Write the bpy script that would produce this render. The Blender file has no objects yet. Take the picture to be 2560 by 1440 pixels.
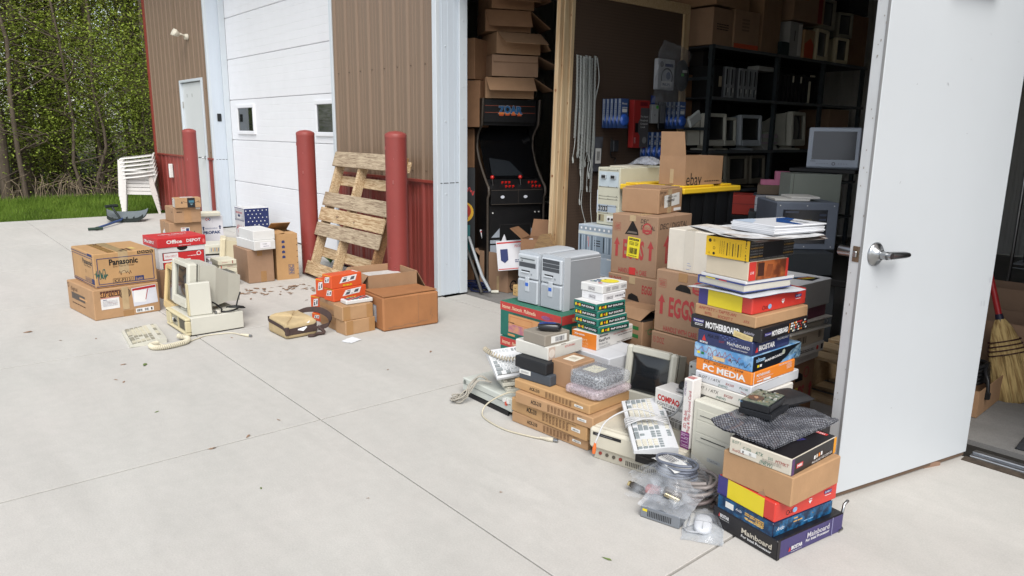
import bpy, math, random
from math import sin, cos, pi, radians, sqrt
from mathutils import Vector, Matrix, noise
S = bpy.context.scene
RND = random.Random(7)
# ---------------------------------------------------------------- camera
def look(yaw, pitch, roll):
    f = Vector((-sin(yaw)*cos(pitch), cos(yaw)*cos(pitch), -sin(pitch)))
    r = Vector((cos(yaw), sin(yaw), 0)); u = r.cross(f)
    c, s = cos(roll), sin(roll)
    r, u = c*r+s*u, -s*r+c*u
    return Matrix(((r.x, u.x, -f.x), (r.y, u.y, -f.y), (r.z, u.z, -f.z)))
cam = bpy.data.cameras.new('camera'); co = bpy.data.objects.new('camera', cam)
S.collection.objects.link(co); S.camera = co
cam.lens = 36*1803.3/2560; cam.sensor_width = 36; cam.clip_start = .05; cam.clip_end = 600
co.matrix_world = Matrix.Translation((0, 0, 1.45)) @ look(radians(49.46), radians(12.115), radians(.741)).to_4x4()
# ---------------------------------------------------------------- daylight (bright overcast)
SUN_EL, SUN_AZ = 50, 122            # azimuth measured from +Y clockwise (towards +X)
w = bpy.data.worlds.new('World'); S.world = w; w.use_nodes = True
nt = w.node_tree; bg = nt.nodes['Background']
sky = nt.nodes.new('ShaderNodeTexSky'); sky.sky_type = 'NISHITA'; sky.sun_disc = False
sky.sun_elevation = radians(SUN_EL); sky.sun_rotation = radians(SUN_AZ)
sky.air_density = 1.0; sky.dust_density = 1.0; sky.ozone_density = 1.0
hs = nt.nodes.new('ShaderNodeHueSaturation'); hs.inputs['Saturation'].default_value = .34
nt.links.new(sky.outputs[0], hs.inputs['Color']); nt.links.new(hs.outputs[0], bg.inputs['Color'])
bg.inputs['Strength'].default_value = .15
sl = bpy.data.lights.new('sun', 'SUN'); sl.energy = 2.4; sl.angle = radians(38); sl.color = (1, .965, .915)
so = bpy.data.objects.new('sun', sl); S.collection.objects.link(so)
d = Vector((sin(radians(SUN_AZ))*cos(radians(SUN_EL)), cos(radians(SUN_AZ))*cos(radians(SUN_EL)), sin(radians(SUN_EL))))
so.rotation_euler = d.to_track_quat('Z', 'Y').to_euler(); so.location = (0, 0, 12)
S.view_settings.view_transform = 'Standard'; S.view_settings.look = 'None'
S.view_settings.exposure = .6; S.view_settings.gamma = 1
S.cycles.max_bounces = 8; S.cycles.diffuse_bounces = 5; S.cycles.glossy_bounces = 3; S.cycles.transparent_max_bounces = 24
S.cycles.transmission_bounces = 4; S.cycles.use_fast_gi = False
# ---------------------------------------------------------------- materials
KA = .78
def lin(c):
    c /= 255.0
    return c/12.92 if c <= .04045 else ((c+.055)/1.055)**2.4
MATS = {}
def M(c, r=.55, n=.07, s=11., me=0., bump=0., sp=.35, kind='', c2=None, mul=1.):
    """procedural principled material; c = colour (0-255), n = tone variation, s = its scale"""
    key = (c, r, n, s, me, bump, sp, kind, c2, mul)
    if key in MATS: return MATS[key]
    m = bpy.data.materials.new('paint_%d_%d_%d' % c); m.use_nodes = True
    nt = m.node_tree; N, L = nt.nodes, nt.links; b = N['Principled BSDF']
    col = [min(.9, lin(x)*KA*mul) for x in c]+[1]
    b.inputs['Roughness'].default_value = r; b.inputs['Metallic'].default_value = me
    b.inputs['Specular IOR Level'].default_value = sp
    tc = N.new('ShaderNodeTexCoord'); no = N.new('ShaderNodeTexNoise'); no.inputs['Scale'].default_value = s
    no.inputs['Detail'].default_value = 5; no.inputs['Roughness'].default_value = .62
    src = tc.outputs['Object']
    if kind in ('wood', 'brush', 'rib'):
        mp = N.new('ShaderNodeMapping'); L.new(src, mp.inputs['Vector'])
        mp.inputs['Scale'].default_value = {'wood': (1, 14, 14), 'brush': (9, 9, .7), 'rib': (5, 5, .35)}[kind]; src = mp.outputs[0]
        no.inputs['Distortion'].default_value = 1.2 if kind == 'wood' else .2
    L.new(src, no.inputs['Vector'])
    mr = N.new('ShaderNodeMapRange'); mr.inputs['From Min'].default_value = .3; mr.inputs['From Max'].default_value = .7
    L.new(no.outputs['Fac'], mr.inputs['Value'])
    if c2:
        mx = N.new('ShaderNodeMix'); mx.data_type = 'RGBA'; mx.inputs[6].default_value = col
        mx.inputs[7].default_value = [min(.9, lin(x)*KA*mul) for x in c2]+[1]
        mr.inputs['From Min'].default_value = .42; mr.inputs['From Max'].default_value = .62
        L.new(mr.outputs[0], mx.inputs[0]); L.new(mx.outputs[2], b.inputs['Base Color'])
    else:
        mr.inputs['To Min'].default_value = 1-n; mr.inputs['To Max'].default_value = 1+n
        h = N.new('ShaderNodeHueSaturation'); h.inputs['Color'].default_value = col
        L.new(mr.outputs[0], h.inputs['Value']); L.new(h.outputs[0], b.inputs['Base Color'])
    if bump:
        n2 = N.new('ShaderNodeTexNoise'); n2.inputs['Scale'].default_value = s*9; n2.inputs['Detail'].default_value = 3
        L.new(src, n2.inputs['Vector']); bp = N.new('ShaderNodeBump'); bp.inputs['Strength'].default_value = bump
        bp.inputs['Distance'].default_value = .004; L.new(n2.outputs['Fac'], bp.inputs['Height']); L.new(bp.outputs[0], b.inputs['Normal'])
    MATS[key] = m
    return m
def film(c, clear, r=.15):
    """thin clear plastic: part see-through, part shiny"""
    key = ('film', c, clear, r)
    if key in MATS: return MATS[key]
    m = bpy.data.materials.new('clear_film'); m.use_nodes = True
    nt = m.node_tree; N, L = nt.nodes, nt.links; b = N['Principled BSDF']
    b.inputs['Base Color'].default_value = [lin(x)*KA for x in c]+[1]; b.inputs['Roughness'].default_value = r
    b.inputs['Specular IOR Level'].default_value = .8
    t = N.new('ShaderNodeBsdfTransparent'); mx = N.new('ShaderNodeMixShader')
    no = N.new('ShaderNodeTexNoise'); no.inputs['Scale'].default_value = 15; no.inputs['Detail'].default_value = 2
    tc = N.new('ShaderNodeTexCoord'); L.new(tc.outputs['Object'], no.inputs['Vector'])
    mr = N.new('ShaderNodeMapRange'); mr.inputs['From Min'].default_value = .35; mr.inputs['From Max'].default_value = .7
    mr.inputs['To Min'].default_value = max(0, 1-clear-.14); mr.inputs['To Max'].default_value = min(1, 1-clear+.16)
    L.new(no.outputs['Fac'], mr.inputs['Value']); L.new(mr.outputs[0], mx.inputs[0])
    L.new(t.outputs[0], mx.inputs[1]); L.new(b.outputs[0], mx.inputs[2])
    bp = N.new('ShaderNodeBump'); bp.inputs['Strength'].default_value = .45; bp.inputs['Distance'].default_value = .01
    L.new(no.outputs['Fac'], bp.inputs['Height']); L.new(bp.outputs[0], b.inputs['Normal'])
    L.new(mx.outputs[0], N['Material Output'].inputs['Surface']); MATS[key] = m
    return m
def bubble_wrap(c, clear):
    key = ('bub', c, clear)
    if key in MATS: return MATS[key]
    m = bpy.data.materials.new('bubble_wrap'); m.use_nodes = True
    nt = m.node_tree; N, L = nt.nodes, nt.links; b = N['Principled BSDF']
    b.inputs['Base Color'].default_value = [lin(x)*KA for x in c]+[1]; b.inputs['Roughness'].default_value = .12; b.inputs['Specular IOR Level'].default_value = .9
    v = N.new('ShaderNodeTexVoronoi'); v.inputs['Scale'].default_value = 130
    tc = N.new('ShaderNodeTexCoord'); L.new(tc.outputs['Object'], v.inputs['Vector'])
    mr = N.new('ShaderNodeMapRange'); mr.inputs['From Max'].default_value = .7; mr.inputs['To Min'].default_value = max(0, 1-clear-.12); mr.inputs['To Max'].default_value = min(1, 1-clear+.2)
    L.new(v.outputs['Distance'], mr.inputs['Value'])
    t = N.new('ShaderNodeBsdfTransparent'); mx = N.new('ShaderNodeMixShader'); L.new(mr.outputs[0], mx.inputs[0])
    L.new(t.outputs[0], mx.inputs[1]); L.new(b.outputs[0], mx.inputs[2])
    bp = N.new('ShaderNodeBump'); bp.inputs['Strength'].default_value = .5; bp.inputs['Distance'].default_value = .006; bp.invert = True
    L.new(v.outputs['Distance'], bp.inputs['Height']); L.new(bp.outputs[0], b.inputs['Normal'])
    L.new(mx.outputs[0], N['Material Output'].inputs['Surface']); MATS[key] = m
    return m
BLK = M((26, 26, 28), .5, .15); INK = M((38, 34, 32), .6, .1); WHT = M((240, 240, 240), .5, .03); RED = M((205, 58, 56), .5, .06)
CB1 = M((184, 146, 108), .75, .08, 9, bump=.15); CB2 = M((172, 136, 104), .75, .08, 8, bump=.15); CB3 = M((164, 132, 106), .78, .07, 8, bump=.15)
CB4 = M((192, 152, 106), .75, .08, 7, bump=.15); CB5 = M((152, 114, 84), .75, .12, 7, bump=.2); CBI = M((150, 116, 84), .8, .08, 8, bump=.15)
TAPE = M((168, 128, 84), .22, .06, 14, sp=.6); CLTAPE = M((192, 166, 128), .2, .1, 16, sp=.7)
BEI = M((214, 212, 198), .45, .04, 8, bump=.08); BEI2 = M((222, 210, 178), .45, .06, 7, bump=.08); GRY = M((176, 182, 188), .42, .04, 8)
DGL = M((38, 42, 46), .12, .25, 4, sp=.7); LBL = M((232, 232, 228), .4, .03)
STEEL = M((176, 178, 180), .28, .06, 20, me=1., sp=.5)
# ---------------------------------------------------------------- mesh builder
V = Vector
TXT = {}
def glyphs(s, bold):
    k = (s, bold)
    if k not in TXT:
        cu = bpy.data.curves.new('t', 'FONT'); cu.body = s; cu.size = 1; cu.resolution_u = 2; cu.offset = bold
        o = bpy.data.objects.new('t', cu); me = o.to_mesh()
        vs = [(v.co.x, v.co.y) for v in me.vertices]; fs = [tuple(p.vertices) for p in me.polygons]
        o.to_mesh_clear(); bpy.data.objects.remove(o); bpy.data.curves.remove(cu)
        xs = [v[0] for v in vs] or [0]; ys = [v[1] for v in vs] or [0]
        TXT[k] = (vs, fs, min(xs), max(xs), min(ys), max(ys))
    return TXT[k]
class B:
    def __init__(s): s.v = []; s.f = []; s.m = []; s.sm = []; s.mats = []; s.lay = 0; s.X = None
    def mi(s, mat):
        if mat not in s.mats: s.mats.append(mat)
        return s.mats.index(mat)
    def add(s, vs, fs, mat, smooth=False):
        o = len(s.v); X = s.X
        s.v += [tuple(X @ V(p)) for p in vs] if X is not None else [tuple(p) for p in vs]
        mm = [s.mi(x) for x in mat] if isinstance(mat, list) else [s.mi(mat)]*len(fs)
        for f, k in zip(fs, mm): s.f.append(tuple(i+o for i in f)); s.m.append(k); s.sm.append(smooth)
    def box(s, x0, x1, y0, y1, z0, z1, mat, c=0, fm=None):
        e = ((x0, x1), (y0, y1), (z0, z1)); ctr = V(((x0+x1)/2, (y0+y1)/2, (z0+z1)/2))
        c = min(c, .45*min(abs(x1-x0), abs(y1-y0), abs(z1-z0))); vs = []; id_ = {}
        for sx in (0, 1):
            for sy in (0, 1):
                for sz in (0, 1):
                    sg = (sx, sy, sz)
                    for ax in ((0, 1, 2) if c else (0,)):
                        p = [e[k][sg[k]] + (0 if (k == ax or not c) else (c if sg[k] == 0 else -c)) for k in range(3)]
                        id_[sg, ax] = len(vs); vs.append(p)
                    if not c: id_[sg, 1] = id_[sg, 2] = id_[sg, 0]
        fs = []; ms = []; nm = (('L', 'R'), ('F', 'K'), ('D', 'T'))
        def q(ids, mt):
            ps = [V(vs[i]) for i in ids]; n = (ps[1]-ps[0]).cross(ps[2]-ps[0]); cc = sum(ps, V())/len(ps)
            fs.append(tuple(ids) if n.dot(cc-ctr) > 0 else tuple(reversed(ids))); ms.append(mt)
        for ax in range(3):
            for sd in (0, 1):
                o1, o2 = [k for k in range(3) if k != ax]; ids = []
                for a_, b_ in ((0, 0), (1, 0), (1, 1), (0, 1)):
                    sg = [0]*3; sg[ax] = sd; sg[o1] = a_; sg[o2] = b_; ids.append(id_[tuple(sg), ax])
                q(ids, (fm or {}).get(nm[ax][sd], mat))
        if c:
            for ax in range(3):
                o1, o2 = [k for k in range(3) if k != ax]
                for a_ in (0, 1):
                    for b_ in (0, 1):
                        g0 = [0]*3; g0[o1] = a_; g0[o2] = b_; g1 = list(g0); g1[ax] = 1; g0, g1 = tuple(g0), tuple(g1)
                        q([id_[g0, o1], id_[g1, o1], id_[g1, o2], id_[g0, o2]], (fm or {}).get(nm[o2][b_], mat))
            for sx in (0, 1):
                for sy in (0, 1):
                    for sz in (0, 1): q([id_[(sx, sy, sz), k] for k in range(3)], mat)
        s.add(vs, fs, ms)
    def cyl(s, p0, p1, r0, mat, r1=None, n=14, caps=True, smooth=True):
        p0, p1 = V(p0), V(p1); r1 = r0 if r1 is None else r1; z = (p1-p0).normalized()
        x = z.orthogonal().normalized(); y = z.cross(x); vs = []
        for p, r in ((p0, r0), (p1, r1)):
            vs += [p+(x*cos(2*pi*i/n)+y*sin(2*pi*i/n))*r for i in range(n)]
        s.add(vs, [(i, (i+1) % n, n+(i+1) % n, n+i) for i in range(n)], mat, smooth)
        if caps: s.add(vs, [tuple(reversed(range(n))), tuple(range(n, 2*n))], mat)
    def tube(s, pts, r, mat, n=6, radii=None):
        pts = [V(p) for p in pts]; m = len(pts); vs = []
        t = (pts[1]-pts[0]).normalized(); x = t.orthogonal().normalized()
        for i, p in enumerate(pts):
            t = (pts[min(i+1, m-1)]-pts[max(i-1, 0)]).normalized(); x = (x-t*x.dot(t)).normalized(); y = t.cross(x)
            rr = radii[i] if radii else r
            vs += [p+(x*cos(2*pi*k/n)+y*sin(2*pi*k/n))*rr for k in range(n)]
        fs = [(i*n+k, i*n+(k+1) % n, (i+1)*n+(k+1) % n, (i+1)*n+k) for i in range(m-1) for k in range(n)]
        s.add(vs, fs, mat, True); s.add(vs, [tuple(reversed(range(n))), tuple(range((m-1)*n, m*n))], mat)
    def lathe(s, prof, mat, n=20, c=(0, 0, 0)):
        vs = [(c[0]+r*cos(2*pi*i/n), c[1]+r*sin(2*pi*i/n), c[2]+z) for r, z in prof for i in range(n)]
        fs = [(j*n+i, j*n+(i+1) % n, (j+1)*n+(i+1) % n, (j+1)*n+i) for j in range(len(prof)-1) for i in range(n)]
        s.add(vs, fs, mat, True); s.add(vs, [tuple(range((len(prof)-1)*n, len(prof)*n))], mat)
    def prism(s, pts, pl, d0, d1, mat, cap=None):
        ar = sum(pts[i][0]*pts[(i+1) % len(pts)][1]-pts[(i+1) % len(pts)][0]*pts[i][1] for i in range(len(pts)))
        if ar < 0: pts = pts[::-1]
        f = {'xy': lambda a, b, d: (a, b, d), 'xz': lambda a, b, d: (a, d, b), 'yz': lambda a, b, d: (d, a, b)}[pl]
        n = len(pts); vs = [f(a, b, d0) for a, b in pts]+[f(a, b, d1) for a, b in pts]
        lo, hi = tuple(reversed(range(n))), tuple(range(n, 2*n)); sd = [(i, (i+1) % n, n+(i+1) % n, n+i) for i in range(n)]
        fs = [lo, hi]+sd
        flip = (d1 < d0) != (pl == 'xz')
        if flip: fs = [tuple(reversed(x)) for x in fs]
        s.add(vs, fs, [cap or mat]*2+[mat]*n)
    def hull8(s, lo, hi, mat, fm=None):
        """hexahedron from bottom loop of 4 and top loop of 4 points"""
        s.add(list(lo)+list(hi), [(3, 2, 1, 0), (4, 5, 6, 7)]+[(i, (i+1) % 4, 4+(i+1) % 4, 4+i) for i in range(4)], mat)
    def grid(s, fn, nu, nv, mat, smooth=True):
        vs = [fn(i/nu, j/nv) for j in range(nv+1) for i in range(nu+1)]
        s.add(vs, [(j*(nu+1)+i, j*(nu+1)+i+1, (j+1)*(nu+1)+i+1, (j+1)*(nu+1)+i) for j in range(nv) for i in range(nu)], mat, smooth)
    # --- flat marks printed on a face; fr = (origin, right, up, width, height)
    def _on(s, fr, pts, fs, mat):
        o, r, u, W, H = fr; n = r.cross(u); s.lay += 1; k = .0007+.00012*(s.lay % 12)
        s.add([o+r*x+u*y+n*k for x, y in pts], fs, mat)
    def rec(s, fr, x, y, w, h, mat, ang=0):
        W, H = fr[3], fr[4]; c, q = cos(radians(ang)), sin(radians(ang))
        ps = [(a*w*W/2, b*h*H/2) for a, b in ((-1, -1), (1, -1), (1, 1), (-1, 1))]
        s._on(fr, [(x*W+a*c-b*q, y*H+a*q+b*c) for a, b in ps], [(0, 1, 2, 3)], mat)
    def pol(s, fr, pts, mat):
        s._on(fr, [(x*fr[3], y*fr[4]) for x, y in pts], [tuple(range(len(pts)))], mat)
    def disc(s, fr, x, y, r, mat, n=20, sx=1.):
        s._on(fr, [(x*fr[3]+r*sx*cos(2*pi*i/n), y*fr[4]+r*sin(2*pi*i/n)) for i in range(n)], [tuple(range(n))], mat)
    def ring(s, fr, x, y, r, t, mat, n=20, a0=0, a1=360):
        ps = []
        for i in range(n+1):
            a = radians(a0+(a1-a0)*i/n); ps += [(x*fr[3]+(r-t)*cos(a), y*fr[4]+(r-t)*sin(a)), (x*fr[3]+r*cos(a), y*fr[4]+r*sin(a))]
        s._on(fr, ps, [(2*i, 2*i+1, 2*i+3, 2*i+2) for i in range(n)], mat)
    def frame(s, fr, x, y, w, h, t, mat):
        W, H = fr[3], fr[4]
        for a, b, c, e in ((x, y-h/2+t/H/2, w, t/H), (x, y+h/2-t/H/2, w, t/H), (x-w/2+t/W/2, y, t/W, h), (x+w/2-t/W/2, y, t/W, h)): s.rec(fr, a, b, c, e, mat)
    def txt(s, fr, t, x, y, h, mat, w=None, ang=0, bold=.0, sh=0., al='c'):
        vs, fs, x0, x1, y0, y1 = glyphs(t, bold)
        if not fs: return
        W, H = fr[3], fr[4]; k = h*H/.72; kx = (w*W/(x1-x0)) if w else k
        c, q = cos(radians(ang)), sin(radians(ang)); ox = {'c': (x0+x1)/2, 'l': x0, 'r': x1}[al]
        ps = []
        for a, b in vs:
            a = (a-ox)*kx+sh*(b-.36)*k; b = (b-.36)*k; ps.append((x*W+a*c-b*q, y*H+a*q+b*c))
        s._on(fr, ps, fs, mat)
    def arrow(s, fr, x, y, w, h, mat):
        s.pol(fr, [(x-w/2, y+h*.12), (x+w/2, y+h*.12), (x, y+h/2)], mat); s.rec(fr, x, y-h*.19, w*.44, h*.62, mat)
    def bars(s, fr, x, y, w, h, mat, n=18):
        R = random.Random(n); X = x-w/2
        for i in range(n): s.rec(fr, X+w*(i+.5)/n, y, w/n*R.choice((.3, .55, .8)), h, mat)
    def lines(s, fr, x, y, w, h, n, mat, seed=1, gap=.5):
        R = random.Random(seed)
        for i in range(n):
            yy = y+h/2-h*(i+.5)/n; a = x-w/2
            while a < x+w/2-.02*w:
                L_ = min(w*R.uniform(.08, .3), x+w/2-a); s.rec(fr, a+L_/2, yy, L_, h/n*gap, mat); a += L_+w*.03
    def scrawl(s, fr, x, y, w, h, mat, seed=1, t=.0012, k=14):
        R = random.Random(seed); W, H = fr[3], fr[4]; px, py = x-w/2, y
        for i in range(k):
            qx, qy = x-w/2+w*(i+1)/k+R.uniform(-.3, .1)*w/k, y+R.uniform(-.5, .5)*h
            dx, dy = (qx-px)*W, (qy-py)*H; l = sqrt(dx*dx+dy*dy)+1e-6
            s.rec(fr, (px+qx)/2, (py+qy)/2, l/W, t/H, mat, math.degrees(math.atan2(dy, dx))); px, py = qx, qy
    def obj(s, name, parent=None, loc=None, rot=None, **tags):
        me = bpy.data.meshes.new(name); me.from_pydata(s.v, [], s.f)
        for m in s.mats: me.materials.append(m)
        me.polygons.foreach_set('material_index', s.m); me.polygons.foreach_set('use_smooth', s.sm); me.update()
        o = bpy.data.objects.new(name, me); S.collection.objects.link(o); o.parent = parent
        if loc is not None: o.location = loc
        if rot is not None: o.rotation_euler = (0, 0, radians(rot)) if isinstance(rot, (int, float)) else rot
        for k, x in tags.items():
            if x: o[k] = x
        return o
def thing(name, label, cat, loc=(0, 0, 0), rz=0, group=None, rot=None):
    o = bpy.data.objects.new(name, None); S.collection.objects.link(o); o.empty_display_size = .1
    o.location = loc; o.rotation_euler = rot or (0, 0, radians(rz)); o['label'] = label; o['category'] = cat
    if group: o['group'] = group
    return o
def dup(root, loc, rz=None, label=None, group=None):
    """copy of a thing with copies of its parts and sub-parts"""
    def cp(o, par):
        c = o.copy(); S.collection.objects.link(c); c.parent = par
        for ch in KIDS.get(o, ()): cp(ch, c)
        return c
    KIDS = {}
    for o in [root]+list(root.children_recursive): KIDS[o] = list(o.children)
    c = cp(root, None); c.location = loc
    if rz is not None: c.rotation_euler = (0, 0, radians(rz))
    if label: c['label'] = label
    if group: c['group'] = group
    return c
def FR(a, b, h, k):
    if k == 'F': return (V((-a, 0, 0)), V((1, 0, 0)), V((0, 0, 1)), a, h)
    if k == 'R': return (V((0, 0, 0)), V((0, 1, 0)), V((0, 0, 1)), b, h)
    return (V((-a, 0, h)), V((1, 0, 0)), V((0, 1, 0)), a, b)
def carton(name, label, cat, N, z, size, rz, mat, art=None, group=None, fm=None, c=.004, seam=False, parts=None, rot=None):
    """box standing with its near corner at N; local x in [-a,0], y in [0,b], z in [0,h]"""
    a, b, h = size; bl = B(); bl.box(-a, 0, 0, b, 0, h, mat, c, fm)
    fF, fR, fT = (FR(a, b, h, k) for k in 'FRT')
    if seam:
        bl.rec(fT, .5, .5, .994, .0028/b, INK)
    if art: art(bl, fF, fR, fT)
    if not parts:
        return bl.obj(name, None, (N[0], N[1], z), rot if rot is not None else rz, label=label, category=cat, group=group)
    t = thing(name, label, cat, (N[0], N[1], z), rz, group, rot)
    bl.obj('box_body', t); parts(t, fF, fR, fT, size)
    return t
def patch(t, name, fr, x, y, w, h, mat, art=None, ang=0, thick=.0012, fold=None, **tags):
    """a stuck-on label or tape strip: a thin slab lying on a face, sub-marks by art(builder, frame)"""
    o, r, u, W, H = fr; n = r.cross(u); c, q = cos(radians(ang)), sin(radians(ang))
    r2 = r*c+u*q; u2 = u*c-r*q; ctr = o+r*(x*W)+u*(y*H)+n*.0004; wx, hy = w*W, h*H
    b = B(); b.X = Matrix((( r2.x, u2.x, n.x, ctr.x), (r2.y, u2.y, n.y, ctr.y), (r2.z, u2.z, n.z, ctr.z), (0, 0, 0, 1)))
    b.box(-wx/2, wx/2, -hy/2, hy/2, 0, thick, mat)
    if art: art(b, (V((-wx/2, -hy/2, thick)), V((1, 0, 0)), V((0, 1, 0)), wx, hy))
    return b.obj(name, t, **tags)
def tape_over(t, fF, fR, fT, size, y=.5, w=.05, mat=TAPE, drop=.22, side='R'):
    """packing tape over the top seam and down the side"""
    a, b, h = size; bl = B()
    if side == 'R':
        bl.box(-a, .0006, b*y-w/2, b*y+w/2, h+.0003, h+.0011, mat); bl.box(.0003, .0011, b*y-w/2, b*y+w/2, h-drop*h, h+.0003, mat)
    else:
        bl.box(-a*y-w/2, -a*y+w/2, -.0006, b, h+.0003, h+.0011, mat); bl.box(-a*y-w/2, -a*y+w/2, -.0011, -.0003, h-drop*h, h+.0003, mat)
    return bl.obj('tape', t)
def spline(pts, n=8):
    pts = [V(p) for p in pts]; out = []
    for i in range(len(pts)-1):
        p0, p1, p2, p3 = pts[max(i-1, 0)], pts[i], pts[i+1], pts[min(i+2, len(pts)-1)]
        for k in range(n):
            t = k/n; out.append(.5*((2*p1)+(-p0+p2)*t+(2*p0-5*p1+4*p2-p3)*t*t+(-p0+3*p1-3*p2+p3)*t**3))
    return out+[pts[-1]]
def coil(path, R, turns, n=9):
    """helix wound round a path"""
    path = [V(p) for p in path]; m = turns*n; out = []; L = len(path)-1
    t = (path[1]-path[0]).normalized(); x = t.orthogonal().normalized()
    for i in range(m+1):
        u = i/m*L; k = min(int(u), L-1); p = path[k].lerp(path[k+1], u-k)
        t = (path[k+1]-path[k]).normalized(); x = (x-t*x.dot(t)).normalized(); y = t.cross(x); a = 2*pi*i/n
        out.append(p+x*(R*cos(a))+y*(R*sin(a)))
    return out
# ================================================================ setting
def concrete(c, c2, amt, key):
    m = bpy.data.materials.new(key); m.use_nodes = True
    nt = m.node_tree; N, L = nt.nodes, nt.links; b = N['Principled BSDF']; b.inputs['Roughness'].default_value = .82; b.inputs['Specular IOR Level'].default_value = .2
    tc = N.new('ShaderNodeTexCoord')
    def no(s, d, sc=(1, 1, 1), dis=0):
        mp = N.new('ShaderNodeMapping'); mp.inputs['Scale'].default_value = sc; L.new(tc.outputs['Object'], mp.inputs['Vector'])
        n = N.new('ShaderNodeTexNoise'); n.inputs['Scale'].default_value = s; n.inputs['Detail'].default_value = d; n.inputs['Distortion'].default_value = dis
        n.inputs['Roughness'].default_value = .65; L.new(mp.outputs[0], n.inputs['Vector']); return n.outputs['Fac']
    def rng(x, a, e, lo, hi):
        r = N.new('ShaderNodeMapRange'); r.inputs['From Min'].default_value = a; r.inputs['From Max'].default_value = e
        r.inputs['To Min'].default_value = lo; r.inputs['To Max'].default_value = hi; L.new(x, r.inputs['Value']); return r.outputs[0]
    def mul(x, y):
        k = N.new('ShaderNodeMath'); k.operation = 'MULTIPLY'; L.new(x, k.inputs[0]); L.new(y, k.inputs[1]); return k.outputs[0]
    mx = N.new('ShaderNodeMix'); mx.data_type = 'RGBA'
    mx.inputs[6].default_value = [lin(x)*KA for x in c]+[1]; mx.inputs[7].default_value = [lin(x)*KA for x in c2]+[1]
    L.new(rng(no(.45, 5, dis=.6), .38, .62, 0, 1), mx.inputs[0])
    v = mul(rng(no(2.2, 6, (.35, 1.4, 1), .5), .3, .7, 1-amt, 1+amt), rng(no(14, 5), .3, .7, 1-amt*.6, 1+amt*.6))
    v = mul(v, rng(no(150, 3), .3, .7, 1-amt*1.2, 1+amt*1.2))
    v = mul(v, rng(no(1.1, 7, (.3, 1.6, 1), 1.4), .62, .72, 1, 1.07))
    v = mul(v, rng(no(.8, 8, (1, 1, 1), 2.2), .66, .76, 1, .9))
    h = N.new('ShaderNodeHueSaturation'); L.new(mx.outputs[2], h.inputs['Color']); L.new(v, h.inputs['Value']); L.new(h.outputs[0], b.inputs['Base Color'])
    bp = N.new('ShaderNodeBump'); bp.inputs['Strength'].default_value = .25; bp.inputs['Distance'].default_value = .003
    L.new(no(160, 4), bp.inputs['Height']); L.new(bp.outputs[0], b.inputs['Normal'])
    return m
CONC = concrete((204, 200, 194), (199, 197, 191), .06, 'broomed_concrete')
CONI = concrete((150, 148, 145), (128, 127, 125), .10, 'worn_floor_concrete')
DIRT = M((70, 60, 50), .95, .3, 3); SEAM = M((40, 37, 33), .95, .3, 30)
b = B(); b.add([(-300, -300, -.09), (300, -300, -.09), (300, 300, -.09), (-300, 300, -.09)], [(0, 1, 2, 3)], M((88, 84, 58), .95, .25, .6)); b.obj('ground', kind='structure')
b = B(); b.box(-13.62, 9, -9, 3.9, -.08, -.03, SEAM)
xs = [-13.62, -12.73, -10.8, -8.88, -6.95, -5.22, -3.276, -1.301, .67, 2.6, 4.6, 9]; ys = [-9, -6.4, -4.4, -2.4, -.44, 1.52, 3.655]
for i in range(len(xs)-1):
    for j in range(len(ys)-1):
        b.box(xs[i]+.0055, xs[i+1]-.0055, ys[j]+.003, ys[j+1]-.003, -.029, 0, CONC, .0015)
b.box(-11.03, -7.17, 3.665, 4.1, -.011, -.001, CONC, .003); b.box(-5.2, -1.52, 3.665, 3.885, -.011, -.001, CONC, .003)
b.obj('driveway', kind='structure')
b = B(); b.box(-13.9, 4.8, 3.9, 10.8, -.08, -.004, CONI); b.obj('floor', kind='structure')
# ---------------------------------------------------------------- metal building
BRN = M((136, 114, 94), .42, .035, 2.5, kind='rib', sp=.5); RDW = M((148, 66, 58), .4, .05, 3, kind='rib', sp=.5); RDT = M((150, 64, 54), .42, .06, 6)
WTR = M((218, 226, 232), .38, .02, 4, sp=.5); WTB = M((216, 226, 236), .4, .03, 3, kind='rib', sp=.5); GDW = M((232, 233, 236), .45, .02, 5, mul=1.2); DRW = M((226, 230, 230), .42, .02, 3)
DOORW = M((206, 211, 215), .4, .02, 1.9); IWL = M((222, 220, 214), .5, .05, 2, kind='rib'); SCR = M((110, 94, 80), .4, .1, 9)
bld = thing('metal_building', 'brown and red ribbed metal workshop with white roll up door, open bay and side door', 'building', (0, 0, 0))
def siding(b, x0, x1, z0, z1, mat, y=3.66, per=.229):
    ps = []; x = x0; k = 0
    while x < x1-.001:
        for dx, dy in ((0, 0), (.018, -.017), (.044, -.017), (.062, 0), (.106, 0), (.112, -.004), (.122, -.004), (.128, 0), (.160, 0), (.166, -.004), (.176, -.004), (.182, 0)):
            if x+dx < x1: ps.append((x+dx, y+dy))
        x += per
    ps.append((x1, y)); vs = [(p[0], p[1], z) for z in (z0, z1) for p in ps]; n = len(ps)
    b.add(vs, [(i, i+1, n+i+1, n+i) for i in range(n-1)], mat)
SEC = [(-14.02, -12.37), (-11.30, -11.06), (-7.17, -5.27), (-1.46, -1.13), (0, 4.8)]
for x0, x1 in SEC:
    b = B(); siding(b, x0, x1, .02, 1.005, RDW); b.obj('wainscot', bld)
    b = B(); b.box(x0, x1, 3.632, 3.66, 1.004, 1.031, RDT, .003); b.obj('rail_trim', bld)
b = B(); b2 = B()
for x0, x1 in SEC: siding(b, x0, x1, 1.03, 4.7, BRN)
for x0, x1, z in ((-12.37, -11.30, 2.19), (-11.06, -7.17, 3.95), (-5.27, -1.46, 2.86), (-1.13, 0, 2.16)): siding(b, x0, x1, z, 4.7, BRN)  # unseen header over the open bay set low to darken the interior
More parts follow.
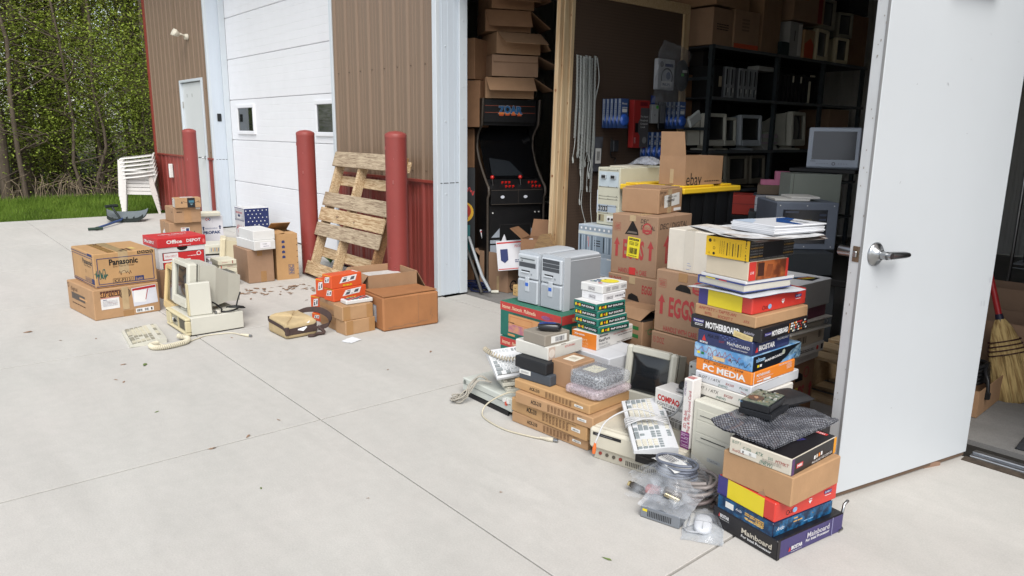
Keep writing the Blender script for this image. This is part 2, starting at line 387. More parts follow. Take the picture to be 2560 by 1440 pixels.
for x0, x1 in SEC:
    x = x0+.09
    while x < x1-.03:
        for z in (1.11, 2.03, 2.9): b.cyl((x, 3.659, z), (x, 3.651, z), .006, SCR, n=6)
        x += .229
b.box(-14.08, -14.03, 3.66, 10.8, 1.03, 4.7, BRN); b2.box(-14.08, -14.03, 3.66, 10.8, .02, 1.005, RDW)
b.obj('siding', bld); b2.obj('wainscot', bld)
b = B(); b.box(-14.10, -14.0, 3.628, 3.70, .01, 4.7, RDT, .004); b.obj('corner_trim', bld)
def jamb(x, y0, y1, z1):
    b = B()   # ribbed return of an opening, its outer edge and the bright end trim
    b.box(x-.05, x, y0, y1-.085, .012, z1, WTB, .003)
    for k in range(3):
        y = y0+.05+k*(y1-.085-y0-.07)/2.4; b.box(x, x+.0018, y, y+.014, .012, z1, WTB, .0008)
    b.box(x-.012, x+.018, y1-.085, y1, .012, z1, WTR, .003)
    b.box(x-.06, x+.002, y0-.006, y0+.03, .012, z1, WTR, .003)
    b.box(x-.001, x+.0015, y0+.03, y1-.086, 1.012, 1.018, SEAM)
    for k in range(14): b.cyl((x+.018, y1-.045, .22+k*.27), (x+.023, y1-.045, .22+k*.27), .006, WTR, n=6); b.cyl((x, y0+.09, .3+k*.62), (x+.006, y0+.09, .3+k*.62), .007, WTR, n=6)
    return b
jamb(-11.05, 3.652, 3.93, 3.95).obj('jamb_trim', bld); jamb(-5.22, 3.60, 3.91, 2.86).obj('jamb_trim', bld)
b = B(); b.box(-7.215, -7.165, 3.635, 3.95, .012, 3.95, WTR, .003); b.obj('jamb_trim', bld)
b = B(); b.box(-1.50, -1.44, 3.63, 3.91, .012, 2.86, WTR, .003); b.obj('jamb_trim', bld)
# interior shell
b = B(); siding(b, -14, 4.8, 0, 4.5, IWL, 10.8); b.box(-14.02, -13.98, 3.95, 10.8, 0, 4.5, IWL); b.box(4.76, 4.8, 3.7, 10.8, 0, 4.7, IWL)
for x0, x1, z in ((-13.98, -11.2, 0), (-7.1, -5.4, 0), (-1.44, -1.14, 0), (.02, 4.76, 0), (-11.2, -7.1, 3.95), (-5.4, -1.44, 2.88), (-1.14, .02, 2.2)): b.box(x0, x1, 3.70, 3.73, z, 4.5, IWL)
b.obj('interior_wall', bld)
b = B(); b.box(-14, 4.8, 3.7, 10.85, 4.5, 4.55, IWL); b.obj('ceiling', bld)
b = B(); b.add([(-14.5, 3.2, 4.72), (5.2, 3.2, 4.72), (5.2, 7.3, 5.6), (-14.5, 7.3, 5.6), (-14.5, 11.3, 4.72), (5.2, 11.3, 4.72)], [(0, 1, 2, 3), (3, 2, 5, 4)], RDT)
b.box(-14.5, 5.2, 3.1, 3.2, 4.55, 4.75, RDT); b.obj('roof', bld)
# sectional garage door with grooved panels
b = B(); JZ = [.012, .70, 1.30, 1.868, 2.436, 3.005, 3.573, 3.95]
for z0, z1 in zip(JZ, JZ[1:]):
    ps = [(3.96, z0+.003), (3.938, z0+.003), (3.93, z0+.010)]; n = max(2, round((z1-z0)/.095))
    for k in range(1, n):
        z = z0+(z1-z0)*k/n; ps += [(3.93, z-.004), (3.9318, z), (3.93, z+.004)]
    ps += [(3.93, z1-.008), (3.938, z1-.002), (3.96, z1-.002)]
    b.add([(x, p[0], p[1]) for x in (-11.03, -7.2) for p in ps], [(i, i+1, len(ps)+i+1, len(ps)+i)[::-1] for i in range(len(ps)-1)], GDW)
b.box(-11.03, -7.2, 3.945, 3.97, .0, .03, BLK); b.box(-11.03, -7.2, 3.97, 3.98, .0, 3.95, GDW)
gd = b.obj('garage_door', bld)
for x0, x1 in ((-10.75, -10.09), (-8.21, -7.55)):
    b = B(); z0, z1 = 1.385, 1.80
    b.box(x0, x1, 3.905, 3.935, z0, z0+.05, GDW, .006); b.box(x0, x1, 3.905, 3.935, z1-.05, z1, GDW, .006)
    b.box(x0, x0+.05, 3.905, 3.935, z0+.05, z1-.05, GDW, .006); b.box(x1-.05, x1, 3.905, 3.935, z0+.05, z1-.05, GDW, .006)
    b.box(x0+.05, x1-.05, 3.922, 3.928, z0+.05, z1-.05, M((30, 36, 36), .04, .1, 2, sp=.9)); b.obj('window', gd)
# far side door
b = B()
for q in ((-12.37, -12.32, 0, 2.19), (-11.35, -11.30, 0, 2.19), (-12.32, -11.35, 2.14, 2.19)): b.box(q[0], q[1], 3.625, 3.72, q[2]+.012, q[3], WTR, .004)
b.obj('door_frame', bld)
b = B(); b.box(-12.318, -11.352, 3.66, 3.70, .02, 2.138, DRW, .003)
for x in (-12.12, -11.88): b.box(x, x+.02, 3.6585, 3.66, 1.93, 1.98, M((150, 150, 145)))
sd = b.obj('door', bld, label='closed white side door with small lever handle')
b = B(); b.cyl((-11.43, 3.66, 1.03), (-11.43, 3.645, 1.03), .03, STEEL); b.tube([(-11.43, 3.65, 1.03), (-11.43, 3.60, 1.03), (-11.45, 3.59, 1.03), (-11.56, 3.595, 1.028)], .01, STEEL); b.obj('handle', sd)
for z in (.3, 1.1, 1.82):
    b = B(); b.cyl((-12.318, 3.655, z-.05), (-12.318, 3.655, z+.05), .012, M((170, 170, 166), .4)); b.obj('hinge', sd)
# open white swing door
ang = radians(-102.3); dl = .905
dr = bpy.data.objects.new('door', None); S.collection.objects.link(dr); dr.parent = bld; dr.location = (-.997, 3.646, 0); dr.rotation_euler = (0, 0, ang)
dr['label'] = 'white flush swing door standing wide open'
EDG = M((212, 214, 216), .5, .04, 12)
b = B(); b.box(.002, dl, -.058, 0, .028, 2.10, DOORW, .003, {'R': EDG, 'D': M((120, 100, 84))}); b.box(dl-.0005, dl+.0015, -.012, -.002, .03, 2.1, M((150, 150, 150)))
R_ = random.Random(3)
for i in range(22): b.box(dl+.001, dl+.0018, (y := -.052+.04*R_.random()), y+.003, (z := .4+1.6*R_.random()), z+R_.choice((.003, .005, .008)), M((158, 150, 142)))
fr = (V((dl, .0, .028)), V((-1, 0, 0)), V((0, 0, 1)), dl, 2.07)
for i in range(12): b.rec(fr, R_.uniform(.1, .95), R_.uniform(.05, .9), .02*R_.random(), .0012, M((170, 172, 176)), R_.uniform(-60, 60))
for x, z in ((.93, .345), (.955, .345), (.975, .395)): b.rec(fr, x, z, .008, .012, M((196, 200, 206)), 8)
b.obj('leaf', dr)
b = B(); hz = 1.015; hx = dl-.072
b.lathe([(.046, 0), (.046, .004), (.040, .010), (.024, .016), (.019, .03)], STEEL, 24); b.cyl((0, 0, .02), (0, 0, .052), .016, STEEL)
b.tube([(0, 0, .05), (-.03, 0, .056), (-.1, .002, .056), (-.125, .004, .054)], .012, STEEL, 10, [.015, .015, .013, .010]); b.cyl((-.004, 0, .052), (-.004, 0, .068), .012, STEEL)
b.obj('lever_handle', dr, (hx, 0, hz), (-pi/2, 0, 0))
b = B(); b.box(dl, dl+.002, -.042, -.014, hz-.03, hz+.03, M((150, 132, 112), .35, .1, 20, me=.8)); b.box(dl+.002, dl+.012, -.036, -.02, hz-.012, hz+.012, STEEL, .003); b.obj('latch_plate', dr)
b = B(); b.cyl((hx+.035, -.058, hz), (hx+.035, -.125, hz), .021, STEEL); b.obj('lever_handle', dr)
b = B(); b.box(.30, .58, -.0, .05, 2.02, 2.075, M((70, 72, 74), .5)); b.obj('door_closer', dr)
b = B(); b.box(.002, dl-.004, -.05, -.01, .008, .028, M((112, 92, 76), .8)); b.obj('door_sweep', dr)
b = B()
for q in ((-1.13, -1.07, 0, 2.1), (-.06, 0, 0, 2.1), (-1.13, 0, 2.1, 2.16)): b.box(q[0], q[1], 3.66, 3.80, q[2], q[3], WTR, .004)
b.obj('door_frame', bld)
b = B(); AL = M((190, 194, 200), .3, .1, 12, me=.9)
for y0, y1, z in ((3.655, 3.69, .012), (3.692, 3.72, .02), (3.722, 3.75, .012)): b.box(-.985, -.06, y0, y1, -.004, z, AL, .003)
b.box(-1.0, -.05, 3.60, 3.655, -.004, .004, M((76, 66, 56), .9, .4, 20)); b.obj('door_sill', bld)
b = B(); b.box(-.05, .05, -.02, .02, 0, .016, M((150, 120, 100), .8)); b.hull8([(-.05, -.02, .016), (.05, -.02, .016), (.05, .02, .016), (-.05, .02, .016)], [(-.05, -.02, .018), (.02, -.02, .024), (.02, .02, .024), (-.05, .02, .018)], M((150, 120, 100), .8))
b.obj('door_wedge', None, (-1.075, 3.42, 0), 70, label='small tan wedge under the open white door', category='door stop')
# fittings on the wall
t = thing('floodlight', 'white twin head floodlight high on the brown wall', 'wall light', (-11.84, 3.65, 2.80)); PW = M((232, 226, 208), .4)
b = B(); b.cyl((0, 0, 0), (0, -.06, 0), .065, PW, .055, 18); b.obj('base', t)
for sx, dz in ((-.05, .03), (.045, .005)):
    b = B(); b.tube([(sx*.4, -.05, .01), (sx, -.12, .03+dz), (sx*1.2, -.19, .02+dz)], .016, PW, 8); b.X = Matrix.Translation((sx*1.2, -.2, .02+dz)) @ Matrix.Rotation(radians(62), 4, 'X')
    b.lathe([(.02, -.03), (.05, 0), (.072, .06), (.075, .085), (.06, .082)], PW, 16); h = b.obj('lamp_head', t)
t.scale = (.72, .72, .72)
b = B(); b.box(-.03, .03, -.012, 0, -.055, .055, M((40, 42, 44), .4), .006); b.obj('card_reader', None, (-11.048, 3.765, 1.62), 90, label='small black card reader on the white door jamb', category='card reader')
t = thing('outlet_box', 'white weatherproof outlet boxes on the red wainscot behind the stacked chairs', 'outlet', (-13.18, 3.645, .755))
b = B(); b.box(-.06, .0, -.035, 0, -.10, .085, M((226, 216, 176), .4), .006); b.obj('box_body', t); b = B(); b.box(.004, .06, -.06, 0, -.115, .115, M((240, 240, 236), .4), .008); b.obj('cover', t)
# bollards
BOL = M((148, 66, 61), .45, .06, 5, sp=.4)
bo = thing('bollard', 'red steel bollard nearest the open bay, in front of the leaning pallet', 'bollard', (-5.24, 3.2, 0), 0, 'red bollards in front of the doors')
b = B(); b.lathe([(.0895, 0), (.0895, 1.415)], BOL, 32)
fr_ = random.Random(5)
for i in range(16):
    a = fr_.uniform(-2.6, .2); z = fr_.uniform(.1, 1.35); p = V((cos(a), sin(a), 0))*.0897; s_ = fr_.choice((.0015, .002, .004)); b.box(p.x-s_, p.x+s_, p.y-s_, p.y+s_, z, z+fr_.choice((.004, .01, .03)), M((172, 104, 100)))
b.lathe([(.0925, 0), (.0915, .012), (.0897, .02)], M((92, 66, 58), .9, .3, 30), 32); b.obj('post', bo); b = B(); b.lathe([(.0905, 1.40), (.0905, 1.425), (.082, 1.436), (.05, 1.45), (.006, 1.456)], M((152, 72, 66), .45), 32); b.obj('cap', bo)
bo2 = dup(bo, (-6.95, 3.2, 0), 0, 'red steel bollard in front of the white garage door, left of the pallet')
bo3 = dup(bo, (-10.6, 3.19, 0), 0, 'red steel bollard in front of the white side door')
# ================================================================ front piles
BIOB = M((30, 28, 32), .4, .12, 9, sp=.5); BIOP = M((66, 58, 112), .4, .06, 9, sp=.5); YEL = M((236, 214, 40), .38, .04, 9, sp=.5); RDB = M((214, 62, 52), .38, .05, 9, sp=.5); NAVY = M((28, 40, 78), .38, .1, 9, sp=.5)
INDI = M((62, 58, 128), .4, .06, 9, sp=.5); PAPW = M((226, 222, 214), .6, .04, 9); KRFW = M((214, 206, 190), .65, .05, 9); ORG = M((238, 138, 50), .45, .05, 8); SKY = M((92, 150, 205), .4, .15, 14, c2=(170, 205, 232)); TEALB = M((38, 118, 104), .42, .05, 9); GRN = M((44, 120, 60), .6, .05)
PEN = M((62, 54, 52), .7, .1); PENR = M((168, 66, 60), .7, .1); PENG = M((40, 110, 96), .7, .1); GOLD = M((216, 170, 84), .4, .3, 60); EGR = M((176, 66, 66), .7, .1, 20)
BRD = M((96, 60, 50), .5, .6, 60, c2=(40, 60, 48)); TXY = M((250, 240, 200)); MAR = M((96, 40, 62), .5)
# ---- pile nearest the camera, by the open white door
def a1(b, F, R, T):
    b.pol(F, [(.10, .62), (.125, .62), (.1125, .84)], RED)
    b.txt(F, 'BIOSTAR', .20, .72, .17, WHT, .145, bold=.03); b.txt(F, 'MAINBOARD FOR PC', .2, .55, .05, WHT, .15)
    b.txt(F, 'Mainboard', .70, .56, .26, M((214, 206, 190)), .45, bold=.02); b.txt(F, 'For Intel Processor', .70, .28, .13, WHT, .45, bold=.02)
    b.rec(R, .02, .5, .04, .98, BIOB); b.rec(R, .82, .5, .012, .98, M((150, 150, 190))); b.pol(R, [(.16, .22), (.20, .22), (.18, .46)], RED)
    b.txt(R, 'BIOSTAR', .285, .36, .19, WHT, .16, bold=.03); b.txt(R, 'MAINBOARD FOR PC', .28, .17, .05, WHT, .16)
    b.txt(R, 'Mainboard', .60, .66, .28, M((206, 204, 214)), .34, bold=.02); b.txt(R, 'For Intel Processor', .60, .38, .14, WHT, .36, bold=.02)
carton('motherboard_box', 'black and violet box lettered Mainboard, bottom of the stack by the white door', 'box', (-1.114, 2.182), 0, (.294, .381, .076), -8, BIOB, a1, 'stacked printed boxes', {'R': BIOP, 'T': BIOB})
def a2(b, F, R, T):
    b.rec(F, .5, .5, .99, .98, M((24, 52, 84), .35, .3, 30, c2=(36, 96, 140)));
    b.box(-.212, -.175, -.0022, -.0009, .018, .04, LBL)
    b.txt(F, 'Arido', .40, .6, .22, WHT, .11, sh=.4); b.lines(F, .68, .5, .34, .5, 4, GOLD, 5, .7); b.lines(F, .68, .3, .3, .2, 2, M((236, 206, 140)), 8, .7)
    b.rec(R, .5, .5, .99, .98, M((24, 46, 74), .35, .3, 30, c2=(40, 110, 160))); b.txt(R, 'Arido', .12, .5, .3, WHT, .12, sh=.4); b.lines(R, .5, .62, .34, .5, 4, GOLD, 9, .7); b.lines(R, .55, .24, .4, .2, 2, SKY, 3, .6)
carton('motherboard_box', 'dark blue box with gold picture, second from the ground beside the white door', 'box', (-1.141, 2.19), .0765, (.25, .333, .052), -8.5, NAVY, a2, 'stacked printed boxes')
def a3(b, F, R, T):
    b.rec(F, .09, .5, .18, .985, INDI); b.rec(F, .50, .5, .64, .985, YEL)
    b.ring(R, .2, .30, .009, .002, BLK); b.txt(R, 'CE', .25, .3, .16, BLK, .05); b.disc(R, .31, .32, .010, SKY, sx=1.2); b.pol(R, [(.52, .5), (.58, .5), (.55, .32)], WHT); b.rec(R, .84, .62, .12, .18, INDI); b.txt(R, 'SUPER 7', .84, .62, .10, WHT, .1); b.rec(R, .84, .44, .10, .03, WHT); b.rec(R, .55, .58, .05, .04, WHT)
carton('motherboard_box', 'red box with wide yellow panel under a plain brown box, stack by the white door', 'box', (-1.141, 2.194), .129, (.26, .347, .074), -8.9, RDB, a3, 'stacked printed boxes')
carton('cardboard_box', 'plain brown box in the middle of the stack by the white door', 'box', (-1.094, 2.207), .2035, (.286, .307, .110), -3.4, CB1, lambda b, F, R, T: (b.rec(F, .62, .12, .006, .2, CB5), b.pol(F, [(.55, 0), (.66, 0), (.63, .16), (.58, .1)], CB3)))
def a5(b, F, R, T):
    b.txt(F, 'SLOT 1', .12, .80, .17, PENG, .14, sh=.2); b.txt(F, 'C 370', .30, .62, .17, PENG, .13); b.txt(F, 'ATX', .50, .62, .22, PENG, .12, sh=.2); b.txt(F, '515', .68, .58, .18, PENG, .07); b.txt(F, 'MTMKT', .86, .55, .2, PENR, .2, sh=.2); b.txt(F, 'Xcel/2000', .16, .30, .16, PENR, .2, sh=.2); b.txt(F, '(NEW)', .62, .22, .24, PENG, .2, sh=.1)
    b.rec(F, .33, .42, .26, .26, LBL); b.bars(F, .33, .38, .2, .14, BLK, 20); b.lines(F, .7, .36, .3, .2, 4, M((150, 140, 130)), 4, .3)
    b.rec(R, .5, .5, .99, .98, BIOB); b.rec(R, .03, .5, .055, .97, M((92, 64, 110))); b.rec(R, .965, .5, .06, .98, M((236, 160, 40))); b.rec(R, .17, .45, .14, .26, RED); b.txt(R, 'MSI', .17, .45, .16, WHT, .1, bold=.03)
    for k in range(8): b.rec(R, .50+.05*k, .42+.018*k, .035, .22, (WHT, KRFW, ORG)[k % 3])
    b.txt(R, 'MAIN BOARD FOR COMPUTER', .68, .16, .15, WHT, .46, ang=1); b.rec(T, .5, .5, .98, .98, BIOB)
    for k in range(4): b.pol(T, [(.3+.12*k, .5), (.36+.12*k, .5), (.42+.12*k, .62), (.3+.12*k, .62)], (YEL, INDI)[k % 2])
    b.rec(T, .8, .93, .2, .06, RED); b.txt(T, 'MSI', .8, .93, .04, WHT, .12)
carton('motherboard_box', 'box with handwritten cream end and black side under the grid patterned bag', 'box', (-1.107, 2.211), .3135, (.245, .313, .063), -.5, KRFW, a5, 'stacked printed boxes')
# antistatic bag with grid print
t = thing('antistatic_bag', 'grey grid patterned antistatic bag lying on top of the stack by the white door', 'bag', (-1.305, 2.445, .377), 0)
GRD = bpy.data.materials.new('grid_film'); GRD.use_nodes = True; nt = GRD.node_tree; N, L = nt.nodes, nt.links; pb = N['Principled BSDF']
pb.inputs['Roughness'].default_value = .22; pb.inputs['Specular IOR Level'].default_value = .8
tc = N.new('ShaderNodeTexCoord'); mp = N.new('ShaderNodeMapping'); mp.inputs['Rotation'].default_value = (0, 0, radians(38)); L.new(tc.outputs['Object'], mp.inputs['Vector'])
bk = N.new('ShaderNodeTexBrick'); bk.offset = 0; bk.inputs['Scale'].default_value = 58; bk.inputs['Mortar Size'].default_value = .07; bk.inputs['Brick Width'].default_value = .55; bk.inputs['Row Height'].default_value = .55
bk.inputs['Color1'].default_value = (.19, .195, .215, 1); bk.inputs['Color2'].default_value = (.10, .105, .125, 1); bk.inputs['Mortar'].default_value = (.018, .018, .02, 1); L.new(mp.outputs[0], bk.inputs['Vector']); L.new(bk.outputs['Color'], pb.inputs['Base Color'])
def pad(u, v):
    x, y = (u-.5)*.27, (v-.5)*.43; e = (1-abs(2*u-1)**4)*(1-abs(2*v-1)**4)
    n = noise.noise(V((u*5, v*6, .3))); return V((x+.01*n, y+.012*noise.noise(V((u*4, v*4, 2))), .010+.020*e+.014*n*(.4+e)+.006*abs(noise.noise(V((u*14, v*13, 5))))+.008*(max(0, v-.78)/.22)**2+.02*(max(0, .15-u)/.15)**2))
b = B(); b.grid(pad, 26, 34, GRD); b.X = None; b.grid(lambda u, v: pad(u, v)*1-V((0, 0, .006)), 26, 34, GRD); b.obj('bag_film', t, rot=-4)
# hard drives and black pouch
t = thing('hard_drive', 'black hard drive with open circuit board on top of the stack by the white door', 'hard drive', (-1.30, 2.375, .428), 8)
HD = M((34, 36, 40), .35, .2, 30); PCB = M((92, 110, 96), .4, .3, 60, c2=(140, 142, 126))
b = B(); b.box(-.115, .015, 0, .17, -.014, .008, HD, .002); b.box(-.112, 0, .002, .165, .010, .038, HD, .002); b.box(-.001, .001, .02, .16, .012, .034, STEEL); b.obj('case', t)
b = B(); b.box(-.108, -.004, .006, .16, .038, .041, PCB); b.cyl((-.07, .05, .041), (-.07, .05, .044), .030, M((130, 120, 112), .35, me=.7), n=24); b.cyl((-.07, .05, .044), (-.07, .05, .047), .008, M((190, 150, 120)))
for i in range(46):
    x, y = RND.uniform(-.105, -.01), RND.uniform(.01, .155)
    if (x+.07)**2+(y-.05)**2 > .0011: b.box(x, x+RND.uniform(.002, .011), y, y+RND.uniform(.002, .012), .041, .041+RND.uniform(.001, .004), RND.choice((BLK, M((196, 194, 184)), M((170, 172, 166)), M((70, 70, 66)), M((150, 140, 110)))))
b.box(-.112, -.103, .002, .012, .030, .036, SKY); b.obj('circuit_board', t)
b = B()
def pil(u, v, a, c, h):
    e = (max(0, 1-abs(2*u-1)**5)*max(0, 1-abs(2*v-1)**5))**.5
    return e
for sg in (1, -1): b.grid((lambda sg: lambda u, v: V(((u-.5)*.13, (v-.5)*.20, .02+sg*.018*pil(u, v, 0, 0, 0))))(sg), 12, 12, M((44, 44, 46), .6, .2, 30, bump=.2))
b.obj('pouch', None, (-1.36, 2.60, .412), -12, label='black padded pouch behind the bare hard drive', category='pouch')
# chrome bracket behind the pile
t = B(); t.tube([(0, 0, 0), (.0, .01, .04), (0, .02, .08), (0, .05, .085)], .006, STEEL); t.tube([(0, 0, 0), (.01, .0, -.008), (.01, -.03, -.008)], .006, STEEL)
t.obj('chrome_bracket', None, (-1.075, 2.565, .014), 0, label='thin chrome bracket leaning behind the bottom boxes by the white door', category='bracket')
# ---- tall stack beside it, standing on a mini tower computer
BX = -1.47
t = thing('computer_tower', 'beige mini tower computer carrying the tall stack of motherboard boxes', 'computer', (-1.452, 2.43, 0), -1.5)
b = B(); b.box(-.205, 0, .012, .41, .008, .378, M((206, 204, 192), .5, .04, 6, bump=.05), .003); b.obj('case', t)
b = B(); b.box(-.21, .005, -.012, .012, .006, .38, BEI, .007); b.box(-.185, -.02, -.0145, -.012, .30, .345, BEI, .002); b.box(-.185, -.02, -.0145, -.012, .245, .295, BEI, .002); b.box(-.17, -.05, -.016, -.0145, .318, .321, M((90, 90, 86))); b.box(-.185, -.02, -.0145, -.012, .205, .24, BEI, .002); b.box(-.16, -.04, -.0155, -.0145, .222, .226, M((70, 70, 68)))
fr = (V((-.21, -.012, .006)), V((1, 0, 0)), V((0, 0, 1)), .215, .374)
b.rec(fr, .55, .36, .3, .045, M((196, 200, 198))); b.txt(fr, 'TurboTower', .55, .36, .022, PEN, .2)
for k in range(7): b.rec(fr, .60+.04*(k % 2), .05+.025*k, .16, .008, M((90, 92, 90)), 25)
for k in range(3): b.rec(fr, .86, .42+.05*k, .07, .018, M((178, 182, 180)))
b.obj('front_bezel', t); b = B(); b.box(-.10, -.05, -.017, -.012, .33, .338, M((120, 150, 120))); b.obj('drive_button', t)
def slot(top):
    def f(b, F, R, T):
        b.txt(F, 'SLOT 1 / ATX', .27, .58, .26, PEN, .40, sh=.25); b.txt(F, 'BX200', .64, .55, .22, PENR, .14, sh=.2); b.txt(F, 'PC100', .88, .58, .2, PENG, .14, sh=.1); b.txt(F, '(NEW)', .52, .25, .2, PENG, .16, sh=.2)
        if top: b.rec(F, .88, .2, .1, .04, PENR, -12)
        b.rec(R, .3, .93, .5, .04, M((170, 160, 150)), 1)
    return f
carton('motherboard_box', 'white box lettered SLOT 1 ATX standing directly on the mini tower computer', 'box', (-1.437, 2.483), .381, (.285, .315, .054), -1.4, PAPW, slot(0), 'stacked printed boxes')
carton('motherboard_box', 'white box lettered SLOT 1 ATX under the orange box', 'box', (-1.442, 2.487), .4355, (.267, .365, .045), -.6, M((216, 218, 222), .55, .04, 9), slot(1), 'stacked printed boxes')
def a8(b, F, R, T):
    b.txt(F, 'PC MEDIA', .52, .42, .46, WHT, .76, bold=.03); b.txt(F, '515   SOCKET 7  5598', .5, .86, .16, PEN, .7, sh=.2)
    b.rec(R, .04, .5, .012, .96, WHT); b.txt(R, 'MOTHER BOARD', .25, .66, .2, WHT, .3, bold=.02); b.txt(R, 'We Offer the Best Quality And Service', .29, .42, .1, WHT, .38); b.rec(R, .34, .2, .16, .18, WHT); b.lines(R, .85, .62, .12, .4, 4, WHT, 3, .3); b.rec(R, .18, .2, .12, .08, WHT); b.txt(R, 'PENTIUM MMX BOARD', .75, .9, .12, WHT, .3)
carton('motherboard_box', 'orange box lettered PC MEDIA in the tall stack', 'box', (-1.445, 2.49), .481, (.27, .316, .055), -1.7, ORG, a8, 'stacked printed boxes')
def a9(b, F, R, T):
    b.scrawl(F, .42, .66, .8, .5, PENR, 4, .0016, 26); b.scrawl(F, .8, .35, .35, .5, PEN, 6, .0016, 20); b.rec(F, .45, .28, .2, .24, M((226, 196, 150))); b.txt(F, 'SIS GCT-8', .45, .42, .2, PENR, .4, sh=.2); b.txt(F, '5571 AT', .4, .18, .2, M((60, 90, 150)), .3, sh=.2)
    for k, c in enumerate((YEL, GRN)): b.rec(F, .09+.07*k, .38, .05, .16, c)
    b.rec(R, .5, .5, .99, .985, M((20, 26, 34), .35, .2)); b.txt(R, 'alton', .15, .72, .28, SKY, .18, bold=.03); b.txt(R, 'MAINBOARD', .42, .55, .15, WHT, .36, bold=.02, ang=3); b.pol(R, [(.55, .02), (.995, .02), (.995, .98), (.78, .62), (.68, .3)], M((56, 96, 128), .4, .5, 70, c2=(150, 180, 196))); b.disc(R, .62, .72, .011, M((170, 176, 160))); b.pol(R, [(.55, .02), (.80, .02), (.90, .35), (.72, .3)], SKY)
    for k, c in enumerate((YEL, WHT, GRN)): b.rec(R, .11+.05*k, .3, .04, .16, c)
carton('motherboard_box', 'pale blue and black box with scribbled red writing in the tall stack', 'box', (-1.447, 2.49), .5365, (.279, .363, .064), -.8, SKY, a9, 'stacked printed boxes')
def a10(b, F, R, T):
    b.pol(F, [(.09, .28), (.17, .28), (.13, .72)], RED); b.txt(F, 'BIOSTAR', .13, .16, .14, WHT, .15, bold=.03); b.txt(F, 'PGA 370', .30, .72, .24, M((20, 20, 30)), .2, sh=.2); b.txt(F, 'SLOT', .46, .5, .16, PENR, .1, sh=.2); b.txt(F, 'MAINBOARD', .76, .52, .24, WHT, .40); b.txt(F, 'for personal computer', .78, .24, .11, WHT, .30)
    for i in range(9):
        for j in range(5):
            if (i+j) % 2 and i > j: b.rec(F, .40+.04*i, .95-.12*j, .028, .08, M((96, 110, 160)), 12)
    b.pol(R, [(.07, .22), (.15, .22), (.11, .62)], RED); b.txt(R, 'BIOSTAR', .38, .46, .36, WHT, .42, bold=.04); b.txt(R, 'MAINBOARD', .80, .72, .18, WHT, .3); b.lines(R, .8, .2, .3, .2, 3, M((90, 100, 150)), 7, .4)
carton('motherboard_box', 'dark blue BIOSTAR box with red emblem in the tall stack', 'box', (-1.452, 2.487), .601, (.259, .277, .058), -.9, M((42, 52, 96), .4, .08, 9, sp=.5), a10, 'stacked printed boxes')
def a11(b, F, R, T):
    b.rec(F, .12, .62, .16, .26, INDI); b.txt(F, 'Transcend', .12, .64, .15, WHT, .14, bold=.02); b.lines(F, .13, .36, .12, .2, 2, WHT, 2, .4); b.txt(F, 'MOTHERBOARD', .47, .46, .46, WHT, .48, bold=.035); b.txt(F, 'Reliability', .84, .55, .2, M((210, 206, 220)), .14, sh=.3)
    b.rec(R, .13, .55, .14, .22, INDI); b.txt(R, 'Transcend', .13, .55, .12, WHT, .12); b.txt(R, 'MOTHERBOARD', .38, .50, .36, WHT, .34, bold=.035); b.rec(R, .575, .5, .012, .7, ORG, -8)
    for i in range(11):
        for j in range(4): b.rec(R, .62+.033*i, .22+.19*j, RND.uniform(.012, .03), .12, RND.choice((RED, WHT, ORG, M((90, 100, 96)), M((60, 66, 64)), TXY)))
def p11(t, F, R, T, s): patch(t, 'note_label', F, .76, .22, .26, .42, M((226, 206, 150), .7), lambda b, f: b.lines(f, .5, .5, .8, .6, 3, M((190, 160, 110)), 1, .3), -8)
carton('motherboard_box', 'black box lettered MOTHERBOARD with torn tan note in the tall stack', 'box', (-1.423, 2.496), .6595, (.329, .365, .057), .5, BIOB, a11, 'stacked printed boxes', parts=p11)
carton('motherboard_box', 'plain brown box with red handwriting INTEL SOCKET 7 in the tall stack', 'box', (-1.446, 2.486), .717, (.295, .367, .047), -3.1, CB1, lambda b, F, R, T: (b.txt(F, 'AMPTRTY - TAPTE-AN', .38, .74, .28, PENR, .62, sh=.2), b.txt(F, 'INTEL', .24, .34, .26, PENR, .12), b.txt(F, 'SOCKET 7', .52, .30, .26, PENR, .24, sh=.1), b.txt(F, 'ATX', .86, .4, .24, PENR, .09)), 'stacked printed boxes')
def a13(b, F, R, T):
    a3(b, F, R, T); b.frame(R, .78, .94, .2, .08, .001, M((120, 60, 56)))
carton('motherboard_box', 'red box with wide yellow panel under the blue hardback book, tall stack', 'box', (-1.47, 2.492), .765, (.26, .371, .068), -3.7, RDB, a13, 'stacked printed boxes')
b = B(); b.grid(lambda u, v: V((-.31+.33*u, -.02+.34*v, .003+.006*noise.noise(V((u*3, v*3, 1)))-.012*(1-u)**3)), 10, 10, M((232, 236, 240), .35)); b.grid(lambda u, v: V((-.31+.33*u, -.02+.34*v, .0015+.006*noise.noise(V((u*3, v*3, 1)))-.012*(1-u)**3)), 10, 10, M((90, 130, 190), .35))
b.obj('folder', None, (-1.475, 2.475, .838), -8, label='thin glossy white folder sticking out below the blue hardback book', category='folder')
t = thing('book', 'thick hardback book with blue cover under a white catalogue in the tall stack', 'book', (-1.505, 2.478, .849), -9.2); BC = M((58, 74, 142), .35, .05)
b = B(); b.box(-.245, 0, 0, .285, 0, .004, BC, .001); b.box(-.245, 0, 0, .285, .030, .034, BC, .001); b.box(-.247, -.241, 0, .285, 0, .034, BC, .002); b.box(-.2, -.15, -.001, 0, .0305, .0343, YEL); b.box(-.13, -.09, -.001, 0, .0305, .0343, RED); b.obj('cover', t)
b = B(); PGE = M((224, 220, 208), .8, .06, 3); b.box(-.24, -.004, .005, .28, .004, .030, PGE)
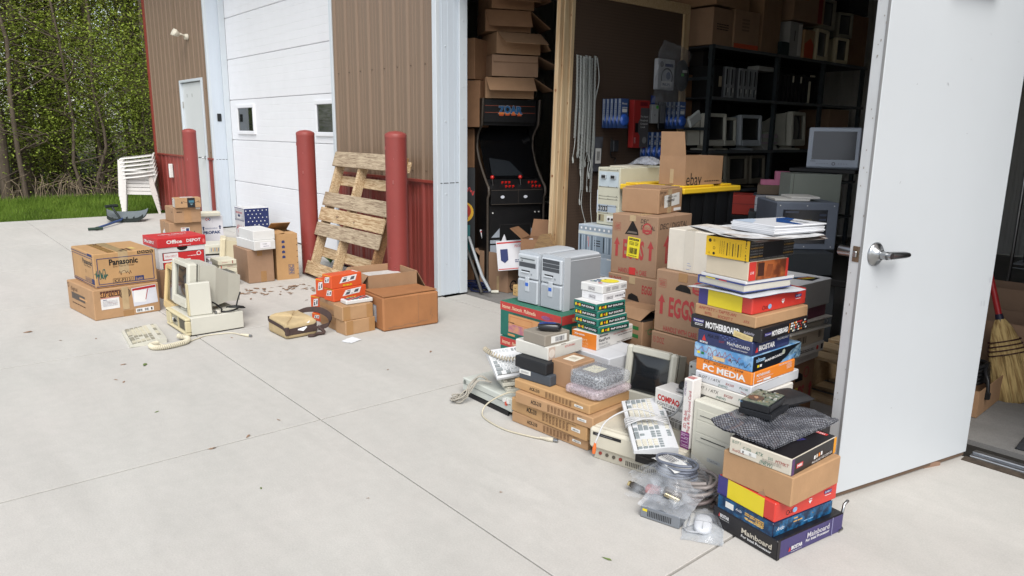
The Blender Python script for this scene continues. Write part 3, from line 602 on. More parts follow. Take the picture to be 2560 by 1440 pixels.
for k in range(6): b.box(-.239, -.0035, .0044, .28, .007+.004*k, .0075+.004*k, M((190, 186, 176)))
b.obj('pages', t)
b = B(); b.box(-.235, 0, 0, .29, 0, .013, M((228, 228, 230), .4, .03), .002); b.obj('catalogue', None, (-1.50, 2.482, .8835), -8.5, label='white softcover catalogue between the blue book and the red photo box', category='booklet')
def a15(b, F, R, T):
    b.rec(R, .09, .5, .17, .985, RDB); b.txt(R, 'LIVE', .09, .42, .14, WHT, .09); b.rec(R, .56, .5, .76, .97, M((112, 58, 36), .35, .5, 12, c2=(196, 110, 60))); b.rec(R, .965, .5, .06, .985, RDB); b.rec(R, .30, .55, .16, .7, M((70, 38, 28))); b.pol(R, [(.42, .1), (.56, .1), (.6, .75), (.46, .8)], M((150, 80, 44)));
carton('product_box', 'cream box with red and brown photo side under the yellow speaker box', 'box', (-1.495, 2.485), .897, (.217, .241, .076), -7.4, M((222, 208, 184), .6, .05, 9), a15, 'stacked printed boxes')
def a16(b, F, R, T):
    b.rec(F, .5, .5, .99, .985, M((242, 196, 36), .4, .04)); b.txt(F, 'MLi - 699', .92, .46, .075, BLK, .42, ang=-90, bold=.02)
    for k, x in enumerate((.5, .63, .75)): b.rec(F, x, .45, .02, .62, BLK)
    for x in (.34, .385, .43, .56, .69, .81): b.lines(F, x, .5, .02, .66, 14, BLK, int(x*100), .4)
    b.disc(F, .1, .78, .007, BLK); b.txt(F, 'CE', .2, .8, .1, BLK, .05, ang=-90); b.disc(F, .1, .45, .005, BLK, sx=1.5); b.ring(F, .2, .42, .006, .002, BLK); b.txt(F, 'UL', .09, .16, .1, BLK, .05); b.disc(F, .2, .15, .006, BLK)
    for k in range(7): b.txt(R, 'POWERED SPEAKER SYSTEM POWERED SPEAKER SYSTEM POW', .5, .08+.14*k, .07, (M((150, 150, 150)), GOLD)[k % 3 == 1], .97)
    b.rec(R, .51, .52, .46, .72, BLK); b.txt(R, 'MLi-699', .51, .62, .26, WHT, .36); b.rec(R, .51, .24, .44, .16, M((242, 196, 36))); b.txt(R, 'Powered Speaker System', .51, .24, .09, BLK, .38)
carton('speaker_box', 'yellow and black speaker box lettered MLi-699 near the top of the tall stack', 'box', (-1.496, 2.484), .9735, (.21, .299, .081), -3.8, M((28, 28, 30), .4, .1), a16, 'stacked printed boxes')
t = B(); NP = M((206, 202, 196), .8, .12, 30, c2=(170, 160, 152))
for k in range(4):
    t.grid((lambda k: lambda u, v: V((-.36+.37*u+.012*k*sin(v*3), -.03+.37*v-.01*k, .004*k+.004+.012*noise.noise(V((u*2.4+k, v*2.2, k)))+.02*abs(u-.5)*(1-u))))(k), 14, 12, (NP, M((210, 196, 182), .6, .1, 20, c2=(170, 96, 70)), NP, M((222, 222, 222), .6, .15, 25, c2=(186, 188, 190)))[k])
t.obj('newspaper', None, (-1.44, 2.475, 1.056), -14, label='loose spread of newspapers on top of the yellow and black speaker box', category='newspaper')
for k in range(6):
    b = B(); h = .0058; mt = M((234, 236, 240), .3, .02); b.box(-.225, 0, 0, .285, 0, h, mt, .0012)
    fr = FR(.225, .285, h, 'T')
    if k == 5: b.pol(fr, [(.1, .78), (.55, .40), (.99, .46), (.99, .55), (.6, .62), (.3, .98), (.1, .98)], M((42, 84, 150), .3)); b.lines(fr, .6, .75, .5, .1, 2, M((70, 80, 90)), 3, .5); b.pol(fr, [(.0, .0), (.5, .0), (.2, .3), (0, .4)], M((200, 216, 236), .3))
    b.obj('magazine', None, (-1.438+RND.uniform(-.004, .004), 2.548+RND.uniform(-.004, .004), 1.078+k*.0062), -13+RND.uniform(-1.5, 1.5), label=('topmost white magazine with blue swoosh cover on the tall stack' if k == 5 else 'white magazine in the pile under the blue swoosh cover'), category='magazine', group='white magazines on the tall stack')
# ================================================================ builders for old computer gear
def crt(name, label, loc, rz, w, h, d, col, zb=.0, tilt=0, screen=DGL, base=True, group=None, sw=.76, sh=.70, sy=.54, seg=10):
    """cathode ray monitor: bezel front at local y=0 facing -y, body tapering back, bottom at zb above its foot"""
    t = thing(name, label, 'monitor', loc, rz, group); X = Matrix.Translation((0, 0, zb)) @ Matrix.Rotation(radians(-tilt), 4, 'X')
    dk = M(tuple(int(k*.93) for k in (col_of[col] if col in col_of else (200, 198, 186))), .5, .04, 8)
    b = B(); b.X = X; sw_, sh_ = w*sw/2, h*sh/2; zc = h*sy; th = .17*d
    b.box(-w/2, -sw_, 0, th, 0, h, col, .012); b.box(sw_, w/2, 0, th, 0, h, col, .012)
    b.box(-sw_, sw_, 0, th, 0, zc-sh_, col, .004); b.box(-sw_, sw_, 0, th, zc+sh_, h, col, .004)
    for q in range(3): b.box(w*.1+.03*q, w*.1+.03*q+.014, -.0015, 0, (zc-sh_)*.3, (zc-sh_)*.45, dk)
    b.obj('bezel', t)
    b = B(); b.X = X; b.grid(lambda u, v: V(((u-.5)*2*sw_, .022-.014*(1-(2*u-1)**2)*(1-(2*v-1)**2), zc+(v-.5)*2*sh_)), seg, seg, screen); b.obj('screen', t)
    b = B(); b.X = X
    def loop(y, kw, z0, z1): return [(-w*kw/2, y, z0), (w*kw/2, y, z0), (w*kw/2, y, z1), (-w*kw/2, y, z1)]
    L_ = [loop(th, .985, .006, h-.006), loop(d*.19, .985, .006, h-.006), loop(d*.20, .955, .012, h-.014), loop(d*.50, .94, .014, h-.02), loop(d*.56, .90, .02, h-.045), loop(d*.76, .78, .04, h*.77), loop(d, .70, .06*h+.02, h*.70)]
    for q0, q1 in zip(L_, L_[1:]):
        b.add(q0+q1, [(i, 4+i, 4+(i+1) % 4, (i+1) % 4) for i in range(4)], dk)
    b.add(L_[-1], [(3, 2, 1, 0)][::1], dk)
    for q in range(7): b.box(-w*.28, w*.28, d*.80+q*d*.024, d*.80+q*d*.024+.005, h*.742, h*.749, M((120, 118, 110)))
    b.obj('housing', t)
    if base and zb > .02:
        b = B(); b.lathe([(w*.34, 0), (w*.36, .006), (w*.34, .018), (w*.16, .022), (w*.15, zb+.01)], dk, 24, (0, d*.35, 0)); b.obj('swivel_base', t)
    return t
col_of = {BEI: (214, 212, 198), BEI2: (222, 210, 178), GRY: (176, 182, 188)}
AMB = M((218, 192, 140), .45, .06, 7); col_of[AMB] = (218, 196, 150); DKB = M((120, 112, 96), .5, .06, 7); col_of[DKB] = (120, 112, 96)
KEYL = M((222, 218, 202), .45, .05, 30); KEYD = M((146, 154, 156), .45, .05, 30); KEYW = M((224, 226, 228), .42, .03, 8)
def keyboard(name, label, loc, rot, w=.45, dep=.17, body=None, kl=KEYL, kd=KEYD, h0=.014, h1=.032, group=None, mini=False):
    """keyboard with its left front bottom corner at the origin, keys facing up, front edge towards -y"""
    t = thing(name, label, 'keyboard', loc, 0, group, rot=rot); body = body or BEI; b = B()
    f = lambda y: h0+(h1-h0)*min(1, y/dep)
    b.prism([(0, 0), (dep, 0), (dep, h1), (dep*.82, h1+.003), (0, h0)], 'yz', 0, w, body); b.obj('key_tray', t)
    b = B(); k = w/23.6; y0 = dep*.09; ky = dep*.125; KEYSHADE = M((84, 82, 76), .7, .1)  # dark slab under the keycaps paints the shade in their gaps
    for wx0, wx1, wr0, wr1 in ((.3, 15.6, 0, 5.05), (15.7, 18.9, 0, 1.05), (16.7, 17.9, 1, 2.0), (15.7, 18.9, 3, 5.05), (19.2, 23.4, 0, 5.05)):
        ya, yb = y0+wr0*ky-.001, y0+wr1*ky+.001; b.hull8([(wx0*k, ya, f(ya)-.001), (wx1*k, ya, f(ya)-.001), (wx1*k, yb, f(yb)-.001), (wx0*k, yb, f(yb)-.001)], [(wx0*k, ya, f(ya)+.0008), (wx1*k, ya, f(ya)+.0008), (wx1*k, yb, f(yb)+.0008), (wx0*k, yb, f(yb)+.0008)], KEYSHADE)
    def key(x, r, n, mat, hh=1):
        y = y0+r*ky+(.02 if r >= 5 else 0); X0, X1, Y0, Y1 = x*k+.001, (x+n)*k-.0018, y+.001, y+ky*hh-.0024
        z0, z1 = f(y)-.002, f(y+ky)+.006; c = k*.16
        b.hull8([(X0, Y0, z0), (X1, Y0, z0), (X1, Y1, z0), (X0, Y1, z0)], [(X0+c, Y0+c, z1), (X1-c, Y0+c, z1), (X1-c, Y1-c*.4, z1+.001), (X0+c, Y1-c*.4, z1+.001)], mat)
    rows = [[(.4, 1.5, kd), (3, 1.5, kd), (4.5, 6.2, kl), (10.7, 1.5, kd), (13.9, 1.5, kd)], [(.4, 2.2, kd)]+[(2.6+i, 1, kl) for i in range(10)]+[(12.6, 2.8, kd)], [(.4, 1.8, kd)]+[(2.2+i, 1, kl) for i in range(11)]+[(13.2, 2.2, kd)], [(.4, 1.5, kd)]+[(1.9+i, 1, kl) for i in range(12)]+[(13.9, 1.5, kd)], [(.4+i, 1, kl) for i in range(13)]+[(13.4, 2, kd)], [(.4, 1, kd)]+[(2.2+i+(i//4)*.6, 1, (kl, kd)[(i//4) % 2]) for i in range(12)]]
    for r, row in enumerate(rows):
        for x, n, m in row: key(x, r, n, m)
    for r in (0, 3, 4, 5):
        for i in range(3):
            if r or i < 3: key(15.8+i, r, 1, kd)
    key(16.8, 1, 1, kd)
    for r in range(5):
        for i in range(4):
            if not (r == 0 and i == 1): key(19.3+i, r, 2 if r == 0 and i == 0 else 1, kl if i < 3 and r < 4 else kd)
    b.obj('keycaps', t)
    return t
# ---- brown ACK-210 keyboard boxes
def ack(b, F, R, T):
    b.txt(F, 'ACK-210', .29, .55, .34, M((40, 34, 30)), .14, bold=.03)
    for k in range(8):
        for j in range(6): b.rec(F, .46+.044*k, .76-.1*j, .02, .05, M((120, 88, 60)))
        b.rec(F, .445+.044*k, .5, .005, .6, M((120, 88, 60)))
    b.txt(F, 'Color Matrix', .82, .82, .1, PEN, .1)
def ackp(t, F, R, T, s): patch(t, 'label', F, .87, .52, .105, .22, LBL, lambda b, f: b.bars(f, .5, .5, .7, .4, M((120, 120, 120)), 12))
for i, (N_, z, sz, rz) in enumerate((((-2.15, 2.315), 0, (.5, .31, .055), 4.7), ((-2.139, 2.294), .0555, (.52, .315, .072), 1.6), ((-2.101, 2.293), .128, (.493, .31, .058), 5.6), ((-2.133, 2.301), .1865, (.5, .30, .048), 3.1))):
    carton('keyboard_box', ('bottom', 'second from bottom', 'second from top', 'topmost')[i]+' flat brown box lettered ACK-210 in its stack', 'box', N_, z, sz, rz, (CB1, CB4, CB1, CB4)[i], ack, 'flat brown keyboard boxes', parts=ackp, c=.005)
SLA = M((74, 80, 88), .6, .06, 14); SLB = M((34, 36, 40), .55, .12, 14)
def sl(t, F, R, T, s): patch(t, 'label', F, .2, .74, .36, .42, LBL, lambda b, f: b.lines(f, .5, .5, .7, .5, 3, M((170, 170, 170))))
carton('binder_box', 'dark grey slipcase box with white label under the black one', 'box', (-2.423, 2.326), .235, (.203, .15, .054), 7.8, SLA, None, 'slipcase boxes on the brown keyboard boxes', parts=sl)
def sb_(b, F, R, T): b.rec(R, .55, .3, .2, .2, LBL); b.rec(R, .58, .6, .12, .5, LBL); b.rec(R, .72, .75, .08, .2, LBL)
carton('binder_box', 'black slipcase box with small white marks on the grey one', 'box', (-2.444, 2.316), .2895, (.214, .16, .058), 5, SLB, sb_, 'slipcase boxes on the brown keyboard boxes')
def wb(b, F, R, T):
    b.txt(R, 'RETURNABLE', .62, .72, .16, RED, .3); b.rec(R, .1, .5, .18, .96, M((206, 186, 172))); b.disc(R, .1, .5, .022, M((230, 222, 212))); b.rec(R, .1, .5, .006, .4, M((206, 186, 172))); b.rec(R, .42, .97, .14, .05, M((150, 140, 130)))
carton('manual_box', 'off white slipcase box with red lettering under the taupe box', 'box', (-2.479, 2.361), .3478, (.226, .271, .068), 5.4, M((216, 214, 206), .55, .04, 9), wb, 'slipcase boxes on the brown keyboard boxes')
carton('manual_box', 'taupe slipcase box with white bar code under the blue black pouch', 'box', (-2.498, 2.355), .416, (.16, .178, .058), 1.2, M((150, 142, 130), .55, .05, 12), None, 'slipcase boxes on the brown keyboard boxes', parts=lambda t, F, R, T, s: patch(t, 'label', R, .55, .5, .62, .6, LBL, lambda b, f: b.bars(f, .55, .5, .6, .7, M((130, 130, 136)), 16)))
t = thing('pouch', 'blue and black glossy zip pouch on the taupe box', 'pouch', (-2.555, 2.44, .475), 42)
b = B()
def ell(u, v, a, c, h, p=3.):
    th, ph = 2*pi*u, pi*(v-.5); f = lambda x: (abs(x)**(2/p))*(1 if x > 0 else -1)
    return V((a*f(cos(ph))*f(cos(th)), c*f(cos(ph))*f(sin(th)), h+h*f(sin(ph))))
b.grid(lambda u, v: ell(u, v, .062, .032, .021), 24, 12, M((24, 26, 32), .25, .2, 20, sp=.7)); b.obj('pouch_body', t)
b = B(); b.grid(lambda u, v: ell(u, v, .050, .0205, .0216, 4), 24, 12, M((40, 62, 130), .25, .15, 20, sp=.7)); b.obj('blue_panel', t, (-.008, 0, .0005)); b = B(); b.box(-.065, -.05, -.018, .0, .012, .02, STEEL, .003); b.obj('buckle', t)
def bb(b, F, R, T): b.rec(T, .35, .9, .3, .1, CB5); b.rec(R, .35, .85, .2, .12, CB5)
carton('cardboard_box', 'small brown box with white label beside the slipcase boxes', 'box', (-2.325, 2.375), .235, (.14, .165, .128), 1.3, CB2, bb, None, parts=lambda t, F, R, T, s: patch(t, 'label', T, .5, .52, .5, .52, M((236, 230, 214)), lambda b, f: b.lines(f, .5, .5, .6, .4, 3, M((200, 190, 170))), 8))
# bubble wrapped drives
t = thing('wrapped_drives', 'stack of drives in pinkish bubble wrap on the top brown keyboard box', 'package', (-2.235, 2.45, .236), 6)
b = B(); b.box(-.085, .085, -.09, .1, .004, .034, M((150, 152, 156), .35, .1, 30, me=.6), .003); b.box(-.086, -.085, -.05, -.03, .012, .018, BLK)
for x in (-.05, -.02, .03): b.cyl((x, -.0905, .016), (x, -.092, .016), .005, BLK, n=8)
b.obj('grey_drive', t)
b = B(); b.box(-.095, .075, -.075, .12, .050, .080, M((40, 44, 56), .4, .2, 30), .003); b.box(-.09, .07, -.07, .115, .086, .108, M((52, 56, 66), .4, .2, 30), .003); b.box(-.06, .02, -.03, .06, .108, .1095, M((236, 232, 200))); b.obj('dark_drives', t)
def puff(a, c, z0, z1, seed, edge):
    def f(u, v):
        th, ph = 2*pi*u, pi*(v-.5); q = lambda x: (abs(x)**.34)*(1 if x > 0 else -1)
        n = noise.noise(V((cos(th)*2.2, sin(th)*2.2, v*3+seed))); n2 = noise.noise(V((cos(th)*7, sin(th)*7, v*8+seed)))
        k = 1+.07*n+.03*n2+edge*max(0, cos(th*1.0-.9))**6*(1-abs(2*v-1))
        return V((a*q(cos(ph))*q(cos(th))*k, c*q(cos(ph))*q(sin(th))*k, (z0+z1)/2+(z1-z0)/2*q(sin(ph))*(1+.06*n)))
    return f
PK = bubble_wrap((232, 214, 220), .62); CLB = bubble_wrap((226, 230, 236), .74)
b = B(); b.grid(puff(.105, .115, .002, .050, 1, .25), 56, 22, PK); b.obj('bubble_wrap', t); b = B(); b.grid(puff(.104, .110, .040, .114, 5, .16), 56, 24, CLB); b.obj('bubble_wrap', t, (-.005, .02, 0))
# ---- small desktop computer with keyboards heaped on it
t = thing('desktop_computer', 'pale grey slim desktop computer under the heap of keyboards', 'computer', (-2.687, 2.31, 0), -1.3); PS2 = M((206, 210, 202), .45, .04, 7)
b = B(); b.box(-.435, 0, .012, .36, .022, .098, PS2, .003); b.box(-.42, -.01, .02, .35, 0, .022, BLK); b.obj('case', t)
b = B(); b.box(-.438, .003, -.006, .014, .024, .1, PS2, .005); b.box(-.43, -.004, -.0085, -.006, .066, .0675, M((120, 122, 118))); b.box(-.42, -.02, -.01, -.002, .0, .024, BLK); b.box(-.20, -.01, -.0075, -.006, .03, .064, M((198, 202, 196))); fr = (V((-.438, -.0085, .024)), V((1, 0, 0)), V((0, 0, 1)), .441, .076); b.disc(fr, .06, .72, .012, M((130, 136, 130))); b.obj('front_bezel', t)
b = B(); b.box(-.065, -.045, -.014, -.006, .07, .092, LBL); b.box(-.045, -.03, -.0145, -.006, .056, .074, M((206, 90, 70))); b.box(-.03, -.012, -.014, -.006, .07, .094, LBL); b.obj('power_switch', t)
keyboard('keyboard', 'bottom cream keyboard of the heap on the slim desktop computer', (-2.775, 2.345, .0985), (radians(2), 0, radians(66)), .44, .19, BEI, KEYL, KEYL, group='keyboards heaped on the slim desktop')
keyboard('keyboard', 'middle cream keyboard of the heap, between two others', (-2.795, 2.335, .131), (radians(4), radians(-1), radians(66)), .44, .19, BEI, KEYL, KEYL, group='keyboards heaped on the slim desktop')
kb = keyboard('keyboard', 'topmost grey and white keyboard with coiled cord of the heap, tilted steeply', (-2.80, 2.30, .172), (radians(26), radians(-3), radians(70)), .46, .20, KEYW, M((206, 210, 212), .4, .04), M((150, 156, 158), .4, .04), group='keyboards heaped on the slim desktop')
b = B(); CRD = M((196, 186, 164), .5, .06); b.tube(coil(spline([(-.005, .215, .035), (.01, .16, .05), (.07, .10, .052), (.16, .08, .052), (.28, .07, .05), (.40, .06, .045)], 5), .011, 26, 8), .0032, CRD, 5); b.obj('coiled_cord', kb)
b = B(); CRG = M((176, 170, 158), .5, .06)
R_ = random.Random(14)
for k in range(5):
    J = lambda q=.02: V((R_.uniform(-q, q), R_.uniform(-q, q), 0)); b.tube(spline([V((-2.93, 2.36, .11)), V((-2.96, 2.31, .15))+J(.008), V((-2.99, 2.27, .10))+J(.012), V((-2.98, 2.23, .03+.01*k))+J(.015), V((-3.02, 2.19, .008+.006*k))+J(), V((-3.06, 2.20, .008+.006*k))+J(), V((-3.05, 2.24, .01+.008*k))+J(.014), V((-2.985, 2.245, .06))+J(.012), V((-2.955, 2.29, .13))+J(.008), V((-2.90, 2.345, .125))], 8), .0036, CRG, 6)
b.obj('cable_bundle', None, label='bundle of grey cable hanging to the ground in front of the slim desktop', category='cable')
t = thing('cord', 'cream cord with round plug lying on the concrete by the brown keyboard boxes', 'cable', (0, 0, 0))
b = B(); pth = spline([(-2.68, 2.36, .115), (-2.72, 2.31, .125), (-2.80, 2.24, .06), (-2.80, 2.20, .01), (-2.70, 2.17, .006), (-2.56, 2.17, .006), (-2.42, 2.215, .007), (-2.38, 2.235, .008)], 8); b.tube(pth, .0042, M((206, 198, 176), .5, .05), 7); b.obj('cord', t)
b = B(); p, q = V((-2.385, 2.232, .011)), V((-2.325, 2.262, .011)); b.tube([p, p.lerp(q, .45), p.lerp(q, .5), q], .008, M((214, 206, 186), .5), 9, [.006, .009, .011, .011]); b.cyl(q, q+(q-p)*.35, .008, STEEL, n=12); b.obj('plug', t)
# ---- red and green computer boxes with two grey towers on top
GB = M((34, 110, 96), .55, .07, 6); RS = M((196, 66, 62), .55, .06, 9); TAN = M((214, 156, 104), .6, .08, 9); PUR = M((150, 96, 140), .6, .2, 20)
def net(b, F, R, T):
    b.rec(F, .5, .87, .995, .24, RS); b.txt(F, 'Internet . Network . Multimedia', .32, .87, .11, TXY, .56); b.disc(F, .76, .84, .012, PUR, sx=3); b.txt(F, 'ViewBest', .8, .86, .1, M((150, 60, 110)), .14, sh=.2)
    b.rec(F, .52, .42, .74, .52, TAN); b.rec(F, .52, .28, .74, .24, M((186, 120, 136), .6, .3, 20, c2=(214, 156, 120))); b.frame(F, .36, .52, .38, .2, .003, M((190, 120, 74)))
    for k in range(26): b.rec(F, .24+.025*k, .72-.0*k, .02, .012, PEN, 35); b.rec(F, .30+.022*k, .10, .018, .012, PEN, -35)
    b.rec(F, .20, .08, .12, .06, TAN); b.rec(F, .38, .06, .1, .04, TAN); b.lines(F, .2, .44, .1, .06, 1, PEN, 3)
    b.rec(R, .5, .87, .99, .24, RS); b.rec(R, .35, .84, .3, .1, TAN); b.rec(R, .45, .4, .5, .5, TAN)
    for k in range(16): b.rec(R, .12+.03*k, .7, .02, .012, PEN, 35)
carton('computer_box', 'green and red printed box directly under the two grey towers', 'box', (-2.806, 2.77), .2295, (.52, .44, .216), 2, GB, net, 'green and red computer boxes', fm={'T': M((60, 120, 100), .6, .1, 6)})
carton('computer_box', 'green and red printed box on the ground under the matching one', 'box', (-2.795, 2.762), 0, (.515, .44, .229), 2.4, GB, net, 'green and red computer boxes')
TG = M((194, 200, 206), .42, .02, 6, sp=.5); TGD = M((150, 156, 162), .4, .02, 6, sp=.5); BAY = M((74, 78, 84), .45, .06)
for i, (N_, rz, lb) in enumerate((((-3.067, 2.83), 3, 'left grey tower computer with disc drive on the green and red boxes'), ((-2.876, 2.839), 1.6, 'right grey tower computer with empty dark bays on the green and red boxes'))):
    t = thing('computer_tower', lb, 'computer', (N_[0], N_[1], .4465), rz, 'pair of grey tower computers')
    b = B(); b.X = None; w_, d_, h_ = .179, .33, .318
    b.box(-w_+.004, -.004, .06, d_, .004, h_-.012, TGD, .003)
    n = 8; tp = [(-w_/2+w_*.5*sin((k/n-.5)*1.75)/sin(.875), h_-.014+.014*cos((k/n-.5)*2.2)) for k in range(n+1)]
    b.prism([(-w_+.002, h_-.03)]+tp[1:-1]+[(-.002, h_-.03)], 'xz', .06, d_-.004, TG); b.obj('case', t)
    b = B(); fp = [(-w_, .0), (0, 0), (0, h_-.016)]+[(x, z+.002) for x, z in tp[::-1]]+[(-w_, h_-.016)]
    b.prism(fp, 'xz', .012, .064, TG)
    for q in ((-w_+.0, -.012, .0, .148), (-w_, -.012, .15, h_-.02)): b.box(q[0]+.006, q[1]+.006, -.006, .014, q[2]+.004, q[3], TG, .006)
    for k in range(22): b.box(-w_+.012, -.012, -.009, -.005, .010+.006*k, .013+.006*k, TG)
    b.box(-w_+.04, -.07, -.0085, -.005, .196, .203, BLK); b.box(-w_+.035, -.075, -.013, -.006, .185, .195, M((206, 212, 218), .4), .003); b.box(-.06, -.05, -.009, -.005, .18, .19, M((150, 156, 160)))
    b.obj('front_bezel', t)
    b = B(); b.box(-.105, -.07, -.012, -.006, .075, .165, M((196, 202, 208), .35), .004); b.box(-.100, -.076, -.0135, -.012, .11, .13, M((52, 104, 200), .3)); b.obj('power_panel', t)
    b = B()
    if i == 0: b.box(-w_+.018, -.022, -.0075, -.005, .252, .288, M((190, 196, 200), .4), .002); b.box(-w_+.03, -.03, -.009, -.0075, .270, .276, M((90, 96, 100))); b.box(-w_+.04, -w_+.048, -.009, -.0075, .257, .263, BLK); b.box(-w_+.018, -.022, -.0065, -.005, .222, .25, BAY)
    else:
        for k in range(3): b.box(-w_+.02, -.022, -.0065, -.005, .222+.024*k, .2445+.024*k, BAY, .001)
    b.obj('drive_bays', t)
# ---- white box with modem, sound card and software boxes on it
carton('shipping_box', 'plain white shipping box carrying the orange modem box', 'box', (-2.33, 2.645), 0, (.37, .29, .339), 0, M((220, 222, 226), .55, .03, 5), lambda b, F, R, T: (b.rec(T, .5, .5, .99, .003, M((190, 192, 196))), b.rec(F, .5, .04, .99, .006, M((180, 182, 186)))), 'white boxes behind the keyboards')
def mdm(b, F, R, T):
    b.rec(F, .5, .5, .995, .985, ORG); b.txt(F, 'Xircom', .30, .82, .13, WHT, .42, bold=.03); b.txt(F, 'RealPort', .36, .55, .17, M((250, 226, 190)), .54); b.txt(F, 'Modem 56', .42, .32, .15, M((246, 200, 150)), .5); b.txt(F, 'GlobalACCESS', .4, .12, .11, M((246, 200, 150)), .5)
    b.txt(R, 'Xircom', .17, .86, .13, BLK, .22, bold=.03); b.txt(R, 'RealPort', .20, .60, .2, M((70, 70, 76)), .28, bold=.01); b.txt(R, 'Modem 56', .17, .36, .15, M((110, 110, 116)), .22); b.txt(R, 'GlobalACCESS', .21, .16, .12, M((140, 140, 146)), .28); b.lines(R, .68, .72, .5, .06, 1, RED, 3, .5); b.lines(R, .76, .55, .4, .06, 1, PEN, 4, .5); b.lines(R, .75, .14, .45, .05, 1, PEN, 5, .5)
carton('modem_box', 'orange and white modem box under the green sound card boxes', 'box', (-2.47, 2.70), .3395, (.165, .34, .085), 5.8, M((226, 224, 220), .5, .03, 9), mdm, 'small boxes stacked on the white shipping box')
def pnp(b, F, R, T):
    for f in (F, R):
        b.rec(f, .5, .48, .88, .5, M((22, 24, 26))); b.pol(f, [(.08, .30), (.16, .30), (.15, .72), (.09, .66)], YEL); b.disc(f, .22, .48, .006, ORG); b.pol(f, [(.26, .3), (.33, .28), (.32, .72), (.27, .66)], YEL); b.txt(f, 'PnP SOUND', .64, .48, .26, WHT, .52, bold=.035)
    b.rec(T, .5, .5, .98, .98, M((226, 226, 224))); b.rec(T, .35, .5, .3, .6, RED); b.rec(T, .7, .6, .3, .5, M((40, 60, 90)))
for i, (N_, z, sz, rz, lb) in enumerate((((-2.467, 2.71), .425, (.168, .235, .038), -1.9, 'bottom green sound card box on the orange modem box'), ((-2.472, 2.705), .4635, (.167, .24, .04), 1.3, 'second green sound card box from the bottom of four'), ((-2.48, 2.712), .504, (.17, .23, .04), 2.2, 'third green sound card box from the bottom of four'), ((-2.485, 2.704), .5445, (.171, .225, .038), -1.2, 'topmost of four green sound card boxes, under white boxes'))):
    carton('sound_card_box', lb, 'box', N_, z, sz, rz, TEALB, pnp, 'small boxes stacked on the white shipping box')
def wsm(top):
    def f(b, F, R, T):
        g = M((120, 116, 124)); b.txt(F, 'ORACLE', .5, .45, .3, g, .26, bold=.02); b.frame(F, .5, .45, .3, .42, .001, g)
        if top: b.lines(R, .22, .5, .16, .5, 4, g, 1, .4); b.lines(R, .5, .5, .26, .4, 3, g, 2, .4); b.lines(R, .85, .5, .2, .4, 3, g, 3, .4)
        else: b.txt(R, 'ORACLE', .28, .45, .34, g, .28, bold=.02); [b.disc(R, .55+.07*k, .5, .005, g) for k in range(5)]; b.rec(R, .93, .6, .05, .2, PEN)
        if top:
            b.disc(T, .62, .62, .05, M((236, 220, 60)), sx=1.0); R2 = random.Random(4)
            for k in range(18): b.rec(T, R2.uniform(.15, .55), R2.uniform(.25, .7), .10, .05, R2.choice((M((70, 120, 170)), M((90, 140, 90)), M((60, 90, 130)), GRN)), R2.uniform(0, 180))
            b.disc(T, .62, .24, .012, RED)
    return f
carton('software_box', 'plain white software box on the green sound card boxes', 'box', (-2.503, 2.774), .583, (.154, .187, .043), 2.1, M((230, 230, 232), .5, .02, 9), wsm(0), 'small boxes stacked on the white shipping box')
carton('software_box', 'white software box with yellow spot on its lid, top of the small stack', 'box', (-2.506, 2.771), .6265, (.155, .206, .045), 2.5, M((228, 228, 226), .5, .02, 9), wsm(1), 'small boxes stacked on the white shipping box')
# ---- egg cartons
def eggs(big=1):
    def f(b, F, R, T):
        b.txt(F, 'EGGS', .5, .44, .30, EGR, .46, bold=.035); [b.arrow(F, x, .45, .13, .32, EGR) for x in (.13, .87)]
        b.txt(F, 'HANDLE WITH CARE', .5, .07, .085, EGR, .62, bold=.01); b.frame(F, .13, .79, .14, .13, .0012, EGR); b.lines(F, .13, .79, .1, .09, 4, EGR, 3, .4)
        b.disc(F, .78, .80, .033, EGR); b.disc(F, .78, .80, .024, CB3); b.rec(F, .78, .765, .2, .035, EGR); b.txt(F, 'EGG', .78, .80, .05, EGR, .12); b.rec(F, .78, .73, .2, .012, EGR)
        b.arrow(R, .30, .46, .24, .46, EGR); b.rec(R, .85, .45, .05, .3, EGR); b.txt(R, 'THIS END UP', .30, .42, .035, CB3, .3, ang=90)
    return f
HOLE = M((30, 26, 24), .9, .4, 20)
def dec(b, F, R, T):
    eggs()(b, F, R, T); b.pol(F, [(.30, .68), (.60, .68), (.58, .76), (.46, .92), (.36, .76)], HOLE); b.pol(F, [(.34, .70), (.57, .70), (.56, .73), (.38, .735)], M((110, 100, 92))); b.txt(F, 'DEC', .72, .92, .07, PEN, .16, sh=.15); b.txt(F, 'DIGITAL', .80, .82, .07, PEN, .30, sh=.15)
    b.txt(R, 'DEC / DIGITAL', .46, .85, .09, PEN, .8, sh=.15); b.txt(R, 'RESEARCH', .64, .72, .09, PEN, .46, sh=.15); b.rec(F, .5, .075, .14, .12, RED)
def decp(t, F, R, T, s):
    patch(t, 'price_label', F, .50, .47, .27, .33, M((240, 222, 50), .35), lambda b, f: (b.rec(f, .5, .9, .8, .1, BLK), b.txt(f, 'FLOWER VALLEY', .5, .9, .055, YEL, .7), b.lines(f, .35, .7, .4, .2, 3, BLK, 2, .4), b.lines(f, .75, .7, .25, .2, 3, BLK, 3, .4), b.bars(f, .5, .33, .66, .3, BLK, 22), b.lines(f, .5, .08, .7, .05, 1, BLK, 5)), -4)
    patch(t, 'tape', F, .46, .95, .13, .1, CLTAPE); patch(t, 'tape', T, .55, .5, .16, .99, CLTAPE)
carton('egg_carton', 'brown EGGS carton with yellow label and DEC handwriting, top of its stack', 'box', (-2.55, 3.26), .64, (.32, .36, .355), 5, CB3, dec, 'brown egg cartons', parts=decp, seam=True)
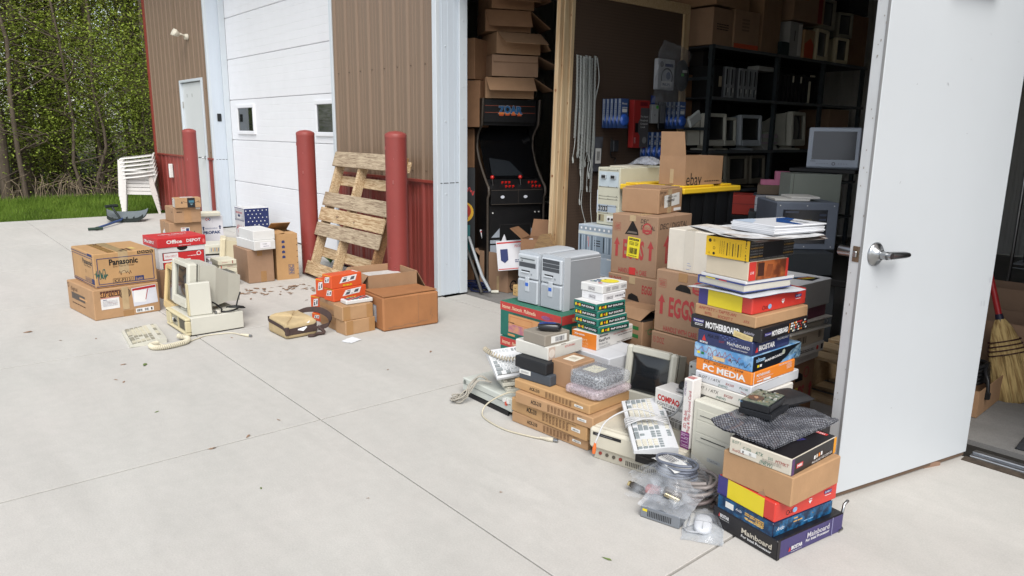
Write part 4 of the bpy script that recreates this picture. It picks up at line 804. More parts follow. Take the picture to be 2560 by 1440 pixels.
def egB(b, F, R, T):
    b.txt(F, '15 DOZ', .16, .90, .10, EGR, .24, bold=.02); b.txt(F, 'EGGS', .80, .80, .15, EGR, .2, bold=.03); b.pol(F, [(.42, .58), (.66, .56), (.62, .66), (.5, .70), (.44, .66)], HOLE); b.ring(F, .62, .26, .062, .024, EGR, 24, -85, 85); b.txt(F, 'REFRIGERATED', .5, .12, .08, EGR, .6)
carton('egg_carton', 'upside down brown carton with red moon under the DEC carton', 'box', (-2.51, 3.235), .31, (.36, .37, .33), 3, CB3, egB, 'brown egg cartons', parts=lambda t, F, R, T, s: patch(t, 'tape', F, .5, .93, .12, .13, CLTAPE))
carton('egg_carton', 'lowest brown carton behind the striped brown box, under the moon carton', 'box', (-2.52, 3.24), 0, (.35, .36, .309), 2, CB3, eggs(), 'brown egg cartons')
def egC(b, F, R, T): eggs()(b, F, R, T); b.pol(F, [(.37+.0*k, .72) for k in range(1)]+[(.37, .72), (.66, .70), (.64, .77), (.57, .82), (.46, .82), (.39, .77)], HOLE)
carton('egg_carton', 'brown EGGS carton with half moon handle under the stained white carton', 'box', (-2.0, 3.0), .435, (.335, .36, .33), 1, CB3, egC, 'brown egg cartons', parts=lambda t, F, R, T, s: patch(t, 'tape', F, .5, .93, .16, .14, TAPE))
def egD(b, F, R, T): b.txt(F, 'EGGS', .5, .36, .22, EGR, .46, bold=.035); b.txt(F, '15 DOZ', .14, .88, .1, EGR, .2); b.pol(F, [(.34, .56), (.64, .54), (.62, .66), (.5, .72), (.38, .68)], HOLE); b.pol(F, [(.4, .56), (.52, .5), (.56, .6), (.45, .64)], M((214, 216, 222)))
carton('egg_carton', 'brown carton under the EGGS carton with half moon handle, its own handle torn', 'box', (-1.98, 2.985), .09, (.36, .38, .342), 0, CB3, egD, 'brown egg cartons')
carton('egg_carton', 'brown EGGS carton by the open white door with flat white boxes on it', 'box', (-1.722, 3.27), 0, (.32, .33, .315), 2, CB5, lambda b, F, R, T: (b.txt(R, 'EGGS', .45, .46, .26, EGR, .5, bold=.035), b.arrow(R, .9, .46, .13, .3, EGR), b.disc(R, .72, .8, .03, EGR), b.disc(R, .72, .8, .022, CB5), b.pol(R, [(.36, .7), (.62, .68), (.6, .78), (.48, .84), (.38, .8)], HOLE)), 'brown egg cartons', parts=lambda t, F, R, T, s: patch(t, 'price_label', R, .33, .38, .28, .4, M((236, 216, 70)), lambda b, f: (b.rec(f, .5, .9, .8, .1, BLK), b.lines(f, .5, .6, .8, .4, 5, M((150, 120, 40)), 2, .4))))
def wc(b, F, R, T): b.frame(F, .47, .24, .14, .36, .001, SKY); b.txt(F, 'CE', .44, .30, .1, INDI, .06, ang=90); b.ring(F, .50, .34, .012, .002, INDI); b.lines(F, .47, .14, .1, .2, 7, M((110, 130, 190)), 4, .4); b.rec(F, .47, .75, .045, .22, M((190, 176, 160)))
carton('shipping_box', 'stained white carton with clear tape on the EGGS carton', 'box', (-2.0, 3.02), .766, (.30, .32, .215), -2, M((230, 222, 208), .6, .05, 12), wc, 'white boxes behind the keyboards', parts=lambda t, F, R, T, s: (patch(t, 'tape', F, .46, .5, .2, .98, M((222, 214, 200), .15, .04)), patch(t, 'tape', T, .46, .5, .2, .99, M((226, 220, 208), .15, .04))))
def grn(b, F, R, T):
    for y in (.90, .80): b.rec(F, .78, y, .24, .045, GRN); b.rec(R, .95, y, .1, .045, GRN)
    b.txt(R, 'CAFFE', .5, .86, .075, M((110, 150, 100)), .62, bold=.02); b.rec(R, .5, .88, .8, .004, GRN); b.txt(R, 'ITEM. 777E', .40, .34, .065, PEN, .62, bold=.02); b.txt(R, 'DESKTOP CASE', .42, .26, .05, PEN, .62); b.txt(R, 'PCS', .72, .19, .06, PEN, .24, bold=.02); b.txt(R, 'KGS', .72, .11, .06, PEN, .24, bold=.02); b.txt(F, 'CASE', .72, .35, .06, BLK, .3, bold=.02)
t = carton('cardboard_box', 'brown box with green stripes and a raised flap behind the beige monitor', 'box', (-2.43, 3.02), 0, (.28, .205, .452), -4, CB2, grn, None, fm={'T': HOLE}, parts=lambda t, F, R, T, s: (patch(t, 'tape', R, .5, .95, .2, .12, TAPE), None))
b = B(); b.hull8([(-.28, 0, .452), (-.02, 0, .452), (-.02, .004, .452), (-.28, .004, .452)], [(-.27, .05, .50), (.0, .06, .505), (.0, .064, .503), (-.27, .054, .498)], CB2); b.hull8([(-.27, .05, .499), (.0, .06, .504), (.0, .064, .502), (-.27, .054, .497)], [(-.27, .20, .49), (-.03, .20, .505), (-.03, .204, .503), (-.27, .204, .488)], CB2); b.obj('flap', t)
# ---- beige front monitor, boxed notebook, thin box, big desktop with keyboard
crt('crt_monitor', 'beige CRT monitor with dark screen behind the wrapped keyboard', (-2.155, 2.72, 0), 8, .285, .288, .25, BEI, .125, 8, sw=.74, sh=.68)
crt('crt_monitor', 'beige monitor with its back showing behind the boxed Compaq notebook', (-1.84, 2.975, .0), 176, .26, .25, .24, BEI, .10, 0)
b = B(); b.box(-.06, 0, 0, .07, 0, .15, M((208, 210, 204), .45, .03), .008); fr = FR(.06, .07, .15, 'F'); b.disc(fr, .3, .85, .006, PEN); b.lines(fr, .6, .5, .5, .3, 6, M((150, 152, 148)), 1, .5)
b.obj('desktop_speaker', None, (-1.865, 2.745, .263), 0, label='small pale grey speaker standing behind the Compaq box', category='speaker')
carton('cardboard_box', 'plain brown box hidden behind the Compaq box, carrying the small speaker', 'box', (-1.86, 2.74), 0, (.12, .15, .262), 0, CB2)
def cpq(b, F, R, T):
    b.txt(F, 'COMPAQ', .46, .76, .16, M((196, 44, 44)), .72, bold=.045); b.txt(F, 'CONTURA 400', .5, .59, .09, M((60, 60, 64)), .82); b.lines(F, .4, .46, .6, .14, 2, M((110, 110, 112)), 3, .5); b.bars(F, .4, .34, .34, .12, BLK, 14); b.bars(F, .7, .12, .5, .16, BLK, 20); b.lines(F, .7, .26, .5, .08, 2, PEN, 6)
carton('notebook_box', 'white box lettered COMPAQ CONTURA standing on the big beige desktop', 'box', (-1.79, 2.55), .151, (.175, .12, .165), -2, M((228, 226, 222), .5, .03, 9), cpq)
t = thing('web_camera', 'black ball shaped camera with trailing cable on the Compaq box', 'camera', (-1.835, 2.60, .317), 0)
b = B(); b.grid(lambda u, v: ell(u, v, .028, .028, .028, 2), 18, 12, M((26, 26, 30), .3)); b.box(-.02, .02, -.034, -.02, .012, .02, M((150, 150, 152), .3)); b.obj('camera_body', t); b = B(); b.tube(spline([(.01, -.02, .03), (.04, -.06, .0), (.03, -.09, -.06), (-.02, -.085, -.10), (-.1, -.08, -.12), (-.17, -.075, -.10)], 6), .0045, M((150, 152, 154), .5)); b.obj('cable', t)
def snd(b, F, R, T):
    b.txt(F, '16-bit', .35, .42, .045, RED, .13, ang=90); b.txt(F, 'Plug & Play Sound Card', .68, .52, .032, RED, .34*7.2, ang=90) if 0 else None
    b._vt = None
    for s_, x, y, h, ln, m_ in (('3D 16-bit', .38, .36, .34, .080, M((190, 40, 60))), ('Plug & Play Sound Card', .74, .48, .30, .185, M((190, 40, 60)))):
        f2 = (F[0], V((0, 0, 1)), V((-1, 0, 0)), F[4], F[3]); f2 = (F[0]+V((F[3], 0, 0)), V((0, 0, 1)), V((-1, 0, 0)), F[4], F[3])
        b.txt(f2, s_, y+.06, 1-x, h, m_, ln/F[4])
    f2 = (F[0]+V((F[3], 0, 0)), V((0, 0, 1)), V((-1, 0, 0)), F[4], F[3])
    b.rec(f2, .12, .5, .24, .96, M((128, 60, 120))); b.lines((F[0], V((1, 0, 0)), V((0, 0, 1)), F[3], F[4]), .5, .12, .8, .2, 9, M((216, 190, 214)), 2, .4); b.txt(f2, 'HOMELAND', .86, .78, .22, M((90, 60, 130)), .2); b.txt(T, '3D 16-bit', .5, .5, .08, ORG, .7, ang=90) if 0 else None
    b.lines(T, .5, .4, .7, .5, 4, RED, 3, .5)
carton('sound_card_box', 'tall thin white and purple sound card box standing on edge by the mini tower', 'box', (-1.664, 2.416), .152, (.046, .062, .308), 0, M((230, 226, 222), .5, .03, 9), snd)
t = thing('desktop_computer', 'big beige desktop computer with black drive bay under the cable wrapped keyboard', 'computer', (-1.66, 2.375, 0), 11); DSK = M((214, 208, 190), .5, .04, 6, bump=.06)
b = B(); b.box(-.455, 0, .02, .31, .052, .150, DSK, .006); b.obj('case', t)
b = B(); b.box(-.458, .003, -.014, .022, .05, .150, DSK, .012); b.box(-.438, -.01, .0, .02, .0, .052, M((190, 184, 168), .5, .05), .003); b.box(-.435, -.29, -.0155, -.014, .118, .132, M((36, 36, 38), .4)); fr = (V((-.435, -.0155, .118)), V((1, 0, 0)), V((0, 0, 1)), .145, .014); b.lines(fr, .4, .5, .6, .5, 1, M((120, 120, 124)), 2)
for k in range(26): b.box(-.27+.009*k, -.265+.009*k, -.001, .001, .012, .034, M((96, 92, 84)))
for k, c in enumerate((M((150, 60, 50)), M((90, 84, 74)), M((90, 84, 74)), M((150, 60, 50)))): b.cyl((-.40+.035*k, .0, .032), (-.40+.035*k, -.004, .032), .008, c, n=12)
b.obj('front_bezel', t)
b = B(); b.box(-.215, -.045, -.018, -.013, .054, .122, M((38, 36, 36), .5, .1, 20), .002); b.box(-.20, -.06, -.021, -.018, .083, .09, M((58, 54, 52), .5)); b.box(-.14, -.10, -.025, -.018, .07, .083, M((30, 28, 28))); b.box(-.20, -.06, -.020, -.018, .106, .110, M((58, 54, 52), .5)); b.obj('drive_bay', t)
kb2 = keyboard('keyboard', 'grey white keyboard wrapped in its own cable on the big beige desktop', (-2.10, 2.565, .166), (0, 0, 0), .405, .185, KEYW, KEYL, KEYD)
kb2.rotation_euler = (0, radians(9.5), radians(-41)); kb2.location = (-2.097, 2.48, .212)
CW = M((206, 206, 206), .45, .04); b = B()
for k in range(4):
    x = .17+.014*k; b.tube(spline([(x, -.006, .004), (x+.004*k, .0, .03), (x+.03-.006*k, .08, .048+.004*k), (x+.02+.004*k, .16, .052), (x+.01, .178, .03), (x, .18, .004)], 6), .0034, CW)
b.tube(spline([(.20, .178, .03), (.18, .12, .06), (.17, .04, .075), (.17, -.03, .055), (.20, -.10, .02), (.245, -.135, -.03), (.255, -.145, -.055)], 8), .0038, CW); b.obj('cable', kb2)
b = B(); b.tube([(.254, -.144, -.05), (.256, -.146, -.07), (.257, -.147, -.075), (.259, -.149, -.10)], .008, M((232, 120, 60), .45), 9, [.005, .008, .009, .008]); b.cyl((.259, -.149, -.10), (.260, -.150, -.112), .006, STEEL, n=10); b.obj('plug', kb2)
# ---- heap of bagged cables and parts
t = thing('power_supply', 'small grey metal box with vent slots in clear plastic on the ground', 'power supply', (-1.455, 2.085, .0), 14); PSU = M((150, 156, 164), .35, .06, 12, me=.5)
b = B(); b.box(-.16, 0, 0, .12, .002, .05, PSU, .003)
fr = FR(.16, .12, .05, 'F')
for k in range(14): b.rec(fr, .2+.045*k, .5, .02, .5, BLK)
fr = FR(.16, .12, .0502, 'T'); b.disc(fr, .3, .5, .008, PEN); b.rec((FR(.16, .12, .05, 'F')), .12, .72, .12, .2, YEL); b.obj('case', t)
b = B(); b.grid(lambda u, v: V((-.17+.2*u, -.008+.15*v, .056+.012*noise.noise(V((u*5, v*5, 7)))+.02*v)), 16, 12, film((226, 230, 236), .66)); b.obj('plastic_bag', t)
t = thing('coiled_cable', 'thick grey printer cable coiled in a heap beside the printed boxes', 'cable', (-1.525, 2.285, 0), 0); GC = M((150, 142, 138), .45, .06); GC2 = M((122, 110, 108), .45, .06)
b = B(); R_ = random.Random(2); pts = []
for i in range(96):
    a = i/12*2*pi; q = i/96; pts.append((-.02+(.088-.012*sin(a*.37))*cos(a)+.012*sin(i), (.075)*sin(a)+.008*cos(i*1.7), .012+.12*q+.012*sin(a+1)))
b.tube(spline(pts[:48], 2), .0078, GC2, 7); b.tube(spline(pts[46:], 2), .0074, GC, 7); b.obj('cable', t)
b = B(); b.box(-.035, .035, -.012, .014, -.018, .018, M((86, 78, 70), .45), .005); b.box(-.03, .03, -.024, -.012, -.008, .008, M((190, 176, 140), .3, .1, 20, me=.8), .002); b.obj('connector', t, (-.02, -.13, .085), (radians(10), radians(20), radians(35)))
t = thing('coiled_cable', 'dark cable with gold edged plug sticking out left of the bagged cables', 'cable', (-1.72, 2.19, 0), 0)
b = B(); b.tube(spline([(.0, .0, .018), (.05, .0, .012), (.11, -.03, .01), (.17, -.06, .012), (.22, -.03, .02)], 6), .008, GC2); b.obj('cable', t); b = B(); b.box(-.035, .03, -.012, .012, -.016, .016, M((66, 62, 58), .45), .005); b.box(-.046, -.035, -.009, .009, -.014, .014, M((200, 180, 130), .3, .1, 20, me=.8), .002); b.obj('connector', t, (-.02, 0, .022), (radians(70), radians(15), radians(20)))
t = thing('bagged_mouse', 'white computer mouse in a clear bag lying in front of the cable heap', 'mouse', (-1.405, 2.165, 0), 32)
b = B(); b.grid(lambda u, v: ell(u, v, .034, .062, .018, 2.6), 22, 12, M((226, 228, 232), .35, .02)); b.box(-.0008, .0008, -.058, -.01, .030, .0365, M((150, 152, 156))); b.box(-.03, .03, -.012, -.010, .03, .0365, M((170, 172, 176))); b.obj('mouse_body', t)
b = B(); b.tube(spline([(-.01, -.06, .015), (-.06, -.05, .01), (-.07, .02, .01), (-.06, .08, .012), (-.05, .02, .02), (-.055, -.03, .018)], 6), .003, M((190, 192, 196))); b.obj('cable', t)
def sheetbag(w_, d_, hf, seed, a=.02):
    def f(u, v):
        n = noise.noise(V((u*3.1, v*3.3, seed))); n2 = abs(noise.noise(V((u*9, v*8, seed+5)))); return V(((u-.5)*w_+.015*n, (v-.5)*d_+.012*n2, hf(u, v)+a*n+a*.7*n2))
    return f
dome = lambda h: (lambda u, v: .006+h*max(0, 1-abs(2*u-1)**2.4)*max(0, 1-abs(2*v-1)**2.4))
FB = film((226, 232, 240), .80, .08)
b = B(); b.grid(sheetbag(.15, .22, dome(.045), 3, .008), 26, 34, FB); b.grid(sheetbag(.15, .22, lambda u, v: .003, 4, .001), 8, 8, film((220, 226, 232), .5)); b.obj('plastic_bag', t)
b = B(); b.pol((V((-.075, -.1, .008)), V((1, 0, 0)), V((0, 1, 0)), .15, .2), [(.02, .3), (.3, .55), (.25, .95), (.0, .9)], LBL); b.obj('label', t)
t = thing('bagged_cable', 'coiled cord with paper label in a crumpled clear bag on top of the cable heap', 'bag', (-1.60, 2.25, .10), -14)
b = B(); pts = [((.088+.008*sin(i))*cos(i*.55), (.070+.006*cos(i*2))*sin(i*.55), .02+.0011*i+.010*sin(i*.55+2)) for i in range(58)]; b.tube(spline(pts, 2), .0058, M((112, 118, 132), .4)); b.obj('cable', t)
b = B(); b.grid(lambda u, v: V(((u-.5)*.15, .0+(v-.5)*.085-.03, .070+.010*sin(u*3)+.004*noise.noise(V((u*4, v*4, 0))))), 12, 6, LBL); fr = (V((-.075, -.07, .083)), V((1, 0, 0)), V((0, 1, 0)), .15, .08); b.lines(fr, .35, .62, .5, .5, 4, M((110, 110, 116)), 2, .45); b.obj('label', t)
b = B(); b.grid(sheetbag(.30, .26, lambda u, v: .01+.085*max(0, 1-abs(2*u-1)**2.2)*max(0, 1-abs(2*v-1)**2)-.03*abs(2*u-1), 11, .024), 44, 40, film((228, 234, 242), .84, .07)); b.grid(sheetbag(.28, .24, lambda u, v: .004-.05*abs(2*v-1), 17, .02), 30, 30, film((206, 212, 220), .78, .1)); b.obj('plastic_bag', t)
t = thing('bagged_parts', 'reddish part in a crumpled clear bag at the left of the cable heap', 'bag', (-1.675, 2.205, .02), 20)
b = B(); b.box(-.03, .03, -.02, .02, .0, .03, M((196, 110, 106), .5), .006); b.obj('part', t); b = B(); b.grid(sheetbag(.19, .16, lambda u, v: .004+.075*max(0, 1-abs(2*u-1)**2.2)*max(0, 1-abs(2*v-1)**2.2), 23, .02), 34, 30, FB); b.obj('plastic_bag', t)
# ---- things stacked on the egg carton by the door
for i, (z, h, lb, rz) in enumerate(((.316, .042, 'crumpled white padded envelope lying directly on the egg carton by the door', 1), (.359, .055, 'dented white box with faint stamp in the pile by the door', -2), (.4145, .072, 'buff white box with bar code label in the pile by the door', 0))):
    carton('product_box', lb, 'box', (-1.715+.006*i, 3.275), z, (.31, .33, h), rz, (M((204, 198, 188), .6, .08, 14), M((208, 202, 192), .6, .06, 12), M((196, 180, 156), .6, .06, 12))[i], (lambda b, F, R, T: b.lines(R, .5, .5, .4, .3, 2, M((170, 160, 150)), 4), lambda b, F, R, T: (b.disc(R, .8, .5, .012, RED), b.rec(R, .93, .5, .06, .5, PEN), b.lines(R, .5, .5, .4, .3, 2, PEN, 4)), lambda b, F, R, T: (b.bars(R, .28, .5, .3, .5, PEN, 9), b.bars(R, .85, .6, .1, .5, PEN, 6)))[i])
t = thing('ring_binder', 'white ring binder lying on the pile by the door, under the grey software box', 'binder', (-1.70, 3.26, .49), -3); WB_ = M((214, 208, 196), .45, .05, 9)
b = B(); b.box(-.28, 0, 0, .37, 0, .006, WB_); b.box(-.28, 0, 0, .37, .050, .056, WB_); b.box(-.285, -.279, 0, .37, 0, .056, WB_); b.obj('cover', t); b = B(); b.box(-.27, -.03, .02, .35, .006, .030, M((190, 182, 166), .8)); b.obj('pages', t)
b = B(); b.tube([(-.02, .33, .02)]+[(-.02+.016*sin(a), .33, .03-.016*cos(a)) for a in [k*.5 for k in range(12)]], .002, STEEL); b.obj('ring', t)
carton('software_box', 'maroon and cream box under the grey software box by the door', 'box', (-1.715, 3.27), .5465, (.30, .35, .062), 0, M((196, 190, 180), .5, .05), lambda b, F, R, T: b.rec(R, .72, .5, .52, .98, MAR))
def gsb(b, F, R, T): b.pol(T, [(.55, .45), (.95, .55), (.9, .85), (.7, .8)], BLK); [b.pol(T, [(.6+.08*k, .55), (.64+.08*k, .55), (.74+.06*k, .78), (.7+.06*k, .78)], c) for k, c in enumerate((SKY, ORG, YEL))]
carton('software_box', 'grey software box with white lid and dark leaflet on it, by the door', 'box', (-1.705, 3.245), .609, (.32, .37, .135), -1, M((150, 148, 144), .5, .03), gsb, fm={'T': M((236, 236, 236), .5, .02)})
# ================================================================ left group by the garage door
INKB = M((50, 62, 110), .7, .1); INKG = M((34, 92, 84), .7, .1); BRK = M((70, 48, 34), .7, .1)
def flapbox(t, a, b_, h, mat, flaps, inner=CBI, th=.004, z0=0):
    """open topped carton: four walls, floor and open flaps given as (side, length, tilt in degrees from straight up, outwards)"""
    bl = B(); bl.box(-a, 0, 0, th, z0, h, mat); bl.box(-a, 0, b_-th, b_, z0, h, mat); bl.box(-a, -a+th, th, b_-th, z0, h, mat); bl.box(-th, 0, th, b_-th, z0, h, mat); bl.box(-a+th, -th, th, b_-th, z0, z0+th, inner)
    o = bl.obj('box_body', t)
    for sd, ln, an in flaps:
        fb = B(); c_, s_ = cos(radians(an)), sin(radians(an)); out = ln*s_; up = ln*c_; nx, nz = -c_*th, s_*th
        if sd in 'FK':
            y = 0 if sd == 'F' else b_; q = -1 if sd == 'F' else 1
            p = [(-a+.003, y, h), (-.003, y, h), (-.012, y+q*out, h+up), (-a+.012, y+q*out, h+up)]; off = V((0, q*nx, nz))
        else:
            x = 0 if sd == 'R' else -a; q = 1 if sd == 'R' else -1
            p = [(x, .003, h), (x, b_-.003, h), (x+q*out, b_-.012, h+up), (x+q*out, .012, h+up)]; off = V((q*nx, 0, nz))
        p = [V(k) for k in p]; fb.hull8(p, [k+off for k in p], mat); f_ = fb.obj('flap', t)
    return o
def dig(b, F, R, T):
    b.txt(F, 'digital', .28, .80, .14, BRK, .26); b.rec(F, .42, .55, .52, .22, M((84, 74, 66))); b.rec(F, .62, .55, .3, .06, M((210, 160, 110))); b.ring(F, .06, .86, .02, .006, BRK); b.lines(F, .42, .30, .5, .06, 1, BRK, 3)
    for i, ch in enumerate('digital'): b.rec(R, .125+.042*i, .83, .038, .20, M((84, 46, 40))); b.txt(R, ch, .125+.042*i, .83, .13, M((216, 160, 100)), bold=.01)
    b.disc(R, .47, .78, .043, M((96, 80, 64))); b.disc(R, .47, .78, .034, M((150, 118, 86))); b.rec(R, .47, .78, .12, .1, M((90, 76, 62)))
def digp(t, F, R, T, s):
    patch(t, 'label', R, .24, .52, .27, .38, M((236, 234, 232)), lambda b, f: (b.rec(f, .5, .97, 1, .04, RED), b.rec(f, .22, .82, .2, .05, INKB), b.lines(f, .5, .5, .8, .5, 7, M((170, 170, 180)), 3, .3), b.rec(f, .6, .5, .5, .012, RED, -24)))
    patch(t, 'document_pouch', R, .77, .62, .38, .62, M((222, 224, 234), .2, .05, 18), lambda b, f: (b.rec(f, .5, .91, .96, .12, M((176, 40, 44))), b.rec(f, .3, .5, .5, .66, WHT, -6), b.rec(f, .58, .55, .03, .6, M((180, 60, 56)), -18)), 3)
    patch(t, 'label', R, .75, .14, .28, .14, WHT, lambda b, f: (b.bars(f, .2, .5, .3, .6, BLK, 10), b.bars(f, .6, .5, .25, .6, BLK, 8), b.rec(f, .88, .5, .08, .6, BLK)))
    patch(t, 'tape', R, .47, .62, .10, .76, CLTAPE); patch(t, 'tape', R, .50, .10, .16, .2, TAPE)
carton('printer_box', 'brown box lettered digital with a clear document pouch, under the Panasonic box', 'box', (-6.131, 1.05), 0, (.603, .486, .238), 6.8, CB1, dig, 'boxes left of the old computers', parts=digp, c=.006)
def pan(b, F, R, T):
    for f in (F, R):
        b.rec(f, .5, .05, .98, .02, INKB); b.frame(f, .5, .48, .9, .76, .005, INKB)
    b.rec(F, .5, .92, .98, .02, INKB); b.txt(F, 'Panasonic', .72, .72, .15, BLK, .42, bold=.03); b.txt(F, 'Dot Matrix', .72, .60, .06, BLK, .3); b.rec(F, .92, .18, .12, .16, INKB); b.frame(F, .72, .18, .3, .14, .002, INKB); b.txt(F, 'KX-P3131', .72, .18, .09, INKB, .24); b.lines(F, .25, .07, .4, .03, 1, INKB, 3); b.disc(F, .62, .42, .012, BRK); b.disc(F, .62, .42, .009, CB4); b.rec(F, .86, .94, .2, .08, INKB)
    b.txt(R, 'Panasonic', .47, .73, .17, BLK, .46, bold=.035); b.txt(R, 'Dot Matrix Printer', .47, .60, .06, BRK, .34); b.rec(R, .70, .17, .15, .15, INKB); b.txt(R, '1unit', .70, .17, .1, M((214, 170, 110)), .11); b.frame(R, .44, .17, .33, .14, .002, BLK); b.txt(R, 'KX-P3131', .44, .17, .1, BLK, .28, bold=.01)
    b.scrawl(R, .1, .42, .2, .3, INKG, 3, .004, 22); b.scrawl(R, .13, .32, .16, .2, INKG, 8, .004, 16); b.scrawl(R, .48, .38, .2, .24, BRK, 6, .003, 12)
    for k in range(4): b.rec(R, .73+.068*k, .94, .055, .09, BLK); b.rec(R, .73+.068*k, .94, .02, .05, CB4, 45)
    b.lines(T, .22, .35, .3, .1, 1, BRK, 2, .6); b.rec(T, .74, .72, .18, .08, M((220, 196, 120)), 4); b.lines(T, .84, .55, .22, .22, 3, BRK, 5, .6)
carton('printer_box', 'brown box lettered Panasonic with blue frame lines and green scribble', 'box', (-6.183, 1.086), .239, (.567, .453, .268), 4.8, CB4, pan, 'boxes left of the old computers', parts=lambda t, F, R, T, s: (tape_over(t, F, R, T, s, .47, .07, CLTAPE, .62), patch(t, 'tape', T, .5, .30, .96, .12, TAPE)), c=.006)
carton('cardboard_box', 'brown box under the red lidded Office Depot box', 'box', (-6.62, 1.66), 0, (.35, .42, .252), 5, CB2, None, 'boxes left of the old computers')
t = thing('file_box', 'white file storage box with red lid lettered Office Depot', 'box', (-6.625, 1.665, .254), 5, 'boxes left of the old computers'); ODR = M((206, 52, 56), .5, .04, 8)
a, b_, h = .33, .40, .20; b = B(); b.box(-a, 0, 0, b_, 0, h, M((228, 228, 228), .5, .03), .004); F, R, T = (FR(a, b_, h, k) for k in 'FRT')
b.rec(R, .52, .36, .88, .70, ODR); b.frame(R, .52, .36, .9, .73, .005, PEN); b.rec(R, .25, .56, .3, .26, WHT); b.txt(R, 'Office DEPOT', .25, .56, .08, RED, .24); b.disc(R, .3, .26, .024, YEL); b.disc(R, .85, .58, .02, WHT); b.disc(R, .85, .58, .014, ODR); b.rec(R, .36, .34, .6, .08, WHT); b.lines(R, .7, .5, .3, .06, 1, WHT, 3, .4); b.lines(R, .7, .2, .3, .12, 2, WHT, 4, .4); b.disc(R, .5, .86, .018, HOLE, sx=2.2); b.rec(R, .5, .90, .22, .1, HOLE); b.obj('box_body', t)
b = B(); a2, b2_, h2 = a+.016, b_+.016, .085; b.box(-a2+.008, .008, -.008, b2_-.008, h-.012, h+h2-.012, ODR, .004)
off = lambda fr, dx: (fr[0]+dx,)+fr[1:]
R = off(FR(a2, b2_, h2, 'R'), V((.008, -.008, h-.012))); F = off(FR(a2, b2_, h2, 'F'), V((.008, -.008, h-.012))); T = off(FR(a2, b2_, h2, 'T'), V((.008, -.008, h-.012)))
b.txt(R, 'Office', .34, .58, .36, WHT, .32, bold=.03); b.txt(R, 'DEPOT', .74, .58, .30, WHT, .30, bold=.03); b.lines(R, .55, .16, .25, .08, 1, WHT, 2, .5); b.txt(F, 'Office DEPOT', .45, .5, .3, WHT, .7, bold=.03)
f2 = (T[0]+V((T[3], 0, 0)), V((0, 1, 0)), V((-1, 0, 0)), T[4], T[3]); b.txt(f2, 'Office DEPOT', .5, .62, .10, WHT, .6, bold=.03); b.lines(f2, .5, .4, .3, .05, 1, WHT, 2, .5); b.disc(R, .95, .4, .02, M((226, 120, 116)), sx=.5); b.obj('lid', t)
# stack of three brown cartons and the food boxes behind
def b3(b, F, R, T): [b.arrow(R, x, .62, .04, .14, BRK) for x in (.28, .76)]
carton('cardboard_box', 'large brown carton with two shipping labels, bottom of the stack of three', 'box', (-9.25, 2.47), 0, (.5, .37, .335), -3, CB2, b3, 'stack of three brown cartons', parts=lambda t, F, R, T, s: (patch(t, 'label', R, .48, .72, .27, .2, LBL, lambda b, f: (b.pol(f, [(.58, .3), (.75, .15), (.92, .3), (.92, .85), (.58, .85)], INKB), b.rec(f, .26, .82, .34, .1, RED), b.lines(f, .28, .4, .4, .4, 3, M((130, 140, 180)), 2, .4))), patch(t, 'label', F, .42, .55, .2, .26, LBL, lambda b, f: (b.rec(f, .6, .4, .4, .5, SKY), None), 25), patch(t, 'tape', F, .5, .9, .14, .2, TAPE)), c=.006)
carton('cardboard_box', 'brown carton in the middle of the stack of three', 'box', (-9.2, 2.52), .336, (.42, .31, .185), -2, CB2, lambda b, F, R, T: (b.lines(R, .2, .72, .2, .08, 1, BRK, 2, .8), b.lines(F, .8, .7, .1, .08, 1, BRK, 3, .8)), 'stack of three brown cartons', parts=lambda t, F, R, T, s: (patch(t, 'tape', R, .5, .5, .27, .98, M((178, 138, 100), .4)), patch(t, 'label', R, .9, .92, .16, .12, M((226, 216, 206)))), c=.006)
def smile(b, F, R, T):
    b.rec(R, .62, .5, .30, .98, M((34, 36, 40))); b.rec(R, .63, .62, .2, .24, M((70, 120, 140))); b.pol(R, [(.56, .4), (.7, .4), (.63, .24)], M((120, 150, 160))); n = 12
    for k in range(n):
        u = k/n; b.rec(R, .33+.56*u, .62-.5*u*(1-u)*1.3, .06, .03, PEN, -16+34*u)
    b.pol(R, [(.22, .45), (.30, .45), (.26, .68)], PEN); b.rec(R, .90, .62, .07, .05, PEN, 30); b.rec(R, .93, .52, .05, .05, PEN, 75); b.rec(T, .45, .5, .5, .5, M((222, 222, 224)))
    b.rec(F, .5, .5, .96, .9, M((220, 214, 206))); b.lines(F, .25, .5, .3, .7, 6, PEN, 2, .6); b.bars(F, .72, .5, .4, .7, CB5, 8)
carton('parcel', 'small brown parcel with black tape and smile arrow, top of the stack of three', 'box', (-9.17, 2.535), .522, (.17, .29, .118), -6, CB1, smile, 'stack of three brown cartons')
def pro(b, F, R, T):
    b.txt(R, 'PROPAK', .52, .36, .11, M((40, 62, 110)), .72, bold=.045); b.txt(R, 'PERISHABLE', .5, .52, .05, M((60, 80, 130)), .5); [b.arrow(R, x, y, .12, .16, M((40, 56, 100))) for x, y in ((.18, .53), (.86, .55))]; b.ring(R, .36, .88, .022, .008, M((190, 60, 60)), 16, 90, 270); b.ring(R, .42, .88, .022, .008, M((60, 80, 140)), 16, -90, 90); b.rec(R, .40, .88, .05, .06, RED, 30); b.rec(R, .56, .84, .006, .24, M((150, 150, 170)))
carton('food_carton', 'white carton with blue letters PROPAK and up arrows', 'box', (-9.64, 2.93), .02, (.34, .30, .33), -4, M((226, 226, 232), .55, .03, 6), pro, 'boxes by the garage door')
carton('cardboard_box', 'flat tan tray under the white PROPAK carton', 'box', (-9.63, 2.92), 0, (.36, .32, .019), -4, CB1, None)
